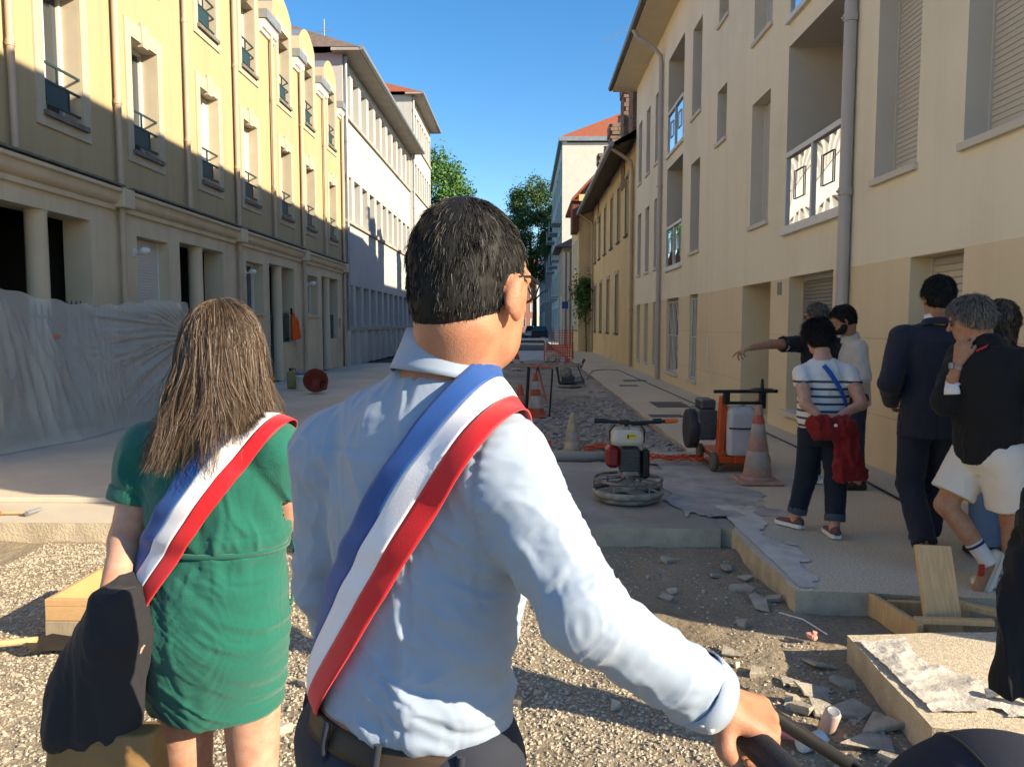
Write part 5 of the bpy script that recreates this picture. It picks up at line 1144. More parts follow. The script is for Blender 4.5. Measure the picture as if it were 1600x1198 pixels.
dsec = [(tz(.575), .166, .138, 0, 0), (tz(.60), .170, .141, 0, 0), (tz(.68), .180, .148, 0, -.006), (tz(.78), .185, .150, 0, -.012), (tz(.90), .180, .136, 0, -.006), (tz(.978), .168, .120, 0, 0), (tz(1.01), .176, .126, 0, 0), (tz(1.08), .176, .126, 0, 0), (tz(1.17), .165, .112, 0, -.006), (tz(1.225), .125, .085, 0, -.008), (tz(1.26), .085, .065, 0, -.006), (tz(1.28), .065, .055, 0, 0)]
lo = np.array([-1.14, 1.52, 0.46]); hi = np.array([-0.40, 2.2, 1.36])
Fd, Td = garment(J, 0.0048, pm, xh, xs, dsec, dict(R=(0.55, .068, .060, 0, 0), L=(0.55, .068, .060, 0, 0)), (lo, hi), 0.03, 0.055)
for s in 'RL': sleeve_end(Fd, J, s, 0.55)
A_ = np.array([-0.640, 1.79, 1.275]); B_ = np.array([-0.925, 1.83, 0.875]); C_ = np.array([-0.765, 1.81, 1.06]); SASHW = (unit(np.cross(unit(B_ - A_), fw)), C_)
def dress_folds(P, N):
    x = (P - pm) @ xs; z = P[:, 2]; sk_ = np.clip((0.963 - z) / 0.05, 0, 1); up_ = 1 - sk_
    d = sk_ * (0.006 * (ridge(np.stack([x * 4.5, z * 19 + 1.2 * np.sin(x * 11) + 3 * x, P[:, 1]], 1), 5) - 0.3) + 0.006 * (ridge(np.stack([x * 9, z * 2, P[:, 1] * 4], 1), 8) - 0.35))
    gath = np.exp(-((z - 0.935) / 0.05) ** 2); d += gath * 0.005 * (ridge(np.stack([x * 24, z * 5, P[:, 1] * 3], 1), 9) - 0.3)
    d += up_ * 0.017 * (ridge(np.stack([x * 7, z * 4, P[:, 1] * 2], 1), 15) - 0.35)
    d += up_ * np.exp(-((z - 1.018) / 0.035) ** 2) * 0.008 * (ridge(np.stack([x * 16, z * 10, P[:, 1]], 1), 25) - 0.3)
    d -= 0.005 * np.exp(-((z - 0.978) / 0.006) ** 2) + 0.0025 * np.exp(-((z - 1.018) / 0.003) ** 2) + sk_ * 0.002 * np.exp(-((z - 0.615) / 0.003) ** 2)
    sm = np.exp(-((np.abs((P - SASHW[1]) @ SASHW[0]) / 0.08) ** 4)); d = np.where(d > 0, d * (1 - 0.85 * sm), d)
    d += 0.0008 * fbm(P * np.array([70, 70, 200]), 2, 2)
    return d
M_green = mat('green_linen', (0.007, 0.125, 0.088), 0.85, var=0.12, vscale=9, bump=0.35, bscale=420, sheen=0.25, wr=(9, 0.6, (0.6, 0.6, 2.2)))
dress = to_mesh(Fd, 'dress', M_green, wom, dress_folds, 2)
for s in 'RL':
    sh, el = J['sh'+s], J['el'+s]; p0 = sh + (el - sh) * 0.42; p1 = sh + (el - sh) * 0.57; d_ = unit(el - sh); u1 = unit(np.cross(d_, (0, 1, 0))); u2 = np.cross(d_, u1); vs = []; mb = MB()
    pf = [(0, .063), (0, .068), (.5, .069), (1, .068), (1.02, .064), (.7, .060)]
    for (t, r) in pf:
        for k in range(28): a = 2*PI*k/28; vs.append(p0 + (p1 - p0) * t + (u1 * math.cos(a) + u2 * math.sin(a)) * r)
    mb.add(vs, [(i*28+k, i*28+(k+1) % 28, (i+1)*28+(k+1) % 28, (i+1)*28+k) for i in range(5) for k in range(28)], 0, True); mb.build('sleeve_cuff', M_green, dress)
collar_mesh(dress, J['neck'] + np.array([0, -0.006, -0.012]), (0, 0.08, 1), fw, 0.068, 0.066, 0.03, M_green, 0.012, 0.03)
cw = pm + np.array([0, 0, 0.978 - pm[2]]); G = ring_band(Td, cw, (0.0, 0, 1), xs, fw, 0, 0.008, [-0.006, 0, 0.006], 90); grid_mesh('waist_tie', G, M_green, dress, True, center=cw, thick=0.004)
mb = MB(); e = np.array([-0.565, 1.83, 0.978]); mb.tube([e, e + (0.012, -0.01, -0.03), e + (0.004, -0.012, -0.10), e + (-0.004, -0.01, -0.16)], [0.006, 0.006, 0.005, 0.004], 6, flat=0.5); mb.tube([e, e + (0.018, -0.005, -0.02), e + (0.014, -0.004, -0.06), e + (0.0, -0.006, -0.015)], 0.005, 6, flat=0.5); mb.build('tie_ends', M_green, dress)
A_ = np.array([-0.640, 1.79, 1.275]); B_ = np.array([-0.925, 1.83, 0.875]); C_ = np.array([-0.765, 1.81, 1.06])
Td.cone(J['shR'], J['shR'] + (J['elR'] - J['shR']) * 0.12, 0.069, 0.068, 0.03)
sash(wom, Td, A_, B_, fw, C_, 0.112, 0.015, flip=-1)
for s in 'RL': shoe(wom, J['an'+s], fw, L=0.24, mats=[mat('tan_shoe', (0.25, 0.15, 0.08), 0.6), M_blackplastic])
# hair: cap + long strands that fall over the dress
hc = Field(J['head'] - 0.2, J['head'] + 0.2, 0.005); hair_cap(hc, J['head'], RW, 0.99, 0.002, -0.08); C0 = J['head']
hc.cone(C0 + (0, -0.04, 0.0), C0 + (-0.01, -0.05, -0.14), 0.066, 0.060, 0.04); hc.cone(C0 + (-0.03, -0.05, -0.12), C0 + (-0.05, -0.06, -0.20), 0.055, 0.04, 0.04)
lowf = np.zeros(3); cap = to_mesh(hc, 'hair_base', M_hairB[0], wbody, lambda P, N: 0.005 * (ridge(P * np.array([55, 55, 6]), 3) - 0.5), 1)
UN = Field(np.array([-1.1, 1.5, 0.95]), np.array([-0.4, 2.1, 1.66]), 0.008)
UN.loft(pm, J['neck'], xh, xs, dsec, 0.03)
for s in 'RL': UN.cone(A3(J['neck']) + (0, 0, -0.05), J['sh'+s], 0.06, 0.075, 0.03); UN.cone(J['sh'+s], J['el'+s], 0.075, 0.06, 0.02)
UN.ell(C0 + RW @ np.array([0, -0.014, 0.026]), (0.079, 0.099, 0.096), RW, 0.02); UN.cone(J['neck'], C0 + (0, -0.02, -0.05), 0.06, 0.07, 0.03); UN.cone(C0 + (0, -0.04, 0.0), C0 + (-0.01, -0.05, -0.13), 0.068, 0.064, 0.04); UN.cone(C0 + (-0.02, -0.045, -0.12), C0 + (-0.04, -0.05, -0.19), 0.07, 0.05, 0.04)
nS = 14000
Pn, Nn_ = scalp_points(C0, RW, nS, 9, 1.0, lambda p, d: p[2] > (-0.05 if p[1] < 0.0 else -0.05 + p[1] * 1.2)); rs = np.random.default_rng(5)
part = (Pn - C0) @ RW; sidebias = np.sign(part[:, 0] + rs.normal(size=nS) * 0.015)
ztip = np.where(part[:, 0] > 0.02, rs.uniform(1.26, 1.34, nS), rs.uniform(1.19, 1.30, nS)); L_ = (Pn[:, 2] - ztip) * 1.06 + 0.035; S_ = 22; p = Pn.copy(); paths = [p.copy()]
tang = np.stack([sidebias * 0.55, -0.55 + 0 * sidebias, 0.05 * sidebias], 1) @ RW.T; d = Nn_ * 0.18 + tang; d /= np.linalg.norm(d, axis=1, keepdims=True)
cid = np.stack([fbm(Pn * 26, 2, 91 + i) for i in range(3)], 1)
for k in range(S_ - 1):
    t = k / S_; g = np.array([0, 0, -1.0]); lat = np.stack([np.where(part[:, 0] < 0.02, -0.22, 0.22) * np.clip((t - 0.35) * 2, 0, 1), -0.05 + 0 * t * p[:, 0], 0 * p[:, 0]], 1)
    wob = np.stack([noise3(p * np.array([26, 26, 13]) + cid * 2, 5), noise3(p * np.array([26, 26, 13]) + cid * 2 + 9, 6), 0 * p[:, 0]], 1) * (0.12 + 0.9 * t) + cid * 0.12
    d = d * 0.55 + (g + lat + wob) * 0.45; d /= np.linalg.norm(d, axis=1, keepdims=True); p = p + d * (L_ / (S_ - 1))[:, None]
    off = 0.003 + 0.011 * rs.random(nS) * min(1, t * 2); f = UN.sample(p); m = f < off
    if m.any(): gr = UN.grad(p[m]); p[m] += gr * (off[m] - f[m])[:, None]
    paths.append(p.copy())
strands('hair', wbody, Pn, np.stack(paths, 1), 0.0005, M_hairB, 4, pick=np.random.default_rng(8).choice(3, nS, p=[0.42, 0.42, 0.16]))

# ---------------------------------------------------------------- people on the right pavement
def simple_person(J, label, yaw, pitch, skin, sc=1.0, hs=1.0, hands=None, footdir=None, h=0.008, group=None, fat=(0.94, 0.94)):
    J = {k: np.array(v, float) for k, v in J.items()}; base = (J['anR'] + J['anL']) / 2; E = empty('person', (base[0], base[1], 0.0)); tag(E, label, 'person', group)
    R = headrot(yaw, pitch); F = body_field(J, R, h, sc, hands, headsc=hs, footdir=footdir, tors=fat, neckr=0.056)
    b = to_mesh(F, 'body', skin, E, rl=1); eyes(E, J['head'], R, hs, None).build('eye', M_eye, b)
    xs = unit(J['shR'] - J['shL']); xh = unit(J['hipR'] - J['hipL']); pm = (J['hipR'] + J['hipL']) / 2; fw = unit(np.cross((0, 0, 1), xh))
    return J, E, R, b, xs, xh, pm, fw
sk2 = skinmat('olive', (0.42, 0.24, 0.15)); sk3 = skinmat('light', (0.55, 0.34, 0.25))
def do_cap(b, C, R, m, sc=1.0, inf=0.006, amp=0.004, seed=2, extra=None, zc=-0.045, h=0.006):
    hc = Field(np.array(C) - 0.2, np.array(C) + 0.2, h); hair_cap(hc, C, R, sc, inf, zc)
    if extra: extra(hc)
    return to_mesh(hc, 'hair_base', m, b, lambda P, N: amp * fbm(P * 60, 3, seed), 1)

# man in the navy suit
J, E, R, b, xs, xh, pm, fw = simple_person(dict(head=(2.595,4.900,1.675), neck=(2.594,4.900,1.508), shR=(2.786,4.850,1.425), shL=(2.410,4.950,1.414), elR=(2.815,4.750,1.135), wrR=(2.850,4.950,0.93), elL=(2.315,4.900,1.135), wrL=(2.44,5.130,0.99), hipR=(2.702,4.900,0.898), hipL=(2.513,4.950,0.891), knR=(2.747,5.10,0.474), anR=(2.738,5.17,0.082), knL=(2.530,5.02,0.447), anL=(2.495,4.74,0.125)), 'man in a dark navy suit walking away along the pavement', 3, 2, sk2, 1.05, 1.03, footdir=dict(L=unit((0.02, 0.45, -0.9)), R=(0, 1, 0)))
M_suit = fabric('navy_suit', (0.014, 0.017, 0.032), 0.8, sheen=0.08)
tz = lambda z: (z - pm[2]) / (J['neck'][2] - pm[2])
sec = [(tz(.79), .205, .150, 0, -.01), (tz(.84), .203, .150, 0, -.01), (tz(.95), .195, .145, 0, -.01), (tz(1.10), .182, .132, 0, 0), (tz(1.28), .198, .138, 0, 0), (tz(1.40), .200, .126, 0, -.01), (tz(1.45), .17, .10, 0, -.01), (tz(1.495), .10, .075, 0, -.008), (tz(1.51), .075, .065, 0, 0)]
F, T = garment(J, 0.0075, pm, xh, xs, sec, dict(R=(1.93, .080, .066, .066, .050), L=(1.93, .080, .066, .066, .050)), None, 0.03, 0.07)
jk = to_mesh(F, 'suit_jacket', M_suit, E, lambda P, N: generic_folds(J, 0.006, 4)(P, N) - 0.004 * np.exp(-(((P - pm) @ xs) / 0.006) ** 2) * ((P - pm) @ fw < 0) * (P[:, 2] < 1.02))
collar_mesh(jk, J['neck'] + (0, -0.004, 0.0), (0, 0.1, 1), fw, 0.08, 0.078, 0.028, M_suit, 0.022, 0.06); collar_mesh(E, J['neck'] + (0, -0.002, 0.020), (0, 0.1, 1), fw, 0.069, 0.068, 0.036, M_white, 0.008, 0.04, name='shirt_collar')
F = trousers(J, 0.008, pm, xh, xs, [(-0.17, .12, .10, 0, 0), (-0.05, .168, .128, 0, -.01), (0.08, .165, .12, 0, 0)], (0.104, 0.08, 0.072), None); to_mesh(F, 'trousers', M_suit, E, leg_folds(J, 0.008, 5))
shoe(E, J['anL'], unit((0.02, 0.42, -0.9)), up=(0, 0.9, 0.42), mats=[M_blackplastic, M_blackplastic]); shoe(E, J['anR'], (0, 1, 0), mats=[M_blackplastic, M_blackplastic])
do_cap(b, J['head'], R, M_hairK[0], 1.04, 0.010); short_hair(b, J['head'], R, 7000, 0.03, M_hairK[:2], 5, 1.06, 0.00128, probs=[.8, .2])

# man in white shorts, hand to his face
J, E, R, b, xs, xh, pm, fw = simple_person(dict(head=(2.457,4.300,1.530), neck=(2.535,4.280,1.400), shR=(2.680,4.130,1.292), shL=(2.527,4.470,1.310), elL=(2.375,4.350,1.070), wrL=(2.395,4.270,1.300), elR=(2.80,4.02,1.03), wrR=(2.80,4.25,0.85), hipR=(2.610,4.200,0.785), hipL=(2.570,4.380,0.775), knL=(2.415,4.380,0.470), anL=(2.606,4.280,0.175), knR=(2.702,4.230,0.42), anR=(2.76,4.300,0.085)), 'grey haired man in white shorts and black top raising a hand to his face', -58, 14, sk2, 1.03, 1.0,
    hands=dict(L=dict(d=(0.12, -0.05, 0.95), n=(-0.75, -0.6, 0.1), curl=(30, 40, 30), spread=6)), footdir=dict(L=unit((-0.25, 0.1, -0.8)), R=unit((-0.8, 0.5, 0))))
M_top = fabric('black_jersey', (0.008, 0.009, 0.011), 0.9)
tz = lambda z: (z - pm[2]) / (J['neck'][2] - pm[2])
sec = [(tz(.745), .178, .150, 0, 0), (tz(.80), .190, .158, 0, 0), (tz(.95), .188, .155, 0, .0), (tz(1.12), .196, .152, 0, 0), (tz(1.28), .200, .138, 0, -.01), (tz(1.34), .165, .11, 0, -.01), (tz(1.385), .10, .08, 0, -.008), (tz(1.40), .075, .07, 0, 0)]
F, T = garment(J, 0.0075, pm, xh, xs, sec, dict(R=(1.05, .088, .080, .078, .070), L=(1.15, .088, .080, .078, .070)), None, 0.03, 0.07); tp = to_mesh(F, 'black_top', M_top, E, generic_folds(J, 0.008, 14)); Ftop = F
collar_mesh(tp, J['neck'] + (0, -0.002, -0.004), (-.1, 0.1, 1), fw, 0.076, 0.076, 0.05, M_top, 0.012, 0.03)
def on_surface(F, pts, off):
    P = np.array(pts, float)
    for _ in range(12): f = F.sample(P) - off; P = P - F.grad(P) * f[:, None] * 0.8
    return P
def surf_strip(name, F, a, b, wdir, wid, off, m, parent, n=24, bend=0.0):
    a = np.array(a); b = np.array(b); wdir = unit(wdir); rows = []
    for u in (-0.5, 0, 0.5): rows.append(on_surface(F, [a + (b - a) * t + wdir * u * wid + np.array([0, 0, bend * math.sin(PI * t)]) for t in np.linspace(0, 1, n)], off))
    return grid_mesh(name, np.array(rows), m, parent, closed=False, thick=0.003, center=(a + b) / 2 - np.array([0, 0, 0.2]))
surf_strip('red_stripe', Ftop, J['neck'] + (-0.02, -0.07, -0.03), J['shL'] + (-0.09, -0.10, -0.07), (1, 1, 0.2), 0.035, 0.013, fabric('red_trim', (0.55, 0.03, 0.05)), tp)
surf_strip('white_emblem', Ftop, J['shL'] + (-0.12, -0.13, -0.11), J['shL'] + (-0.15, -0.17, -0.2), (1, -1, 0.2), 0.05, 0.012, M_white, tp, 10)
M_shorts = fabric('white_shorts', (0.66, 0.61, 0.54))
F = trousers(J, 0.0075, pm, xh, xs, [(-0.16, .13, .11, 0, 0), (-0.05, .182, .142, 0, -.01), (0.10, .178, .13, 0, 0)], (0.118, 0.118, 0.07), 0.78); to_mesh(F, 'shorts', M_shorts, E, leg_folds(J, 0.007, 6))
M_sock = fabric('white_sock', (0.62, 0.60, 0.58))
for s in 'RL':
    an, kn = J['an'+s], J['kn'+s]; d_ = unit(kn - an); mb = MB(); mb.tube([an - d_ * 0.02, an + d_ * 0.05, an + d_ * 0.12], [0.046, 0.045, 0.050], 14); mb.build('sock', M_sock, E)
    mb = MB(); mb.tube([an + d_ * 0.095, an + d_ * 0.11], [0.0505, 0.0515], 14); mb.build('sock_band', mat('navy_band', (0.03, 0.03, 0.08), 0.9), E)
o = shoe(E, J['anL'], unit((-0.30, 0.10, -0.85)), up=(-0.75, -0.35, 0.5), mats=[fabric('cream_sneaker', (0.60, 0.52, 0.42)), M_white]); mb = MB(); p = J['anL'] + unit((-0.3, 0.1, -0.85)) * 0.05; mb.bbox(p + np.array([-0.055, -0.052, -0.03]), p + np.array([-0.02, -0.038, 0.04]), 0.006); mb.build('red_flash', mat('red_suede', (0.35, 0.04, 0.02), 0.8), o)
shoe(E, J['anR'], unit((-0.8, 0.5, 0)), mats=[fabric('cream_sneaker', (0.6, 0.52, 0.42)), M_white])
do_cap(b, J['head'], R, M_hairG[0], 1.0, 0.012, 0.008, 7); short_hair(b, J['head'], R, 9000, 0.045, M_hairG, 8, 1.05, 0.0012000000000000001, flow=0.78, probs=[.4, .4, .2]); glasses(E, J['head'], R, 1.0, M_blackplastic, M_lens)
wp = J['wrL'] + (J['elL'] - J['wrL']) * 0.12; wd_ = unit(J['elL'] - J['wrL']); mb = MB(); mb.tube([wp - wd_ * 0.01, wp + wd_ * 0.01], 0.034, 18); mb.bbox(wp + np.array([-0.045, -0.02, -0.018]), wp + np.array([-0.032, 0.016, 0.018]), 0.005); mb.build('wrist_watch', M_zinc, E)

# woman in the striped top with hands behind her back
J, E, R, b, xs, xh, pm, fw = simple_person(dict(head=(2.120,5.610,1.410), neck=(2.127,5.520,1.262), shR=(2.290,5.450,1.160), shL=(1.970,5.500,1.155), elR=(2.315,5.290,0.955), wrR=(2.118,5.235,0.862), elL=(1.945,5.330,0.955), wrL=(2.03,5.245,0.858), hipR=(2.205,5.470,0.746), hipL=(2.065,5.510,0.740), knR=(2.218,5.440,0.40), anR=(2.186,5.360,0.085), knL=(2.060,5.590,0.39), anL=(2.004,5.620,0.085)), 'dark haired woman in a striped top holding a red jacket behind her back', -8, 28, sk3, 0.94, 0.97,
    hands=dict(R=dict(d=(-0.9, -0.25, -0.15), n=(0.1, -1, 0.15), curl=(30, 45, 30)), L=dict(d=(0.9, -0.2, -0.1), n=(0.1, -1, 0.25), curl=(35, 45, 30))), footdir=dict(R=(0.1, 1, 0), L=(-0.4, 0.9, 0)))
def stripe_mat():
    m = bpy.data.materials.new('striped_knit'); m.use_nodes = True; t = m.node_tree; N = t.nodes; L = t.links; bs = N['Principled BSDF']; bs.inputs['Roughness'].default_value = 0.9
    tc = N.new('ShaderNodeTexCoord'); sx = N.new('ShaderNodeSeparateXYZ'); L.new(tc.outputs['Object'], sx.inputs[0])
    md = N.new('ShaderNodeMath'); md.operation = 'MODULO'; md.inputs[1].default_value = 0.052; L.new(sx.outputs[2], md.inputs[0])
    lt = N.new('ShaderNodeMath'); lt.operation = 'LESS_THAN'; lt.inputs[1].default_value = 0.017; L.new(md.outputs[0], lt.inputs[0])
    lz = N.new('ShaderNodeMath'); lz.operation = 'LESS_THAN'; lz.inputs[1].default_value = 1.11; L.new(sx.outputs[2], lz.inputs[0])
    mu = N.new('ShaderNodeMath'); mu.operation = 'MULTIPLY'; L.new(lt.outputs[0], mu.inputs[0]); L.new(lz.outputs[0], mu.inputs[1])
    mx = N.new('ShaderNodeMix'); mx.data_type = 'RGBA'; mx.inputs[6].default_value = (0.66, 0.63, 0.60, 1); mx.inputs[7].default_value = (0.05, 0.055, 0.06, 1); L.new(mu.outputs[0], mx.inputs[0]); L.new(mx.outputs[2], bs.inputs['Base Color']); return m
tz = lambda z: (z - pm[2]) / (J['neck'][2] - pm[2])
sec = [(tz(.77), .172, .140, 0, -.005), (tz(.82), .176, .143, 0, -.005), (tz(.95), .176, .138, 0, 0), (tz(1.08), .176, .128, 0, 0), (tz(1.16), .162, .11, 0, -.01), (tz(1.21), .12, .085, 0, -.01), (tz(1.245), .08, .07, 0, -.008)]
F, T = garment(J, 0.007, pm, xh, xs, sec, dict(R=(0.42, .058, .058, 0, 0), L=(0.42, .058, .058, 0, 0)), None, 0.03, 0.05)
for s in 'RL': sleeve_end(F, J, s, 0.42)
tp = to_mesh(F, 'striped_top', stripe_mat(), E, generic_folds(J, 0.007, 24))
M_denim = fabric('dark_denim', (0.012, 0.017, 0.03), 0.9)
F = trousers(J, 0.0075, pm, xh, xs, [(-0.2, .12, .10, 0, 0), (-0.05, .160, .130, 0, -.015), (0.12, .155, .12, 0, 0)], (0.098, 0.076, 0.066), 1.86); to_mesh(F, 'jeans', M_denim, E, leg_folds(J, 0.006, 26))
for s in 'RL':
    e = J['kn'+s] + (J['an'+s] - J['kn'+s]) * 0.85; d_ = unit(J['an'+s] - J['kn'+s]); mb = MB(); mb.tube([e - d_ * 0.035, e - d_ * 0.03, e + d_ * 0.012, e + d_ * 0.016], [0.066, 0.071, 0.071, 0.066], 20); mb.build('rolled_cuff', fabric('cuff_denim', (0.06, 0.075, 0.10)), E)
M_snk = mat('red_plaid', (0.25, 0.05, 0.05), 0.9, var=0.8, vscale=60, c2=(0.04, 0.10, 0.09))
for s, fd in (('R', (0.1, 1, 0)), ('L', (-0.5, 0.85, 0))): shoe(E, J['an'+s], fd, L=0.24, mats=[M_snk, M_white])
do_cap(b, J['head'], R, M_hairK[0], 0.99, 0.016, 0.012, 17, lambda f: (f.ell(J['head'] + R @ np.array([0, -0.05, -0.045]), (0.085, 0.07, 0.075), R, 0.03),), -0.1); short_hair(b, J['head'], R, 7000, 0.045, M_hairK[:2], 15, 1.1, 0.00128, flow=0.6, probs=[.7, .3])
surf_strip('bag_strap', T, J['neck'] + (-0.03, -0.10, -0.05), np.array([2.275, 5.33, 0.93]), (0.7, 0, 0.7), 0.032, 0.011, fabric('blue_strap', (0.02, 0.10, 0.42)), tp, 30)
red = empty('jacket', (2.1, 5.24, 0)); tag(red, 'red jacket hanging from the hands of the woman in stripes', 'jacket'); M_redj = fabric('red_cotton', (0.20, 0.012, 0.012), 0.9)
F = Field((1.9, 5.02, 0.36), (2.42, 5.42, 0.95), 0.007); F.cone((1.97, 5.20, .83), (2.16, 5.19, .83), 0.052, 0.05, 0.03); F.cone((2.0, 5.18, .77), (2.12, 5.18, .79), 0.05, 0.045, 0.03); F.loft((2.17, 5.21, .84), (2.225, 5.23, .44), (1, 0, 0), (1, 0.1, 0), [(0, .06, .05, 0, 0), (0.3, .085, .055, 0, 0), (0.7, .105, .06, 0.01, 0), (1.0, .11, .05, 0.01, 0)], 0.03)
to_mesh(F, 'cloth', M_redj, red, lambda P, N: 0.026 * (ridge(P * np.array([15, 8, 4]), 33) - 0.35) + 0.006 * (ridge(P * 30, 36) - 0.3)); mb = MB(); mb.cyl((2.075, 5.125, .83), (2.075, 5.118, .83), 0.011, n=12); mb.build('button', M_white, red)

# pointing man in the dark polo
J, E, R, b, xs, xh, pm, fw = simple_person(dict(head=(2.705,7.200,1.575), neck=(2.755,7.190,1.400), shR=(2.924,7.100,1.300), shL=(2.545,7.220,1.318), elL=(2.263,7.100,1.320), wrL=(2.050,7.000,1.290), elR=(2.992,7.000,1.03), wrR=(2.985,7.100,0.80), hipR=(2.880,7.170,0.86), hipL=(2.700,7.220,0.86), knR=(2.89,7.17,0.46), anR=(2.87,7.13,0.085), knL=(2.71,7.22,0.46), anL=(2.74,7.25,0.085)), 'grey haired man in a black polo pointing left with an outstretched arm', -42, 4, sk2, 1.0, 1.0,
    hands=dict(L=dict(d=(-0.95, -0.2, -0.3), n=(-0.2, 0, 1), curl=[(12, 15, 10), (35, 45, 30), (45, 50, 35), (50, 50, 40)], spread=5)))
tz = lambda z: (z - pm[2]) / (J['neck'][2] - pm[2])
sec = [(tz(.84), .175, .135, 0, 0), (tz(1.0), .178, .14, 0, .01), (tz(1.2), .190, .138, 0, 0), (tz(1.3), .185, .12, 0, -.01), (tz(1.35), .14, .09, 0, -.01), (tz(1.39), .085, .07, 0, 0)]
F, T = garment(J, 0.0085, pm, xh, xs, sec, dict(R=(0.6, .075, .07, 0, 0), L=(0.55, .075, .07, 0, 0)), None, 0.03, 0.068)
sleeve_end(F, J, 'L', 0.55); tp = to_mesh(F, 'polo_shirt', fabric('black_polo', (0.013, 0.013, 0.018)), E, generic_folds(J, 0.006, 34)); collar_mesh(tp, J['neck'] + (0, 0, -0.002), (0, 0.1, 1), fw, 0.074, 0.072, 0.035, fabric('black_polo', (0, 0, 0)), 0.016, 0.03)
e = J['shL'] + (J['elL'] - J['shL']) * 0.52; d_ = unit(J['elL'] - J['shL']); mb = MB(); mb.tube([e - d_ * 0.008, e + d_ * 0.006], [0.0745, 0.0735], 20); mb.build('sleeve_trim', M_white, tp)
F = trousers(J, 0.009, pm, xh, xs, [(-0.2, .12, .10, 0, 0), (-0.05, .165, .125, 0, -.01), (0.08, .16, .12, 0, 0)], (0.1, 0.078, 0.068), None); to_mesh(F, 'trousers', fabric('grey_trousers', (0.06, 0.06, 0.06)), E, leg_folds(J, 0.006, 36))
for s, fd in (('R', (-0.5, 0.8, 0)), ('L', (-0.7, 0.7, 0))): shoe(E, J['an'+s], fd, mats=[fabric('white_trainer', (0.62, 0.62, 0.60)), M_white])
do_cap(b, J['head'], R, M_hairG[2], 1.0, 0.008, 0.005, 37); short_hair(b, J['head'], R, 4400, 0.028, M_hairG, 38, 1.05, 0.00144, probs=[.5, .3, .2]); glasses(E, J['head'], R, 1.0, M_blackplastic, M_lens)

# bearded man in the pale shirt
J, E, R, b, xs, xh, pm, fw = simple_person(dict(head=(2.868,7.000,1.545), neck=(2.955,7.050,1.385), shR=(3.030,7.230,1.285), shL=(2.975,6.890,1.285), elL=(3.00,6.84,1.03), wrL=(2.86,6.80,0.90), elR=(3.060,7.30,1.02), wrR=(2.93,7.33,0.90), hipR=(3.04,7.15,0.84), hipL=(3.00,6.97,0.84), knR=(3.06,7.15,0.46), anR=(3.09,7.15,0.085), knL=(3.00,6.96,0.46), anL=(3.03,6.95,0.085)), 'dark bearded man in a pale grey shirt looking down by the wall', -76, 22, sk2, 1.0, 1.0)
tz = lambda z: (z - pm[2]) / (J['neck'][2] - pm[2])
sec = [(tz(.76), .170, .135, 0, 0), (tz(.9), .175, .14, 0, 0), (tz(1.1), .180, .138, 0, 0), (tz(1.25), .185, .125, 0, -.01), (tz(1.33), .14, .09, 0, -.01), (tz(1.38), .085, .07, 0, 0)]
F, T = garment(J, 0.0085, pm, xh, xs, sec, dict(R=(1.9, .075, .062, .06, .045), L=(1.9, .075, .062, .06, .045)), None, 0.03, 0.066); M_psh = fabric('pale_grey_shirt', (0.50, 0.48, 0.45)); tp = to_mesh(F, 'shirt', M_psh, E, generic_folds(J, 0.008, 44)); collar_mesh(tp, J['neck'] + (0, 0, 0.0), (-.15, 0, 1), fw, 0.074, 0.074, 0.036, M_psh, 0.016, 0.03)
F = trousers(J, 0.009, pm, xh, xs, [(-0.2, .12, .10, 0, 0), (-0.05, .160, .125, 0, -.01), (0.08, .16, .12, 0, 0)], (0.096, 0.074, 0.064), None); to_mesh(F, 'jeans', fabric('blue_jeans', (0.02, 0.03, 0.05)), E, leg_folds(J, 0.006, 46))
for s in 'RL': shoe(E, J['an'+s], (-1, 0.05, 0), mats=[fabric('brown_shoe', (0.06, 0.03, 0.02)), M_blackplastic])
do_cap(b, J['head'], R, M_hairK[0], 1.0, 0.012, 0.006, 47); short_hair(b, J['head'], R, 4400, 0.03, M_hairK[:2], 48, 1.06, 0.00144, probs=[.8, .2])
hc = Field(J['head'] - 0.2, J['head'] + 0.2, 0.006); g = lambda *p: J['head'] + R @ np.array(p); hc.ell(g(0, 0.045, -0.085), (0.058, 0.056, 0.042), R, 0.02); hc.ell(g(0, 0.02, -0.06), (0.073, 0.05, 0.045), R, 0.02); hc.ell(g(0, 0.10, -0.035), (0.03, 0.04, 0.028), R, 0.0, carve=True); to_mesh(hc, 'beard', M_hairK[0], b, lambda P, N: 0.004 * fbm(P * 90, 3, 3), 1)

# person half hidden behind the man in shorts
J, E, R, b, xs, xh, pm, fw = simple_person(dict(head=(3.015,4.950,1.528), neck=(3.047,4.950,1.366), shR=(3.212,4.900,1.287), shL=(2.901,5.000,1.282), elR=(3.232,4.800,1.013), wrR=(3.215,4.900,0.839), elL=(2.865,4.900,1.002), wrL=(2.914,5.000,0.783), hipR=(3.136,4.900,0.798), hipL=(2.98,4.950,0.790), knR=(3.114,4.900,0.426), anR=(3.110,4.900,0.085), knL=(2.94,4.90,0.42), anL=(2.95,4.90,0.085)), 'dark haired person in blue jeans half hidden behind the man in shorts', -10, 8, sk3, 0.95, 0.98)
tz = lambda z: (z - pm[2]) / (J['neck'][2] - pm[2])
F, T = garment(J, 0.009, pm, xh, xs, [(tz(.72), .165, .13, 0, 0), (tz(.95), .16, .125, 0, 0), (tz(1.15), .168, .12, 0, 0), (tz(1.25), .16, .11, 0, 0), (tz(1.33), .1, .08, 0, 0), (tz(1.36), .075, .065, 0, 0)], dict(R=(1.9, .068, .056, .054, .04), L=(1.9, .068, .056, .054, .04))); to_mesh(F, 'top', M_blackcloth, E, generic_folds(J, 0.006, 54))
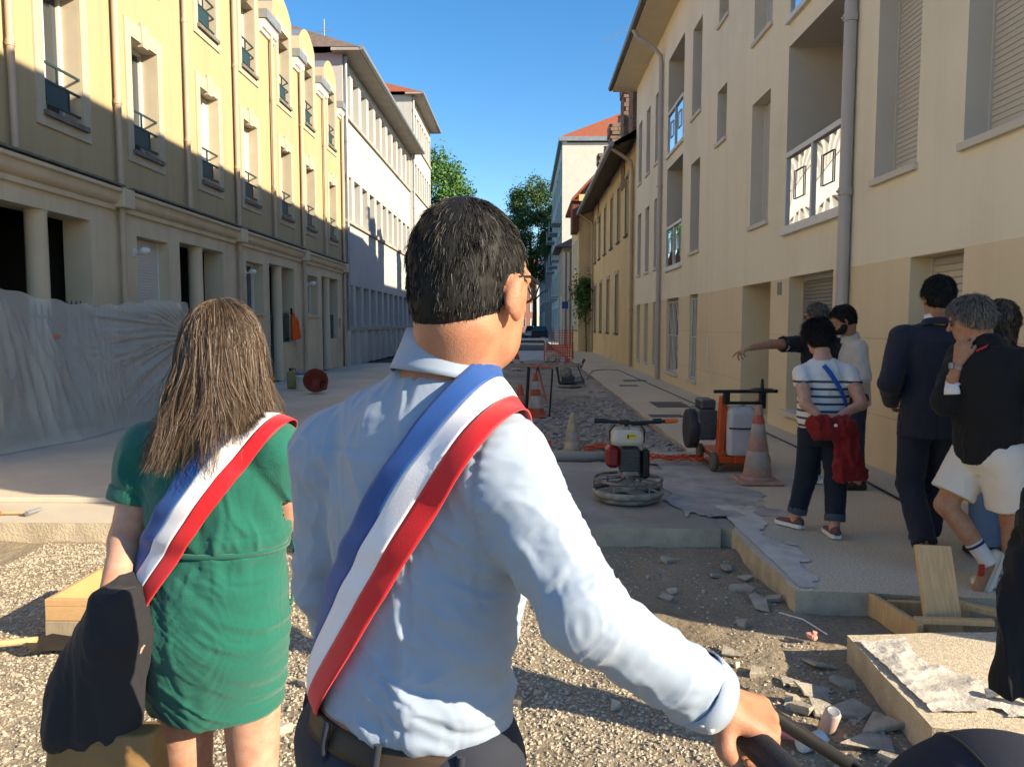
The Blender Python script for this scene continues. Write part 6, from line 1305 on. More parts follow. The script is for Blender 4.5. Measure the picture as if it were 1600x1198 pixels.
F = trousers(J, 0.009, pm, xh, xs, [(-0.2, .12, .10, 0, 0), (-0.05, .160, .125, 0, -.01), (0.08, .16, .12, 0, 0)], (0.1, 0.08, 0.085), None); to_mesh(F, 'jeans', fabric('light_jeans', (0.13, 0.19, 0.30)), E, leg_folds(J, 0.006, 56))
for s in 'RL': shoe(E, J['an'+s], (0, 1, 0), L=0.24, mats=[M_blackplastic, M_blackplastic])
do_cap(b, J['head'], R, M_hairB[0], 1.0, 0.014, 0.006, 57, lambda f: (f.cone(J['head'] + (0, -0.05, 0), J['head'] + (0, -0.07, -0.16), 0.08, 0.06, 0.04),), -0.09); short_hair(b, J['head'], R, 3000, 0.04, M_hairK[:2], 58, 1.0, 0.0013, flow=0.85, taper=False)

# person just beyond the right edge whose black coat hangs into view
J, E, R, b, xs, xh, pm, fw = simple_person(dict(head=(2.02,2.45,1.55), neck=(2.0,2.42,1.39), shR=(2.17,2.34,1.30), shL=(1.83,2.44,1.30), elR=(2.2,2.22,1.03), wrR=(2.1,2.45,0.9), elL=(1.78,2.36,1.02), wrL=(1.80,2.62,0.93), hipR=(2.09,2.40,0.84), hipL=(1.92,2.43,0.84), knR=(2.1,2.42,0.45), anR=(2.1,2.38,0.055), knL=(1.92,2.46,0.45), anL=(1.92,2.42,0.055)), 'person at the right edge with a long black coat over the arm', -10, 5, sk3, 0.98, 0.98)
tz = lambda z: (z - pm[2]) / (J['neck'][2] - pm[2])
F, T = garment(J, 0.009, pm, xh, xs, [(tz(.78), .170, .13, 0, 0), (tz(1.0), .17, .13, 0, 0), (tz(1.2), .18, .13, 0, 0), (tz(1.3), .16, .11, 0, 0), (tz(1.36), .1, .08, 0, 0), (tz(1.39), .075, .065, 0, 0)], dict(R=(1.9, .07, .058, .056, .042), L=(1.9, .07, .058, .056, .042))); to_mesh(F, 'sweater', M_blackcloth, E, generic_folds(J, 0.006, 64))
F = trousers(J, 0.009, pm, xh, xs, [(-0.2, .12, .10, 0, 0), (-0.05, .160, .125, 0, -.01), (0.08, .16, .12, 0, 0)], (0.098, 0.076, 0.066), None); to_mesh(F, 'trousers', M_navy, E, leg_folds(J, 0.006, 66))
for s in 'RL': shoe(E, J['an'+s], (-.1, 1, 0), mats=[M_blackplastic, M_blackplastic])
do_cap(b, J['head'], R, M_hairB[0], 1.0, 0.012, 0.005, 67); short_hair(b, J['head'], R, 2400, 0.035, M_hairB, 68, 1.06, 0.0016)
def hanging_cloth(name, label, top, bot, secs, m, res, folds, cat, lo, hi, extra=None):
    o = empty(name, (bot[0], bot[1], 0)); tag(o, label, cat); F = Field(lo, hi, res); F.loft(top, bot, (1, 0, 0), (1, 0, 0), secs, 0.02)
    if extra: extra(F)
    to_mesh(F, 'cloth', m, o, folds, 2); return o
hanging_cloth('coat', 'long black coat hanging at the right edge above the broken slab', (1.80, 2.62, 0.98), (1.735, 2.56, 0.24), [(0, .05, .07, 0.03, 0), (0.08, .085, .085, 0.02, 0), (0.25, .10, .08, 0.01, 0), (0.6, .135, .075, 0, 0), (0.93, .155, .07, 0, 0), (1.0, .15, .06, 0, 0)], M_blackcloth, 0.007, lambda P, N: 0.030 * (ridge(P * np.array([11, 7, 1.6]), 83) - 0.4), 'coat', (1.45, 2.35, 0.15), (2.06, 2.85, 1.1))
# black jacket over the green woman's arm and her tan bag
jk = hanging_cloth('jacket', 'black jacket draped over the arm of the woman in green', (-0.905, 1.67, 0.925), (-0.965, 1.63, 0.57), [(0, .035, .06, 0.01, 0), (0.06, .055, .09, 0, 0), (0.3, .088, .10, 0.005, 0), (0.6, .10, .075, 0, 0), (0.92, .112, .065, 0.005, 0), (1.0, .108, .055, 0.01, 0)], mat('black_wool', (0.022, 0.022, 0.026), 0.85, var=0.2, bump=0.1, bscale=400, sheen=0.05), 0.006, lambda P, N: 0.030 * (ridge(np.stack([(P[:, 0] + 0.95) * 9 * (1 + 0.6 * (0.9 - P[:, 2])), P[:, 1] * 5, P[:, 2] * 1.5], 1), 90) - 0.4), 'jacket', (-1.25, 1.45, 0.38), (-0.7, 1.85, 1.0))
bag = empty('handbag', (-0.92, 1.62, 0.2)); tag(bag, 'tan leather bag under the black jacket beside the woman in green', 'bag'); M_tan = mat('tan_leather', (0.26, 0.15, 0.055), 0.5, var=0.25, vscale=8, bump=0.1, bscale=200)
F = Field((-1.12, 1.48, 0.22), (-0.72, 1.76, 0.68), 0.006); F.loft((-0.925, 1.62, 0.61), (-0.925, 1.62, 0.27), (1, 0, 0), (1, 0, 0), [(0, .115, .035, 0, 0), (0.2, .125, .05, 0, 0), (0.9, .14, .07, 0, 0), (1.0, .13, .06, 0, 0)], 0.0, power=4.0); to_mesh(F, 'bag_body', M_tan, bag, lambda P, N: 0.006 * fbm(P * 9, 2, 5))
mb = MB(); mb.tube([(-0.98, 1.63, 0.58), (-0.96, 1.64, 0.74), (-0.93, 1.645, 0.85), (-0.915, 1.64, 0.74), (-0.91, 1.63, 0.58)], 0.008, 8); mb.build('bag_handle', M_tan, bag)
# ================================================================ ground litter: gravel, stones, shards
ICO_V = []; 
def pebble_field(name, n, region, size, mats, seed, zf, dens=None, flat=0.6):
    rs = np.random.default_rng(seed); x = rs.uniform(region[0], region[1], n * 3); y = rs.uniform(region[2], region[3], n * 3); k = np.ones(len(x), bool) if dens is None else rs.random(len(x)) < dens(x, y)
    x = x[k][:n]; y = y[k][:n]; n = len(x); z = zf(x, y); s = size[0] + (size[1] - size[0]) * rs.random(n) ** 3
    base = np.array([[1, 0, 0], [0, 1, 0], [-1, 0, 0], [0, -1, 0], [0, 0, 1], [0, 0, -1.0]]); q = base[None] * (1 + rs.uniform(-0.35, 0.35, (n, 6, 1))) + rs.uniform(-0.25, 0.25, (n, 6, 3)); q[:, :, 2] *= flat
    a = rs.uniform(0, 2*PI, n); ca, sa_ = np.cos(a)[:, None], np.sin(a)[:, None]; qx = q[:, :, 0] * ca - q[:, :, 1] * sa_; qy = q[:, :, 0] * sa_ + q[:, :, 1] * ca
    V = np.stack([qx * s[:, None] + x[:, None], qy * s[:, None] + y[:, None], q[:, :, 2] * s[:, None] + (z + s * 0.22)[:, None]], 2).reshape(-1, 3)
    t = np.array([[0, 1, 4], [1, 2, 4], [2, 3, 4], [3, 0, 4], [1, 0, 5], [2, 1, 5], [3, 2, 5], [0, 3, 5]]); F = (np.arange(n) * 6)[:, None, None] + t[None]
    o = from_np(name, V, F.reshape(-1, 3), mats, org=((region[0]+region[1])/2, (region[2]+region[3])/2, -0.15), smooth=False, mi=np.repeat(rs.integers(0, len(mats), n), 8)); o['kind'] = 'stuff'; return o
PM = [mat('pebble_' + str(i), c, 0.9, var=0.2, vscale=60) for i, c in enumerate(((0.50, 0.43, 0.32), (0.45, 0.38, 0.28), (0.56, 0.49, 0.38), (0.40, 0.335, 0.25), (0.34, 0.29, 0.225)))]
def dens1(x, y): return np.clip(0.30 + 0.70 * (x < 0.7) + 0.6 * fbm(np.stack([x * 1.2, y * 1.2, 0 * x], 1), 3, 6), 0.05, 1) * np.where((x > 0.1) & (y > 3.9), 0.30, 1) * np.where((x > -2) & (y > 4.8), 0.5, 1)
g1 = pebble_field('gravel', 100000, (-3.6, 1.5, 2.2, 5.62), (0.0025, 0.0125), PM, 3, dig, dens1); tag(g1, 'pale loose gravel over the dug up street', 'gravel')
g2 = pebble_field('gravel', 9000, (-2.0, 1.9, 8.6, 16), (0.012, 0.05), [mat('grey_crumb', (0.42, 0.40, 0.37), 0.95, var=0.3, vscale=30), mat('grey_crumb2', (0.30, 0.28, 0.25), 0.95, var=0.3, vscale=30)], 4, dig2, flat=0.5); tag(g2, 'grey cement crumbs in the trench beyond the slab', 'rubble')
def lump(mb, c, s, flat, seed):
    rs = np.random.default_rng(seed); n = 10; poly = []; a = 0
    k = rs.integers(4, 7); ang = np.sort(rs.uniform(0, 2*PI, k) * 0.35 + np.arange(k) * 2*PI / k); r = s * rs.uniform(0.55, 1.1, k); M_ = Matrix.Translation(c) @ Euler((rs.uniform(-.22, .22), rs.uniform(-.22, .22), rs.uniform(0, 6))).to_matrix().to_4x4()
    top = [(math.cos(t) * q, math.sin(t) * q * 0.75, flat) for t, q in zip(ang, r)]; mid = [(x * 1.06, y * 1.06, flat * 0.45) for x, y, z in top]; bot = [(x * 0.9, y * 0.9, -flat * 0.6) for x, y, z in top]; k = len(top)
    vs = [M_ @ Vector(p) for p in top + mid + bot]; mb.add(vs, [tuple(range(k)), tuple(range(3*k - 1, 2*k - 1, -1))] + [((i + 1) % k, i, k + i, k + (i + 1) % k) for i in range(k)] + [(k + (i + 1) % k, k + i, 2*k + i, 2*k + (i + 1) % k) for i in range(k)])
M_shard = mat('concrete_shard', (0.46, 0.41, 0.33), 0.95, var=0.35, vscale=14, bump=0.5, bscale=60)
shards = [(1.38, 4.39, .10), (1.47, 4.46, .07), (1.32, 4.62, .09), (1.42, 4.85, .07), (1.25, 4.95, .06), (1.30, 3.16, .09), (1.22, 3.45, .07), (1.40, 3.22, .11), (1.04, 3.05, .06), (1.36, 2.95, .12), (1.46, 3.05, .10), (1.18, 3.20, .07), (1.30, 3.35, .10), (1.44, 3.42, .08), (1.10, 3.55, .05), (1.42, 3.62, .09), (1.22, 2.82, .08), (1.42, 2.80, .10), (1.05, 3.75, .08), (0.92, 3.6, .05), (1.20, 4.15, .05), (0.85, 4.5, .06), (0.7, 3.9, .05), (1.0, 5.2, .06), (1.36, 5.1, .07), (0.45, 4.7, .05), (-0.1, 5.1, .05)]
for i, (x, y, s) in enumerate(shards):
    z = float(dig(np.array([x]), np.array([y]))[0]); mb = MB(); lump(mb, (x, y, z + 0.010), s * 1.12, 0.009 + 0.006 * (i % 3), i + 5); o = mb.build('concrete_shard', M_shard, org=(x, y, z)); tag(o, 'flat broken concrete shard in the dirt beside the pavement slabs', 'rubble', 'broken shards beside the slabs')
rs = np.random.default_rng(21)
for i in range(26):
    x, y = rs.uniform(-2.6, 1.2), rs.uniform(2.7, 5.4); z = float(dig(np.array([x]), np.array([y]))[0]); s = rs.uniform(0.02, 0.045); mb = MB(); lump(mb, (x, y, z + s * 0.3), s, s * 0.55, 100 + i); o = mb.build('stone', PM[i % 4], org=(x, y, z)); tag(o, 'fist sized stone lying on the gravel', 'stone', 'loose stones on the gravel')
rs = np.random.default_rng(22)
for i in range(34):
    x, y = rs.uniform(-0.4, 1.85), rs.uniform(8.7, 18); z = float(dig2(np.array([x]), np.array([y]))[0]); s = rs.uniform(0.05, 0.13); mb = MB(); lump(mb, (x, y, z + s * 0.15), s, s * 0.35, 200 + i); o = mb.build('cement_lump', MATS['grey_crumb'], org=(x, y, z)); tag(o, 'grey lump of set cement in the trench', 'rubble', 'cement lumps in the trench')
# mound of earth between the slabs
def crumpled(name, label, cat, x0, x1, y0, y1, nx, ny, zf, m, warp=0.0, seed=1, kind=None, mask=None):
    xs_ = np.linspace(x0, x1, nx + 1); ys_ = np.linspace(y0, y1, ny + 1); X, Y = np.meshgrid(xs_, ys_); P = np.stack([X.ravel(), Y.ravel(), 0 * X.ravel()], 1)
    P[:, 0] += warp * fbm(P * 2.5, 3, seed); P[:, 1] += warp * fbm(P * 2.5 + 5, 3, seed + 1); P[:, 2] = zf(P[:, 0], P[:, 1]); i = np.arange(nx * ny); a = (i // nx) * (nx + 1) + i % nx; F = np.stack([a, a + 1, a + nx + 2, a + nx + 1], 1)
    if mask is not None: F = F[mask(P[F].mean(1))]
    o = from_np(name, P, F, m, org=((x0+x1)/2, (y0+y1)/2, 0), smooth=True); tag(o, label, cat, kind=kind); return o
M_fleece = mat('white_fleece', (0.66, 0.62, 0.55), 0.9, var=0.25, vscale=6, bump=0.4, bscale=60, stain=0.4, stscale=3, stcol=(0.42, 0.37, 0.30))
def zdrape(edge, top, seed, amp):
    def f(x, y):
        p = np.stack([x, y, 0 * x], 1); w_ = np.clip((edge - x) / 0.10, 0, 1); r = amp * ridge(p * np.array([3, 6, 1]), seed) + amp * 0.45 * ridge(p * np.array([9, 12, 1]), seed + 4)
        return top + 0.006 + r - w_ * w_ * (3 - 2 * w_) * 0.135
    return f
crumpled('plastic_sheet', 'crumpled white sheet spread over the nearest broken slab', 'sheet', 1.40, 2.15, 2.86, 3.62, 90, 90, zdrape(1.2, -0.004, 3, 0.012), M_fleece, 0.10, 3, mask=lambda c: (fbm(c * np.array([3, 3, 0]) + 2, 3, 14) + (2.0 - c[:, 0]) * 0.8 > 0.15) & (c[:, 0] > 1.585) & (c[:, 1] > 2.86))
crumpled('plastic_sheet', 'dusty pale plaster smear along the edge of the pavement by the striped woman', 'sheet', 1.42, 1.95, 4.30, 6.3, 60, 150, zdrape(1.2, -0.002, 8, 0.003), M_fleece, 0.06, 8, mask=lambda c: (fbm(c * np.array([4, 2.0, 0]), 4, 4) + (1.75 - c[:, 0]) * 2.0 > 0.0) & (c[:, 0] > 1.575) & (c[:, 1] > 4.31))  # plaster smear lying flat on the slab, meshed as a thin sheet
crumpled('plastic_sheet', 'grey cement smeared sheet trailing from the trowel to the saw', 'sheet', 1.22, 2.06, 5.9, 9.0, 70, 150, lambda x, y: 0.003 + 0.006 * ridge(np.stack([x * 4, y * 3, 0 * x], 1), 18), mat('cement_fleece', (0.50, 0.47, 0.43), 0.9, var=0.4, vscale=4, bump=0.5, bscale=40), 0.15, 5, mask=lambda c: (fbm(c * np.array([3, 2, 0]), 3, 9) > -0.15) | ((c[:, 0] > 1.42) & (c[:, 0] < 1.98)))
# twisted white rag on the slab
mb = MB(); mb.tube([(1.86, 3.02, .02), (1.93, 2.98, .06), (1.98, 2.93, .03), (2.06, 2.9, .035), (2.12, 2.88, .02)], [.03, .022, .02, .018, .02], 8, flat=0.6); o = mb.build('rag', M_fleece, org=(1.95, 2.95, 0)); tag(o, 'twisted white rag on the slab under the black coat', 'rag')

# ================================================================ timber
M_pine = mat('pine', (0.66, 0.44, 0.22), 0.7, var=0.15, vscale=3, grain=(10, (9, 9, 0.7), (0.40, 0.25, 0.12), 0.55), bump=0.1, bscale=20)
M_pine2 = mat('pine_old', (0.42, 0.33, 0.22), 0.85, var=0.3, vscale=5, grain=(22, (12, 1, 1), (0.26, 0.19, 0.12), 0.5), bump=0.2, bscale=20)
def plank(name, label, c, size, rot, m=None, group=None):
    mb = MB(); h = [s / 2 for s in size]; mb.bbox((-h[0], -h[1], -h[2]), (h[0], h[1], h[2]), 0.003); o = mb.build(name, m or M_pine, org=(0, 0, 0)); o.location = c; o.rotation_euler = [math.radians(a) for a in rot]; tag(o, label, 'board', group); return o
plank('timber_board', 'upright pale pine board leaning among the formwork', (2.16, 3.95, 0.12), (0.19, 0.028, 0.46), (-24, 3, 2))
plank('timber_board', 'long formwork board on edge between the two slabs', (1.97, 4.02, -0.065), (0.032, 0.46, 0.13), (0, 0, 6))
plank('timber_board', 'short formwork board behind the upright pine board', (2.20, 4.12, -0.05), (0.42, 0.03, 0.09), (0, 0, -6))
plank('timber_board', 'narrow batten lying in front of the upright pine board', (2.16, 3.80, 0.012), (0.36, 0.04, 0.03), (0, -3, -12))
plank('timber_board', 'small batten right of the upright pine board', (2.40, 3.93, 0.02), (0.30, 0.05, 0.035), (0, 4, -30))
crate = empty('timber_crate', (-2.27, 4.05, -0.15)); tag(crate, 'bottomless pine box standing on the gravel behind the woman in green', 'crate')
for nm, lo_, hi_ in (('front_board', (-2.50, 3.86, .035), (-1.98, 3.885, .075)), ('front_board', (-2.50, 3.86, -.04), (-1.98, 3.885, .034)), ('lower_board', (-2.50, 3.856, -.15), (-1.98, 3.884, -.042)), ('side_board', (-2.499, 3.887, -.14), (-2.472, 4.36, .074)), ('side_board', (-2.008, 3.887, -.14), (-1.981, 4.36, .074)), ('back_board', (-2.50, 4.362, -.14), (-1.98, 4.388, .075))):
    mb = MB(); mb.bbox(lo_, hi_, 0.003); mb.build(nm, M_pine2 if nm == 'lower_board' else mat('pine_orange', (0.58, 0.36, 0.17), 0.7, var=0.15, grain=(22, (1.2, 12, 12), (0.42, 0.24, 0.10), 0.5)), crate)
mb = MB(); lump(mb, (-2.2, 3.78, -0.15), 0.26, 0.03, 77); o = mb.build('stone_block', M_conc_side, org=(-2.2, 3.78, -.15)); tag(o, 'pale flat stone in front of the pine box', 'stone')
shv = empty('shovel', (-2.55, 3.72, -0.15)); tag(shv, 'shovel with pale wooden handle and black blade lying on the gravel at left', 'shovel')
mb = MB(); mb.tube([(-3.1, 3.52, -0.085), (-2.48, 3.76, -0.10)], 0.018, 12); mb.build('handle', M_pine, shv)
mb = MB(); mb.add([(-2.52, 3.72, -.10), (-2.45, 3.66, -.115), (-2.25, 3.70, -.125), (-2.18, 3.80, -.13), (-2.24, 3.92, -.125), (-2.46, 3.86, -.105), (-2.35, 3.78, -.135)], ((0, 1, 6), (1, 2, 6), (2, 3, 6), (3, 4, 6), (4, 5, 6), (5, 0, 6)), 0, True); mb.build('blade', M_blackplastic, shv)
ham = empty('hammer', (-4.0, 5.9, 0.0)); tag(ham, 'hammer with orange grip lying on the left slab edge', 'hammer')
mb = MB(); mb.tube([(-4.35, 5.88, .02), (-4.12, 5.89, .02)], 0.014, 8); mb.build('grip', mat('orange_grip', (0.6, 0.15, 0.02), 0.5), ham); mb = MB(); mb.tube([(-4.12, 5.89, .02), (-3.90, 5.90, .02)], 0.010, 8); mb.build('shaft', M_pine, ham); mb = MB(); mb.tube([(-3.89, 5.84, .03), (-3.87, 5.99, .03)], [0.02, 0.015], 8); mb.build('head', M_zinc, ham)

# ================================================================ traffic cones
M_or = mat('cone_orange', (0.62, 0.09, 0.03), 0.7, var=0.3, vscale=9, c2=(0.45, 0.12, 0.07), stain=0.5, stscale=6, stcol=(0.42, 0.30, 0.25)); M_cw = mat('cone_white', (0.58, 0.53, 0.48), 0.6, var=0.25, vscale=9, stain=0.4, stscale=5, stcol=(0.40, 0.30, 0.24))
M_od = mat('cone_dusty', (0.42, 0.20, 0.15), 0.85, var=0.35, vscale=7, c2=(0.42, 0.30, 0.24), stain=0.6, stscale=7, stcol=(0.45, 0.36, 0.30)); M_cwd = mat('cone_dusty_white', (0.45, 0.38, 0.33), 0.85, var=0.25, vscale=8); M_cream = mat('cone_cream', (0.52, 0.42, 0.28), 0.8, var=0.25, vscale=8)
def cone(label, x, y, z, h, r, bands, base=0.2, tilt=0, square=True):
    E = empty('traffic_cone', (x, y, z)); tag(E, label, 'cone'); org = (x, y, z); bm_ = bands[0][2]; mb = MB()
    if square: mb.bbox((x - base, y - base, z), (x + base, y + base, z + 0.035), 0.02)
    else: mb.lathe([(base, 0), (base, 0.03), (r * 1.05, 0.05)], (x, y, z), 28)
    mb.lathe([(r * 1.12, 0.036), (r * 1.1, 0.06), (r, 0.066)], (x, y, z), 28); mb.build('cone_base', bm_, E)
    for (t0, t1, m) in bands:
        R_ = lambda t: r + (0.028 - r) * t; mb = MB(); mb.lathe([(R_(t0), 0.062 + (h - .062) * t0), (R_(t0) + .0015, .062 + (h - .062) * t0 + .003), (R_(t1) + .0015, .062 + (h - .062) * t1 - .003), (R_(t1), .062 + (h - .062) * t1)], (x, y, z), 28); mb.build('cone_band', m, E)
    return E
cone('large dusty traffic cone beside the orange saw on the pavement', 2.22, 7.28, 0, 0.74, 0.135, [(0, .12, M_od), (.12, .36, M_cwd), (.36, .56, M_od), (.56, .74, M_cwd), (.74, .86, M_or), (.86, 1, M_od)], 0.20)
cone('plain cream traffic cone in the trench behind the trowel', 0.575, 9.2, -0.08, 0.52, 0.11, [(0, .25, M_cream), (.25, .5, M_cwd), (.5, 1, M_cream)], 0.16, square=False)
cone('tall orange and white traffic cone in the trench beside black posts', 0.19, 13.3, -0.1, 0.76, 0.15, [(0, .14, M_or), (.14, .44, M_cw), (.44, .60, M_or), (.60, .80, M_cw), (.80, 1, M_or)], 0.2)
cone('faded orange traffic cone half hidden behind the black posts', -0.08, 13.5, -0.1, 0.55, 0.15, [(0, .3, M_or), (.3, .6, M_od), (.6, 1, M_or)], 0.18)
cone('red topped white traffic cone by the plank trestle far down the trench', -0.27, 26.5, -0.06, 0.66, 0.16, [(0, .5, M_cw), (.5, 1, M_or)], 0.2)
cone('small red topped cone near the plate compactor', 1.31, 24, -0.06, 0.6, 0.14, [(0, .55, M_cw), (.55, 1, M_or)], 0.18)

# ================================================================ power trowel
pt = empty('power_trowel', (0.88, 6.5, 0)); tag(pt, 'power trowel with cream fuel tank and round guard on the concrete slab', 'machine'); X0, Y0 = 0.885, 6.52
M_oldmet = mat('worn_metal', (0.12, 0.115, 0.10), 0.6, metal=0.5, var=0.5, vscale=14, c2=(0.32, 0.29, 0.25)); M_dusty = mat('dusty_steel', (0.36, 0.33, 0.28), 0.8, var=0.4, vscale=12, c2=(0.16, 0.15, 0.13)); M_eng = mat('engine_grey', (0.10, 0.10, 0.10), 0.5, metal=0.4, var=0.3, vscale=15); M_redp = mat('red_cover', (0.22, 0.008, 0.014), 0.4, spec=0.5, var=0.2); M_creamp = mat('cream_plastic', (0.58, 0.52, 0.40), 0.35, spec=0.5, var=0.1, vscale=8)
def ring(mb, c, R_, r, n=48, flat=1.0, m=8):
    vs = []; fs = []
    for i in range(n):
        a = 2*PI*i/n
        for k in range(m): b_ = 2*PI*k/m; q = R_ + r * math.cos(b_); vs.append((c[0] + q * math.cos(a), c[1] + q * math.sin(a), c[2] + r * flat * math.sin(b_)))
    for i in range(n):
        for k in range(m): fs.append((i*m+k, ((i+1) % n)*m+k, ((i+1) % n)*m+(k+1) % m, i*m+(k+1) % m))
    mb.add(vs, fs, 0, True)
mb = MB(); ring(mb, (X0, Y0, 0.085), 0.295, 0.016, flat=1.6); mb.lathe([(0.292, 0.055), (0.300, 0.06), (0.300, 0.075), (0.292, 0.08)], (X0, Y0, 0), 48, close=False); mb.build('lower_guard_ring', M_dusty, pt)
mb = MB(); ring(mb, (X0, Y0, 0.185), 0.288, 0.014); 
for k in range(8): a = 2*PI*k/8 + 0.2; mb.tube([(X0 + .05 * math.cos(a), Y0 + .05 * math.sin(a), .20), (X0 + .288 * math.cos(a), Y0 + .288 * math.sin(a), .185)], 0.009, 6)
for k in range(6): a = 2*PI*k/6; mb.cyl((X0 + .29 * math.cos(a), Y0 + .29 * math.sin(a), .09), (X0 + .29 * math.cos(a), Y0 + .29 * math.sin(a), .185), 0.008, n=6)
mb.build('upper_guard_ring', M_oldmet, pt)
mb = MB(); mb.lathe([(0.27, 0.012), (0.28, 0.03), (0.275, 0.05), (0.05, 0.06)], (X0, Y0, 0), 40); mb.build('float_disc', M_oldmet, pt)
for k in range(4):
    mb = MB(); a = 2*PI*k/4 + .4; M_ = Matrix.Translation((X0, Y0, 0.09)) @ Matrix.Rotation(a, 4, 'Z'); mb.box((0.06, -0.06, -0.005), (0.265, 0.06, 0.005), 0, M_); mb.build('blade', M_dusty, pt)
mb = MB(); mb.lathe([(0.075, .06), (0.08, .12), (0.06, .20), (0.055, .24)], (X0, Y0, 0), 20); mb.build('gearbox', M_dusty, pt)
mb = MB(); mb.bbox((X0 - .075, Y0 - .10, .24), (X0 + .09, Y0 + .10, .47), .02)
for k in range(6): mb.bbox((X0 - .07, Y0 - .112, .27 + k * .03), (X0 + .085, Y0 - .09, .283 + k * .03), .003)
eng = mb.build('engine', M_eng, pt); mb = MB(); mb.bbox((X0 - .06, Y0 - .125, .235), (X0 + .07, Y0 - .108, .265), .004); mb.build('engine_plate', M_dusty, eng)
mb = MB(); mb.bbox((X0 - .195, Y0 - .10, .29), (X0 - .078, Y0 + .08, .475), .03); mb.build('recoil_cover', M_redp, pt)
mb = MB(); mb.bbox((X0 + .10, Y0 - .08, .195), (X0 + .175, Y0 + .06, .45), .02); mb.build('belt_guard', M_blackplastic, pt)
F = Field((X0 - .24, Y0 - .22, .42), (X0 + .22, Y0 + .2, .68), 0.006); F.loft((X0 - .02, Y0 - .02, .485), (X0 - .02, Y0 - .02, .62), (1, 0, 0), (1, 0, 0), [(0, .125, .10, 0, 0), (0.25, .140, .115, 0, 0), (0.6, .138, .112, 0, 0), (1.0, .105, .085, 0, 0)], 0.0, power=5.0); tk = to_mesh(F, 'fuel_tank', M_creamp, pt, None, 2)
mb = MB(); mb.lathe([(0.028, .61), (0.03, .635), (0.02, .64)], (X0 - .02, Y0 - .02, 0), 16); mb.build('filler_cap', M_zinc, tk); mb = MB(); mb.box((X0 - .03, Y0 - .138, .545), (X0 + .05, Y0 - .131, .59)); mb.build('warning_label', mat('yellow_label', (0.75, 0.52, 0.05), 0.5), tk); mb = MB(); mb.box((X0 - .026, Y0 - .1395, .553), (X0 - .012, Y0 - .1382, .582)); mb.box((X0 - .005, Y0 - .1395, .572), (X0 + .04, Y0 - .1382, .577)); mb.build('label_print', M_blackplastic, tk)
mb = MB(); mb.tube([(X0 - .285, Y0 - .05, .69), (X0 - .10, Y0 - .06, .68), (X0 + .05, Y0 - .06, .672), (X0 + .30, Y0 - .05, .685)], 0.015, 10); mb.tube([(X0 - .03, Y0 + .10, .22), (X0 - .03, Y0 + .02, .45), (X0 - .03, Y0 + .13, .56), (X0 - .02, Y0 - .05, .675)], 0.016, 8); mb.tube([(X0 + .10, Y0 - .06, .675), (X0 + .16, Y0 - .05, .66), (X0 + .02, Y0 - .04, .655)], 0.01, 6); mb.bbox((X0 - .09, Y0 - .09, .66), (X0 + .0, Y0 - .03, .70), .008); hb = mb.build('handlebar', M_blackplastic, pt)
mb = MB(); mb.tube([(X0 - .295, Y0 - .05, .691), (X0 - .18, Y0 - .055, .686)], 0.020, 10); mb.build('grip', M_blackplastic, hb); mb = MB(); mb.tube([(X0 + .30, Y0 - .05, .685), (X0 + .405, Y0 - .045, .69)], [0.021, 0.018], 10); mb.build('grip', mat('orange_rubber', (0.75, 0.14, 0.02), 0.5), hb); mb = MB(); mb.tube([(X0 + .2, Y0 - .05, .685), (X0 + .27, Y0 - .05, .688)], 0.024, 10); mb.build('throttle', M_blackplastic, hb)
mb = MB(); mb.tube([(X0 - .155, Y0 - .03, .50), (X0 - .165, Y0 - .05, .60), (X0 - .12, Y0 - .06, .66)], 0.007, 6); mb.tube([(X0 + .125, Y0 - .05, .50), (X0 + .13, Y0 - .05, .60), (X0 + .09, Y0 - .06, .665)], 0.007, 6); mb.build('cable_guide', M_blackplastic, pt)

# ================================================================ floor saw
fs_ = empty('floor_saw', (2.1, 7.85, 0)); tag(fs_, 'orange floor saw with white water tank standing on the pavement', 'machine'); M_oran = mat('orange_paint', (0.62, 0.085, 0.012), 0.4, spec=0.5, var=0.15, vscale=5, stain=0.3, stscale=6, stcol=(0.35, 0.12, 0.06)); M_tank = mat('white_tank', (0.56, 0.53, 0.53), 0.45, var=0.12, vscale=6, sss=0.0)
mb = MB(); mb.bbox((1.96, 7.72, .10), (2.44, 8.5, .17), .01); mb.bbox((2.12, 7.70, .10), (2.40, 7.75, .26), .01); fr = mb.build('chassis', M_oran, fs_)
for x in (1.985,): mb = MB(); M_ = Matrix.Translation((x, 7.80, 0.12)) @ Matrix.Rotation(math.radians(-4), 4, 'X') @ Matrix.Rotation(math.radians(4), 4, 'Y'); mb.bbox((-.035, -.05, 0), (.035, .05, .66), .008, 0, M_); mb.build('upright', M_oran, fs_)
mb = MB(); M_ = Matrix.Translation((2.40, 7.85, 0.12)); mb.bbox((-.03, -.04, 0), (.03, .04, .62), .008, 0, M_); mb.build('upright', M_oran, fs_)
F = Field((1.97, 7.60, .1), (2.42, 7.98, .78), 0.007); F.loft((2.19, 7.80, .18), (2.19, 7.80, .68), (1, 0, 0), (1, 0, 0), [(0, .135, .12, 0, 0), (0.08, .145, .13, 0, 0), (0.85, .142, .128, 0, 0), (0.95, .125, .11, 0, 0), (1.0, .10, .09, 0, 0)], 0.0, power=5.0); tk = to_mesh(F, 'water_tank', M_tank, fs_, lambda P, N: 0.002 * fbm(P * 8, 2, 3)); mb = MB(); mb.tube([(2.045, 7.665, .465), (2.19, 7.655, .46), (2.335, 7.665, .465)], 0.008, 6); mb.build('tank_strap', M_blackplastic, tk); mb = MB(); mb.lathe([(.035, .68), (.035, .71), (.02, .715)], (2.2, 7.8, 0), 14); mb.build('tank_cap', M_tank, tk)
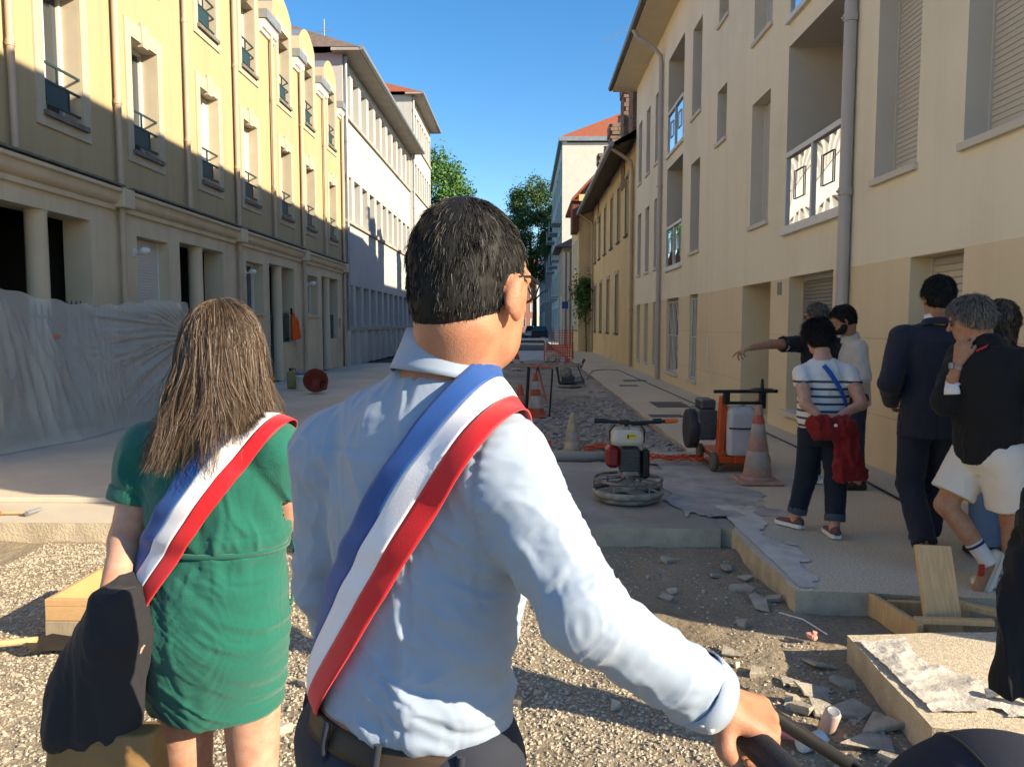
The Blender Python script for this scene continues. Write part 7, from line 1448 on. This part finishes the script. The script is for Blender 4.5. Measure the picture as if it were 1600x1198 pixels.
mb = MB(); mb.tube([(1.90, 7.72, .83), (2.53, 7.70, .835)], 0.018, 10); mb.bbox((2.0, 7.70, .70), (2.06, 7.76, .83), .006); mb.bbox((2.36, 7.70, .66), (2.42, 7.76, .83), .006); mb.bbox((2.02, 7.71, .70), (2.42, 7.74, .73), .004); mb.build('handlebar', M_blackplastic, fs_)
mb = MB(); ring(mb, (2.365, 7.66, .85), 0.105, 0.014); mb.lathe([(.02, .80), (.02, .87), (.012, .96)], (2.365, 7.66, 0), 10)
for k in range(3): a = 2*PI*k/3; mb.tube([(2.365, 7.66, .85), (2.365 + .1 * math.cos(a), 7.66 + .1 * math.sin(a), .85)], 0.009, 6)
mb.build('depth_wheel', M_blackplastic, fs_)
mb = MB(); mb.bbox((1.80, 7.95, .30), (2.0, 8.4, .62), .02); mb.bbox((1.84, 7.98, .62), (1.99, 8.3, .72), .015); mb.build('engine', M_eng, fs_)
mb = MB(); mb.lathe([(.20, 0), (.21, .01), (.21, .10), (.19, .11)], (0, 0, 0), 24, 0, Matrix.Translation((1.78, 8.15, .40)) @ Matrix.Rotation(math.radians(90), 4, 'Y') @ Matrix.Translation((0, 0, -.06)), True); mb.build('blade_guard', mat('dark_guard', (0.05, 0.045, 0.045), 0.5, var=0.3), fs_)
for (x, y) in ((1.93, 7.80), (2.46, 7.80), (1.93, 8.42), (2.46, 8.42)):
    mb = MB(); mb.lathe([(.05, -.026), (.098, -.022), (.10, 0), (.098, .022), (.05, .026)], (0, 0, 0), 24, 0, Matrix.Translation((x, y, .10)) @ Matrix.Rotation(math.radians(90), 4, 'Y')); mb.build('wheel', mat('dusty_rubber', (0.14, 0.13, 0.11), 0.9, var=0.3), fs_)

# ================================================================ stroller
st = empty('stroller', (0.8, 1.32, -0.15)); tag(st, 'black stroller pushed by the man in the pale blue shirt', 'stroller'); M_foam = mat('foam_grip', (0.016, 0.017, 0.021), 0.55, bump=0.2, bscale=200, spec=0.35); M_cano = mat('navy_canopy', (0.020, 0.024, 0.040), 0.85, bump=0.15, bscale=400, var=0.1)
ba, bb = np.array([0.238, 1.225, 0.955]), np.array([0.385, 0.80, 0.915]); hdv = unit(np.array([0.92, 0.38, 0]))
mb = MB(); mb.tube([ba + (bb - ba) * t for t in np.linspace(0, 1, 6)], 0.021, 16); mb.build('handle_grip', M_foam, st)
cen = np.array([0.90, 1.40, 0.42])
for e, side in ((ba, 1), (bb, -1)):
    mb = MB(); q = cen + np.array([0.0, 0.24 * side, 0.0]) - hdv * 0.15; mb.tube([e, e + hdv * 0.03 + (0, 0, -0.004), e + hdv * 0.09 + np.array([0, 0, -0.05]), q + (0, 0, 0.1), q + np.array([0.1, 0, -0.2])], [0.020, 0.020, 0.015, 0.013, 0.013], 12); mb.build('frame_tube', M_blackplastic, st)
F = Field(cen - (0.42, 0.40, 0.3), cen + (0.5, 0.42, 0.42), 0.009); F.ell(cen + (0.02, 0.0, 0.02), (0.27, 0.245, 0.275), None, 0.0); F.ell(cen + (0.16, 0.04, -0.06), (0.27, 0.20, 0.26), None, 0.0, carve=True); F.plane(cen + (0, 0, -0.12), (0, 0, -1)); can = to_mesh(F, 'canopy', M_cano, st, lambda P, N: 0.003 * (ridge(P * 4, 3) - .4))
for a in (-18, 22):
    mb = MB(); aa = math.radians(a); mb.tube([cen + np.array([0.02 + math.sin(aa) * 0.27 * math.sin(t), math.cos(t) * 0.247, 0.02 + 0.277 * math.sin(t) * math.cos(aa)]) for t in np.linspace(0.05, PI - 0.05, 30)], 0.0035, 6); mb.build('canopy_seam', M_foam, can)
F = Field(cen - (0.35, 0.35, 0.4), cen + (0.5, 0.4, 0.2), 0.012); F.loft(cen + (0.05, 0.02, -0.33), cen + (0.0, 0, 0.0), (1, 0, 0), (1, 0, 0), [(0, .26, .15, 0, 0), (0.4, .24, .19, 0, 0), (1.0, .2, .2, 0, 0)], 0.02); to_mesh(F, 'seat_shell', M_cano, st)
for (x, y, r) in ((0.60, 1.62, .11), (0.72, 1.06, .11), (1.20, 1.78, .09), (1.30, 1.26, .09)):
    mb = MB(); M_ = Matrix.Translation((x, y, -0.15 + r + .02)) @ Matrix.Rotation(math.atan2(0.38, 0.92), 4, 'Z') @ Matrix.Rotation(math.radians(90), 4, 'X'); mb.lathe([(r * .6, -.02), (r * .96, -.02), (r, 0), (r * .96, .02), (r * .6, .02)], (0, 0, 0), 24, 0, M_); wh = mb.build('wheel', M_foam, st); mb = MB(); mb.tube([(x, y, -0.13 + r), (x + .05, y * .5 + cen[1] * .5, .1), (cen[0], cen[1] + (y - cen[1]) * .6, .2)], 0.012, 8); mb.build('leg', M_blackplastic, st)

# ================================================================ plastic sheeting over the railings, left
def sheeting():
    n, m = 240, 90; s = np.linspace(0, 1, n); base = np.interp(s, [0, .12, .2, .3, .45, .65, .85, 1], [7.4, 8.62, 9.2, 9.75, 10.8, 11.9, 13.1, 14.2]); bx = np.interp(s, [0, .12, .2, .3, .45, .65, .85, 1], [-6.05, -6.0, -5.9, -5.72, -5.78, -5.85, -5.97, -6.1])
    ty = np.interp(s, [0, .12, .2, .3, .45, .65, .85, 1], [7.4, 8.8, 9.2, 9.9, 10.9, 12.0, 13.4, 14.2]); tz_ = np.interp(s, [0, .1, .17, .22, .3, .38, .5, .62, .8, .93, 1], [1.95, 1.97, 1.96, 1.90, 1.84, 1.80, 1.77, 1.82, 1.92, 1.90, 1.89]); tx = np.full(n, -6.24)
    G = np.zeros((m, n, 3))
    for j in range(m):
        v = j / (m - 1); q = v ** 0.8; G[j, :, 0] = tx + (bx - tx) * q ** 1.5; G[j, :, 1] = ty + (base - ty) * q; G[j, :, 2] = tz_ * (1 - v) + 0.012 * v
    P = G.reshape(-1, 3); S_ = np.tile(s, m); V_ = np.repeat(np.linspace(0, 1, m), n)
    vert = (ridge(np.stack([S_ * 26, V_ * 1.2, 0 * S_], 1), 4) - .35) * np.clip(1.15 - S_ * 1.6, 0.1, 1); fan = np.arctan2(V_ - 0.32, 1.02 - S_); dgn = (ridge(np.stack([fan * 7.0, 0.5 * np.hypot(S_ - 1, V_ - .3) * 3, 0 * S_], 1), 9) - .35) * np.clip((S_ - .3) * 2.2, 0, 1) * (0.35 + 0.65 * (1 - V_))
    sm = (ridge(np.stack([S_ * 40, V_ * 12, 0 * S_], 1), 12) - .35) * 0.25
    P[:, 0] += (vert * 0.075 + dgn * 0.085 + sm * 0.03) * np.clip(V_ * 6, 0.15, 1) * np.clip((1 - V_) * 5, 0.1, 1); P[:, 2] += 0.02 * (V_ < 0.02) * np.sin(S_ * 60)
    mt = mat('translucent_sheet', (0.74, 0.69, 0.60), 0.45, var=0.12, vscale=2.5, spec=0.35, alpha=0.50)
    i, j = np.meshgrid(np.arange(m - 1), np.arange(n - 1), indexing='ij'); Q = np.stack([i*n + j, i*n + j + 1, (i+1)*n + j + 1, (i+1)*n + j], 2).reshape(-1, 4)
    o = from_np('plastic_sheet', P, Q, mt, org=(-6, 10.5, 0), smooth=True); tag(o, 'large translucent dust sheet draped over the railings on the left', 'sheet')
sheeting()
for (y, z, lab) in ((9.9, 1.35, 'upper orange clamp holding the dust sheet where it is knotted'), (10.0, .72, 'lower orange clamp on the dust sheet below the knotted one'), (13.8, 1.22, 'orange clamp at the right end of the dust sheet')):
    mb = MB(); mb.bbox((-6.10, y - .018, z - .03), (-6.05, y + .018, z + .03), .008); o = mb.build('clamp', mat('orange_clamp', (0.6, 0.14, 0.03), 0.5), org=(-6.06, y, z)); tag(o, lab, 'clamp', 'orange clamps on the dust sheet')
rf = empty('railing', (-6.27, 10.5, 0)); tag(rf, 'dark spiked railing behind the dust sheet', 'railing')
for k in range(49):
    y = 7.5 + k * 0.135; mb = MB(); mb.cyl((-6.28, y, 0.05), (-6.28, y, 1.66), 0.010, n=6); mb.cyl((-6.28, y, 1.66), (-6.28, y, 1.78), 0.018, 0.002, n=6); mb.build('bar', M_iron, rf)
for z in (0.2, 1.58): mb = MB(); mb.box((-6.295, 7.45, z), (-6.265, 14.1, z + .04)); mb.build('rail', M_iron, rf)

# ================================================================ things by the left doors
hv = empty('work_jacket', (-6.40, 21.25, 1.4)); tag(hv, 'orange work jacket hanging on the gate of the yellow terrace', 'jacket')
F = Field((-6.62, 21.0, 0.95), (-6.2, 21.55, 2.0), 0.012); F.loft((-6.42, 21.25, 1.80), (-6.40, 21.30, 1.08), (0, 1, 0), (0, 1, 0), [(0, .06, .05, 0, 0), (.2, .14, .07, 0, 0), (.6, .17, .08, 0, 0), (1, .19, .08, 0, 0)], 0.0); F.cone((-6.36, 21.38, 1.6), (-6.33, 21.46, 1.15), .06, .05, .03); to_mesh(F, 'cloth', mat('hi_vis_orange', (0.75, 0.10, 0.01), 0.7, var=0.15), hv, lambda P, N: 0.02 * (ridge(P * np.array([8, 8, 3]), 3) - .4)); mb = MB(); mb.tube([(-6.45, 21.22, 1.78), (-6.45, 21.2, 1.95)], 0.03, 8); mb.build('hood', M_blackcloth, hv)
def can_(name, label, x, y, r, h, m, cat, z=0):
    E = empty(name, (x, y, z)); tag(E, label, cat); mb = MB(); mb.lathe([(r * .86, 0), (r * .9, .01), (r, h), (r * 1.03, h), (r * 1.03, h - .02), (r * .94, h - .02), (r * .8, .03)], (x, y, z), 20); mb.build('body', m, E); mb = MB(); mb.tube([(x + r * math.cos(t), y, z + h + r * .6 * math.sin(t)) for t in np.linspace(0, PI, 10)], 0.006, 6); mb.build('handle', M_zinc, E); return E
can_('bucket', 'white bucket beside the red tub by the yellow terrace', -5.05, 17.4, .17, .34, M_white, 'bucket'); can_('bucket', 'blue bucket behind the white bucket by the terrace', -5.25, 18.0, .15, .36, mat('blue_plastic', (0.12, 0.22, 0.42), .5), 'bucket'); can_('bucket', 'small black bucket behind the red tub', -4.75, 17.8, .13, .36, M_blackplastic, 'bucket')
E = empty('jerrycan', (-5.45, 17.9, 0)); tag(E, 'olive jerrycan standing left of the buckets', 'jerrycan'); mb = MB(); mb.bbox((-5.56, 17.8, 0), (-5.34, 17.98, .42), .03); mb.build('body', mat('olive_plastic', (0.28, 0.25, 0.10), .5, var=.2), E); mb = MB(); mb.cyl((-5.50, 17.9, .42), (-5.50, 17.9, .48), .03); mb.tube([(-5.46, 17.9, .42), (-5.44, 17.9, .47), (-5.38, 17.9, .47), (-5.37, 17.9, .42)], .012, 6); mb.build('cap', M_blackplastic, E)
E = empty('tub', (-4.6, 16.7, 0)); tag(E, 'red mortar tub tipped on its side by the left wall', 'tub'); mb = MB(); mb.lathe([(.02, 0), (.16, 0), (.25, .28), (.27, .29), (.24, .27), (.15, .03), (.02, .03)], (0, 0, 0), 24, 0, Matrix.Translation((-4.62, 16.75, .2)) @ Matrix.Rotation(math.radians(70), 4, 'X') @ Matrix.Rotation(math.radians(20), 4, 'Y')); mb.build('body', mat('red_rubber', (0.26, 0.05, 0.03), .6, var=.3, vscale=8), E); mb = MB(); mb.tube([(-4.38 + .07 * math.sin(t), 16.6, .18 + .1 * math.cos(t)) for t in np.linspace(0, 2*PI, 14)], .018, 6); mb.build('handle', M_blackplastic, E)

# ================================================================ works further down the trench
E = empty('plate_compactor', (1.18, 19.6, -.1)); tag(E, 'grey plate compactor with tubular frame in the trench', 'machine'); mb = MB(); mb.tube([(.88, 19.5, .0), (.80, 19.5, .42), (.98, 19.5, .50), (1.35, 19.5, .44), (1.50, 19.5, .05), (.88, 19.5, .0)], .022, 8); mb.tube([(.90, 19.95, .0), (.84, 19.95, .42), (1.0, 19.95, .5), (1.37, 19.95, .44), (1.52, 19.95, .05), (.90, 19.95, .0)], .022, 8); mb.tube([(1.42, 19.5, .40), (1.52, 19.4, .62)], .02, 8); mb.tube([(1.44, 19.95, .40), (1.54, 19.9, .62)], .02, 8); mb.build('frame', M_iron, E)
mb = MB(); mb.bbox((.85, 19.4, -.10), (1.58, 20.05, -.03), .03); mb.build('base_plate', M_dusty, E); mb = MB(); mb.lathe([(.14, 0), (.16, .05), (.16, .2), (.1, .26)], (1.05, 19.7, .14), 18); mb.build('fuel_tank', M_dusty, E); mb = MB(); mb.bbox((.95, 19.55, -.03), (1.3, 19.9, .18), .02); mb.build('engine', M_eng, E); mb = MB(); mb.lathe([(.13, -.05), (.14, 0), (.13, .05)], (0, 0, 0), 18, 0, Matrix.Translation((1.40, 19.55, .06)) @ Matrix.Rotation(PI / 2, 4, 'X')); mb.build('exciter', M_dusty, E)
E = empty('plank_trestle', (.35, 16.3, -.1)); tag(E, 'scaffold planks on a red trestle crossing the trench', 'trestle'); mb = MB(); mb.bbox((-1.0, 16.1, .61), (1.1, 16.32, .64), .005); mb.build('plank', M_pine2, E); mb = MB(); mb.bbox((-1.0, 16.36, .62), (1.25, 16.58, .67), .005); mb.build('plank', M_dusty, E)
for x in (-.6, .28): mb = MB(); mb.tube([(x - .18, 16.1, -.12), (x, 16.3, .6), (x + .18, 16.5, -.12)], .02, 6); mb.tube([(x - .18, 16.5, -.12), (x, 16.3, .6), (x + .18, 16.1, -.12)], .02, 6); mb.build('trestle_leg', M_or, E)
for (x, y, h, lab) in ((.02, 13.1, .78, 'black post leaning left of the orange and white cone'), (.42, 13.0, .75, 'thin black post right of the orange and white cone')):
    E = empty('barrier_post', (x, y, -.1)); tag(E, lab, 'post'); mb = MB(); mb.tube([(x, y, -.1), (x + .05, y, h)], .028 if x < .2 else .016, 8); mb.build('post', M_blackplastic, E); mb = MB(); mb.bbox((x - .09, y - .09, -.12), (x + .09, y + .09, -.07), .01); mb.build('foot', M_blackplastic, E)
mb = MB(); mb.tube([(.07, 13.1, .76), (.25, 13.05, .80), (.47, 13.0, .76)], .016, 6); o = mb.build('barrier_rail', M_or, org=(.2, 13, .7)); tag(o, 'orange rail joining the two black posts', 'rail')
E = empty('concrete_pipe', (1.15, 30.3, -.1)); tag(E, 'short concrete pipe ring lying in the trench, its end open towards us', 'pipe'); mb = MB(); mb.lathe([(.12, 0), (.26, 0), (.26, .9), (.12, .9)], (0, 0, 0), 24, 0, Matrix.Translation((1.12, 30, .14)) @ Matrix.Rotation(-PI / 2, 4, 'X'), close=False); mb.build('ring', M_conc_side, E)
E = empty('cement_mound', (.4, 28, -.1)); tag(E, 'low rounded mound of cement beside the pipe ring', 'mound'); mb = MB(); mb.lathe([(.55, -.05), (.48, .16), (.3, .27), (.05, .30)], (.35, 28.4, -.1), 22); mb.build('mound', M_rubbledirt, E)
M_net = mat('orange_net', (0.70, 0.10, 0.02), 0.6)
def net(label, x0, x1, y, z0, z1, step):
    E = empty('barrier_net', ((x0 + x1) / 2, y, z0)); tag(E, label, 'barrier'); mb = MB(); nx = int((x1 - x0) / step); nz = int((z1 - z0) / step)
    for i in range(nx + 1): mb.box((x0 + i * step, y - .01, z0), (x0 + i * step + .022, y + .01, z1))
    for k in range(nz + 1): mb.box((x0, y - .012, z0 + k * step), (x1, y + .012, z0 + k * step + .028))
    o = mb.build('mesh', M_net, E); o['kind'] = 'stuff'
    for x in (x0, x1): mb = MB(); mb.cyl((x, y, z0 - .1), (x, y, z1 + .1), .025, n=6); mb.build('stake', M_or, E)
net('orange barrier netting across the far end of the trench', .85, 2.1, 33.5, 0, .62, .10); net('taller orange barrier netting behind the first', 1.3, 2.3, 37, 0, 1.25, .12)
mb = MB(); mb.box((-2, 46.5, .55), (1.4, 46.55, .68)); mb.box((-1.9, 46.45, -.08), (-1.8, 46.6, .55)); mb.box((1.2, 46.45, -.08), (1.3, 46.6, .55)); o = mb.build('road_barrier', M_white, org=(-.3, 46.5, 0)); tag(o, 'low white road barrier beyond the works', 'barrier')
# fallen net and hose near the cream cone
for i, (x0, y0, x1, y1, lab) in enumerate(((-.9, 10.2, .35, 10.0, 'tangled orange net lying left of the cream cone'), (.75, 9.75, 1.25, 9.7, 'tangled orange net lying right of the cream cone'), (1.35, 8.25, 1.95, 8.2, 'orange net strip at the edge of the slab near the saw'))):
    mb = MB(); rs = np.random.default_rng(40 + i)
    for k in range(9):
        y_ = rs.uniform(-.12, .12); pts = [(x0 + (x1 - x0) * t, y0 + (y1 - y0) * t + y_ + rs.uniform(-.04, .04), (float(dig2(np.array([x0 + (x1 - x0) * t]), np.array([y0]))[0]) if y0 > 8.6 else 0.02) + .03 + rs.uniform(0, .05)) for t in np.linspace(0, 1, 12)]; mb.tube(pts, .007, 5)
    o = mb.build('fallen_net', M_net, org=(x0, y0, 0)); tag(o, lab, 'netting')
mb = MB(); mb.tube([(-.1, 8.85, -.03), (.3, 8.8, -.02), (.7, 8.78, -.02), (.95, 8.85, -.02)], [.06, .07, .065, .05], 12); o = mb.build('hose', mat('grey_hose', (0.36, 0.33, 0.28), .8, var=.2), org=(.4, 8.8, -.05)); tag(o, 'thick grey hose lying behind the slab at the foot of the cream cone', 'hose')

# ================================================================ on the pavement
mb = MB(); mb.tube([(3.62, 4.9, .012), (3.45, 5.5, .012), (3.2, 6.5, .012), (3.28, 7.6, .012), (3.32, 9.3, .012), (3.35, 12, .012), (3.22, 14, .012), (3.15, 19.4, .012), (3.07, 25.2, .012), (2.6, 25.6, .012), (2.16, 24.7, .012), (1.7, 21, .0)], .011, 6); o = mb.build('power_cable', M_blackplastic, org=(3.2, 10, 0)); tag(o, 'black power cable running along the pavement by the wall', 'cable')
M_cover = mat('iron_cover', (0.13, 0.12, 0.11), .7, var=.3, vscale=12, bump=.4, bscale=60)
for (x, y, sx, sy, lab) in ((2.72, 14.4, .62, 1.0, 'wide iron inspection cover on the pavement'), (2.33, 12.6, .55, .35, 'narrow iron cover nearer than the wide one'), (2.95, 20.6, .6, .5, 'far iron cover close to the wall'), (2.55, 18.9, .45, .35, 'small far iron cover near the kerb'), (3.05, 11.9, .4, .3, 'iron cover beside the black cable')):
    mb = MB(); mb.bbox((x - sx/2, y - sy/2, 0), (x + sx/2, y + sy/2, .006), .003); o = mb.build('inspection_cover', M_cover, org=(x, y, 0)); tag(o, lab, 'cover')
def tin(label, x, y, z, m, rot, crush=1.0):
    E = empty('drink_can', (x, y, z)); tag(E, label, 'can'); M_ = Matrix.Translation((x, y, z + .03)) @ Euler([math.radians(a) for a in rot]).to_matrix().to_4x4(); mb = MB(); mb.lathe([(.026, -.058), (.033, -.05), (.033 * crush, 0), (.033, .05), (.027, .058)], (0, 0, 0), 18, 0, M_); mb.build('body', m, E); mb = MB(); mb.lathe([(.003, .0585), (.025, .0585), (.027, .061), (.02, .056)], (0, 0, 0), 18, 0, M_, close=False); mb.build('lid', M_zinc, E)
tin('pink crushed can in the dirt near the stroller handle', 1.06, 2.95, -.14, mat('pink_can', (0.75, 0.10, 0.22), .35, var=.4, vscale=20, c2=(.7, .6, .62)), (80, 10, 40), .85); tin('pale faded can among the shards', 1.24, 3.03, -.14, mat('faded_can', (0.55, 0.38, 0.33), .5), (20, 8, 0)); tin('small silver blue can beside the pink one', 1.12, 2.90, -.15, mat('silver_can', (0.5, 0.56, 0.62), .35), (85, 0, 110), .9)
mb = MB(); lump(mb, (1.49, 3.89, -.115), .032, .012, 61); lump(mb, (1.475, 3.88, -.10), .022, .014, 62); lump(mb, (1.50, 3.90, -.098), .02, .012, 63); o = mb.build('crumpled_paper', mat('pink_paper', (0.72, 0.34, 0.28), .8), org=(1.49, 3.89, -.12)); tag(o, 'crumpled pink paper in the dirt between the slabs', 'litter')
mb = MB(); mb.tube([(1.42, 4.2, -.10), (1.50, 4.05, -.08), (1.57, 3.9, -.10)], .004, 5); o = mb.build('wire', M_white, org=(1.5, 4.05, -.1)); tag(o, 'thin white wire sticking out of the dirt', 'wire')
# ================================================================ far street furniture
E = empty('street_sign', (2.35, 49, 0)); tag(E, 'small blue square street sign on a pale post', 'sign'); mb = MB(); mb.cyl((2.32, 49, 0), (2.32, 49, 3.3), .05, n=8); mb.build('post', M_white, E); mb = MB(); mb.box((2.35, 48.93, 2.5), (2.75, 48.96, 2.95)); mb.build('panel', mat('sign_blue', (0.02, 0.08, 0.30), .5), E)
E = empty('hanging_plant', (3.2, 42.6, 2.6)); tag(E, 'green climbing plant hanging from the ochre wall', 'plant'); rs = np.random.default_rng(3); n = 2200; c = np.array([3.3, 42.4, 3.2]); d = rs.normal(size=(n, 3)) * np.array([.32, .25, .42]); P = c + d; P[:, 2] -= np.where(rs.random(n) < .2, rs.random(n) * 1.3, 0); u = rs.normal(size=(n, 3)); u /= np.linalg.norm(u, axis=1, keepdims=True); v = np.cross(u, rs.normal(size=(n, 3))); v /= np.linalg.norm(v, axis=1, keepdims=True); s = rs.uniform(.05, .1, (n, 1)); from_np('foliage', np.stack([P - u*s, P + v*s*.6, P + u*s, P - v*s*.6], 1).reshape(-1, 3), np.arange(4*n).reshape(-1, 4), leafmat('climber_leaf', (0.05, 0.10, 0.025)), E, smooth=False); mb = MB(); mb.tube([(3.4, 42.6, 0), (3.35, 42.5, 1.8), (3.3, 42.4, 3.2)], .03, 6); mb.build('stem', MATS['bark'], E)
def car(label, x, y, m):
    E = empty('parked_car', (x, y, -.08)); tag(E, label, 'car', 'cars parked down the street'); W_, z = .86, -.08; mb = MB(); pr_ = [(-2.1, .25), (-2.1, .75), (-1.6, .92), (-1.0, 1.02), (1.5, .98), (2.0, .85), (2.1, .3)]
    k = len(pr_); vs = [(x - W_, y + a, z + b) for a, b in pr_] + [(x + W_, y + a, z + b) for a, b in pr_]; mb.add(vs, [tuple(range(k)), tuple(range(2*k - 1, k - 1, -1))] + [((i + 1) % k, i, k + i, k + (i + 1) % k) for i in range(k)]); mb.build('body', m, E)
    mb = MB(); pr2 = [(-1.95, .86), (-1.5, 1.42), (.2, 1.45), (1.1, 1.0)]; k = 4; vs = [(x - W_ * .92, y + pr2[0][0], z + pr2[0][1]), (x - W_ * .75, y + pr2[1][0], z + pr2[1][1]), (x - W_ * .75, y + pr2[2][0], z + pr2[2][1]), (x - W_ * .92, y + pr2[3][0], z + pr2[3][1])]; vs += [(2 * x - a, b, c_) for a, b, c_ in vs]; mb.add(vs, [(0, 1, 2, 3), (7, 6, 5, 4), (0, 4, 5, 1), (1, 5, 6, 2), (2, 6, 7, 3)]); mb.build('cabin_glass', M_glass, E)
    for sx in (-1, 1):
        for dy in (-1.3, 1.3): mb = MB(); mb.lathe([(.2, -.1), (.31, -.1), (.32, 0), (.31, .1), (.2, .1)], (0, 0, 0), 16, 0, Matrix.Translation((x + sx * .78, y + dy, z + .32)) @ Matrix.Rotation(PI / 2, 4, 'Y')); mb.build('wheel', M_foam, E)
        mb = MB(); mb.box((x + sx * .7 - .12, y - 2.12, z + .6), (x + sx * .7 + .12, y - 2.09, z + .78)); mb.build('tail_lamp', M_redp, E)
car('silver car parked far down the street, nearer the middle', .9, 96, mat('silver_paint', (0.5, 0.52, 0.55), .3, metal=.5)); car('dark car parked by the kerb in front of the silver one', 1.6, 84, mat('dark_paint', (0.03, 0.03, 0.04), .3)); car('white car parked at the left kerb far down the street', -5.3, 72, mat('white_carpaint', (0.7, 0.7, 0.7), .3))
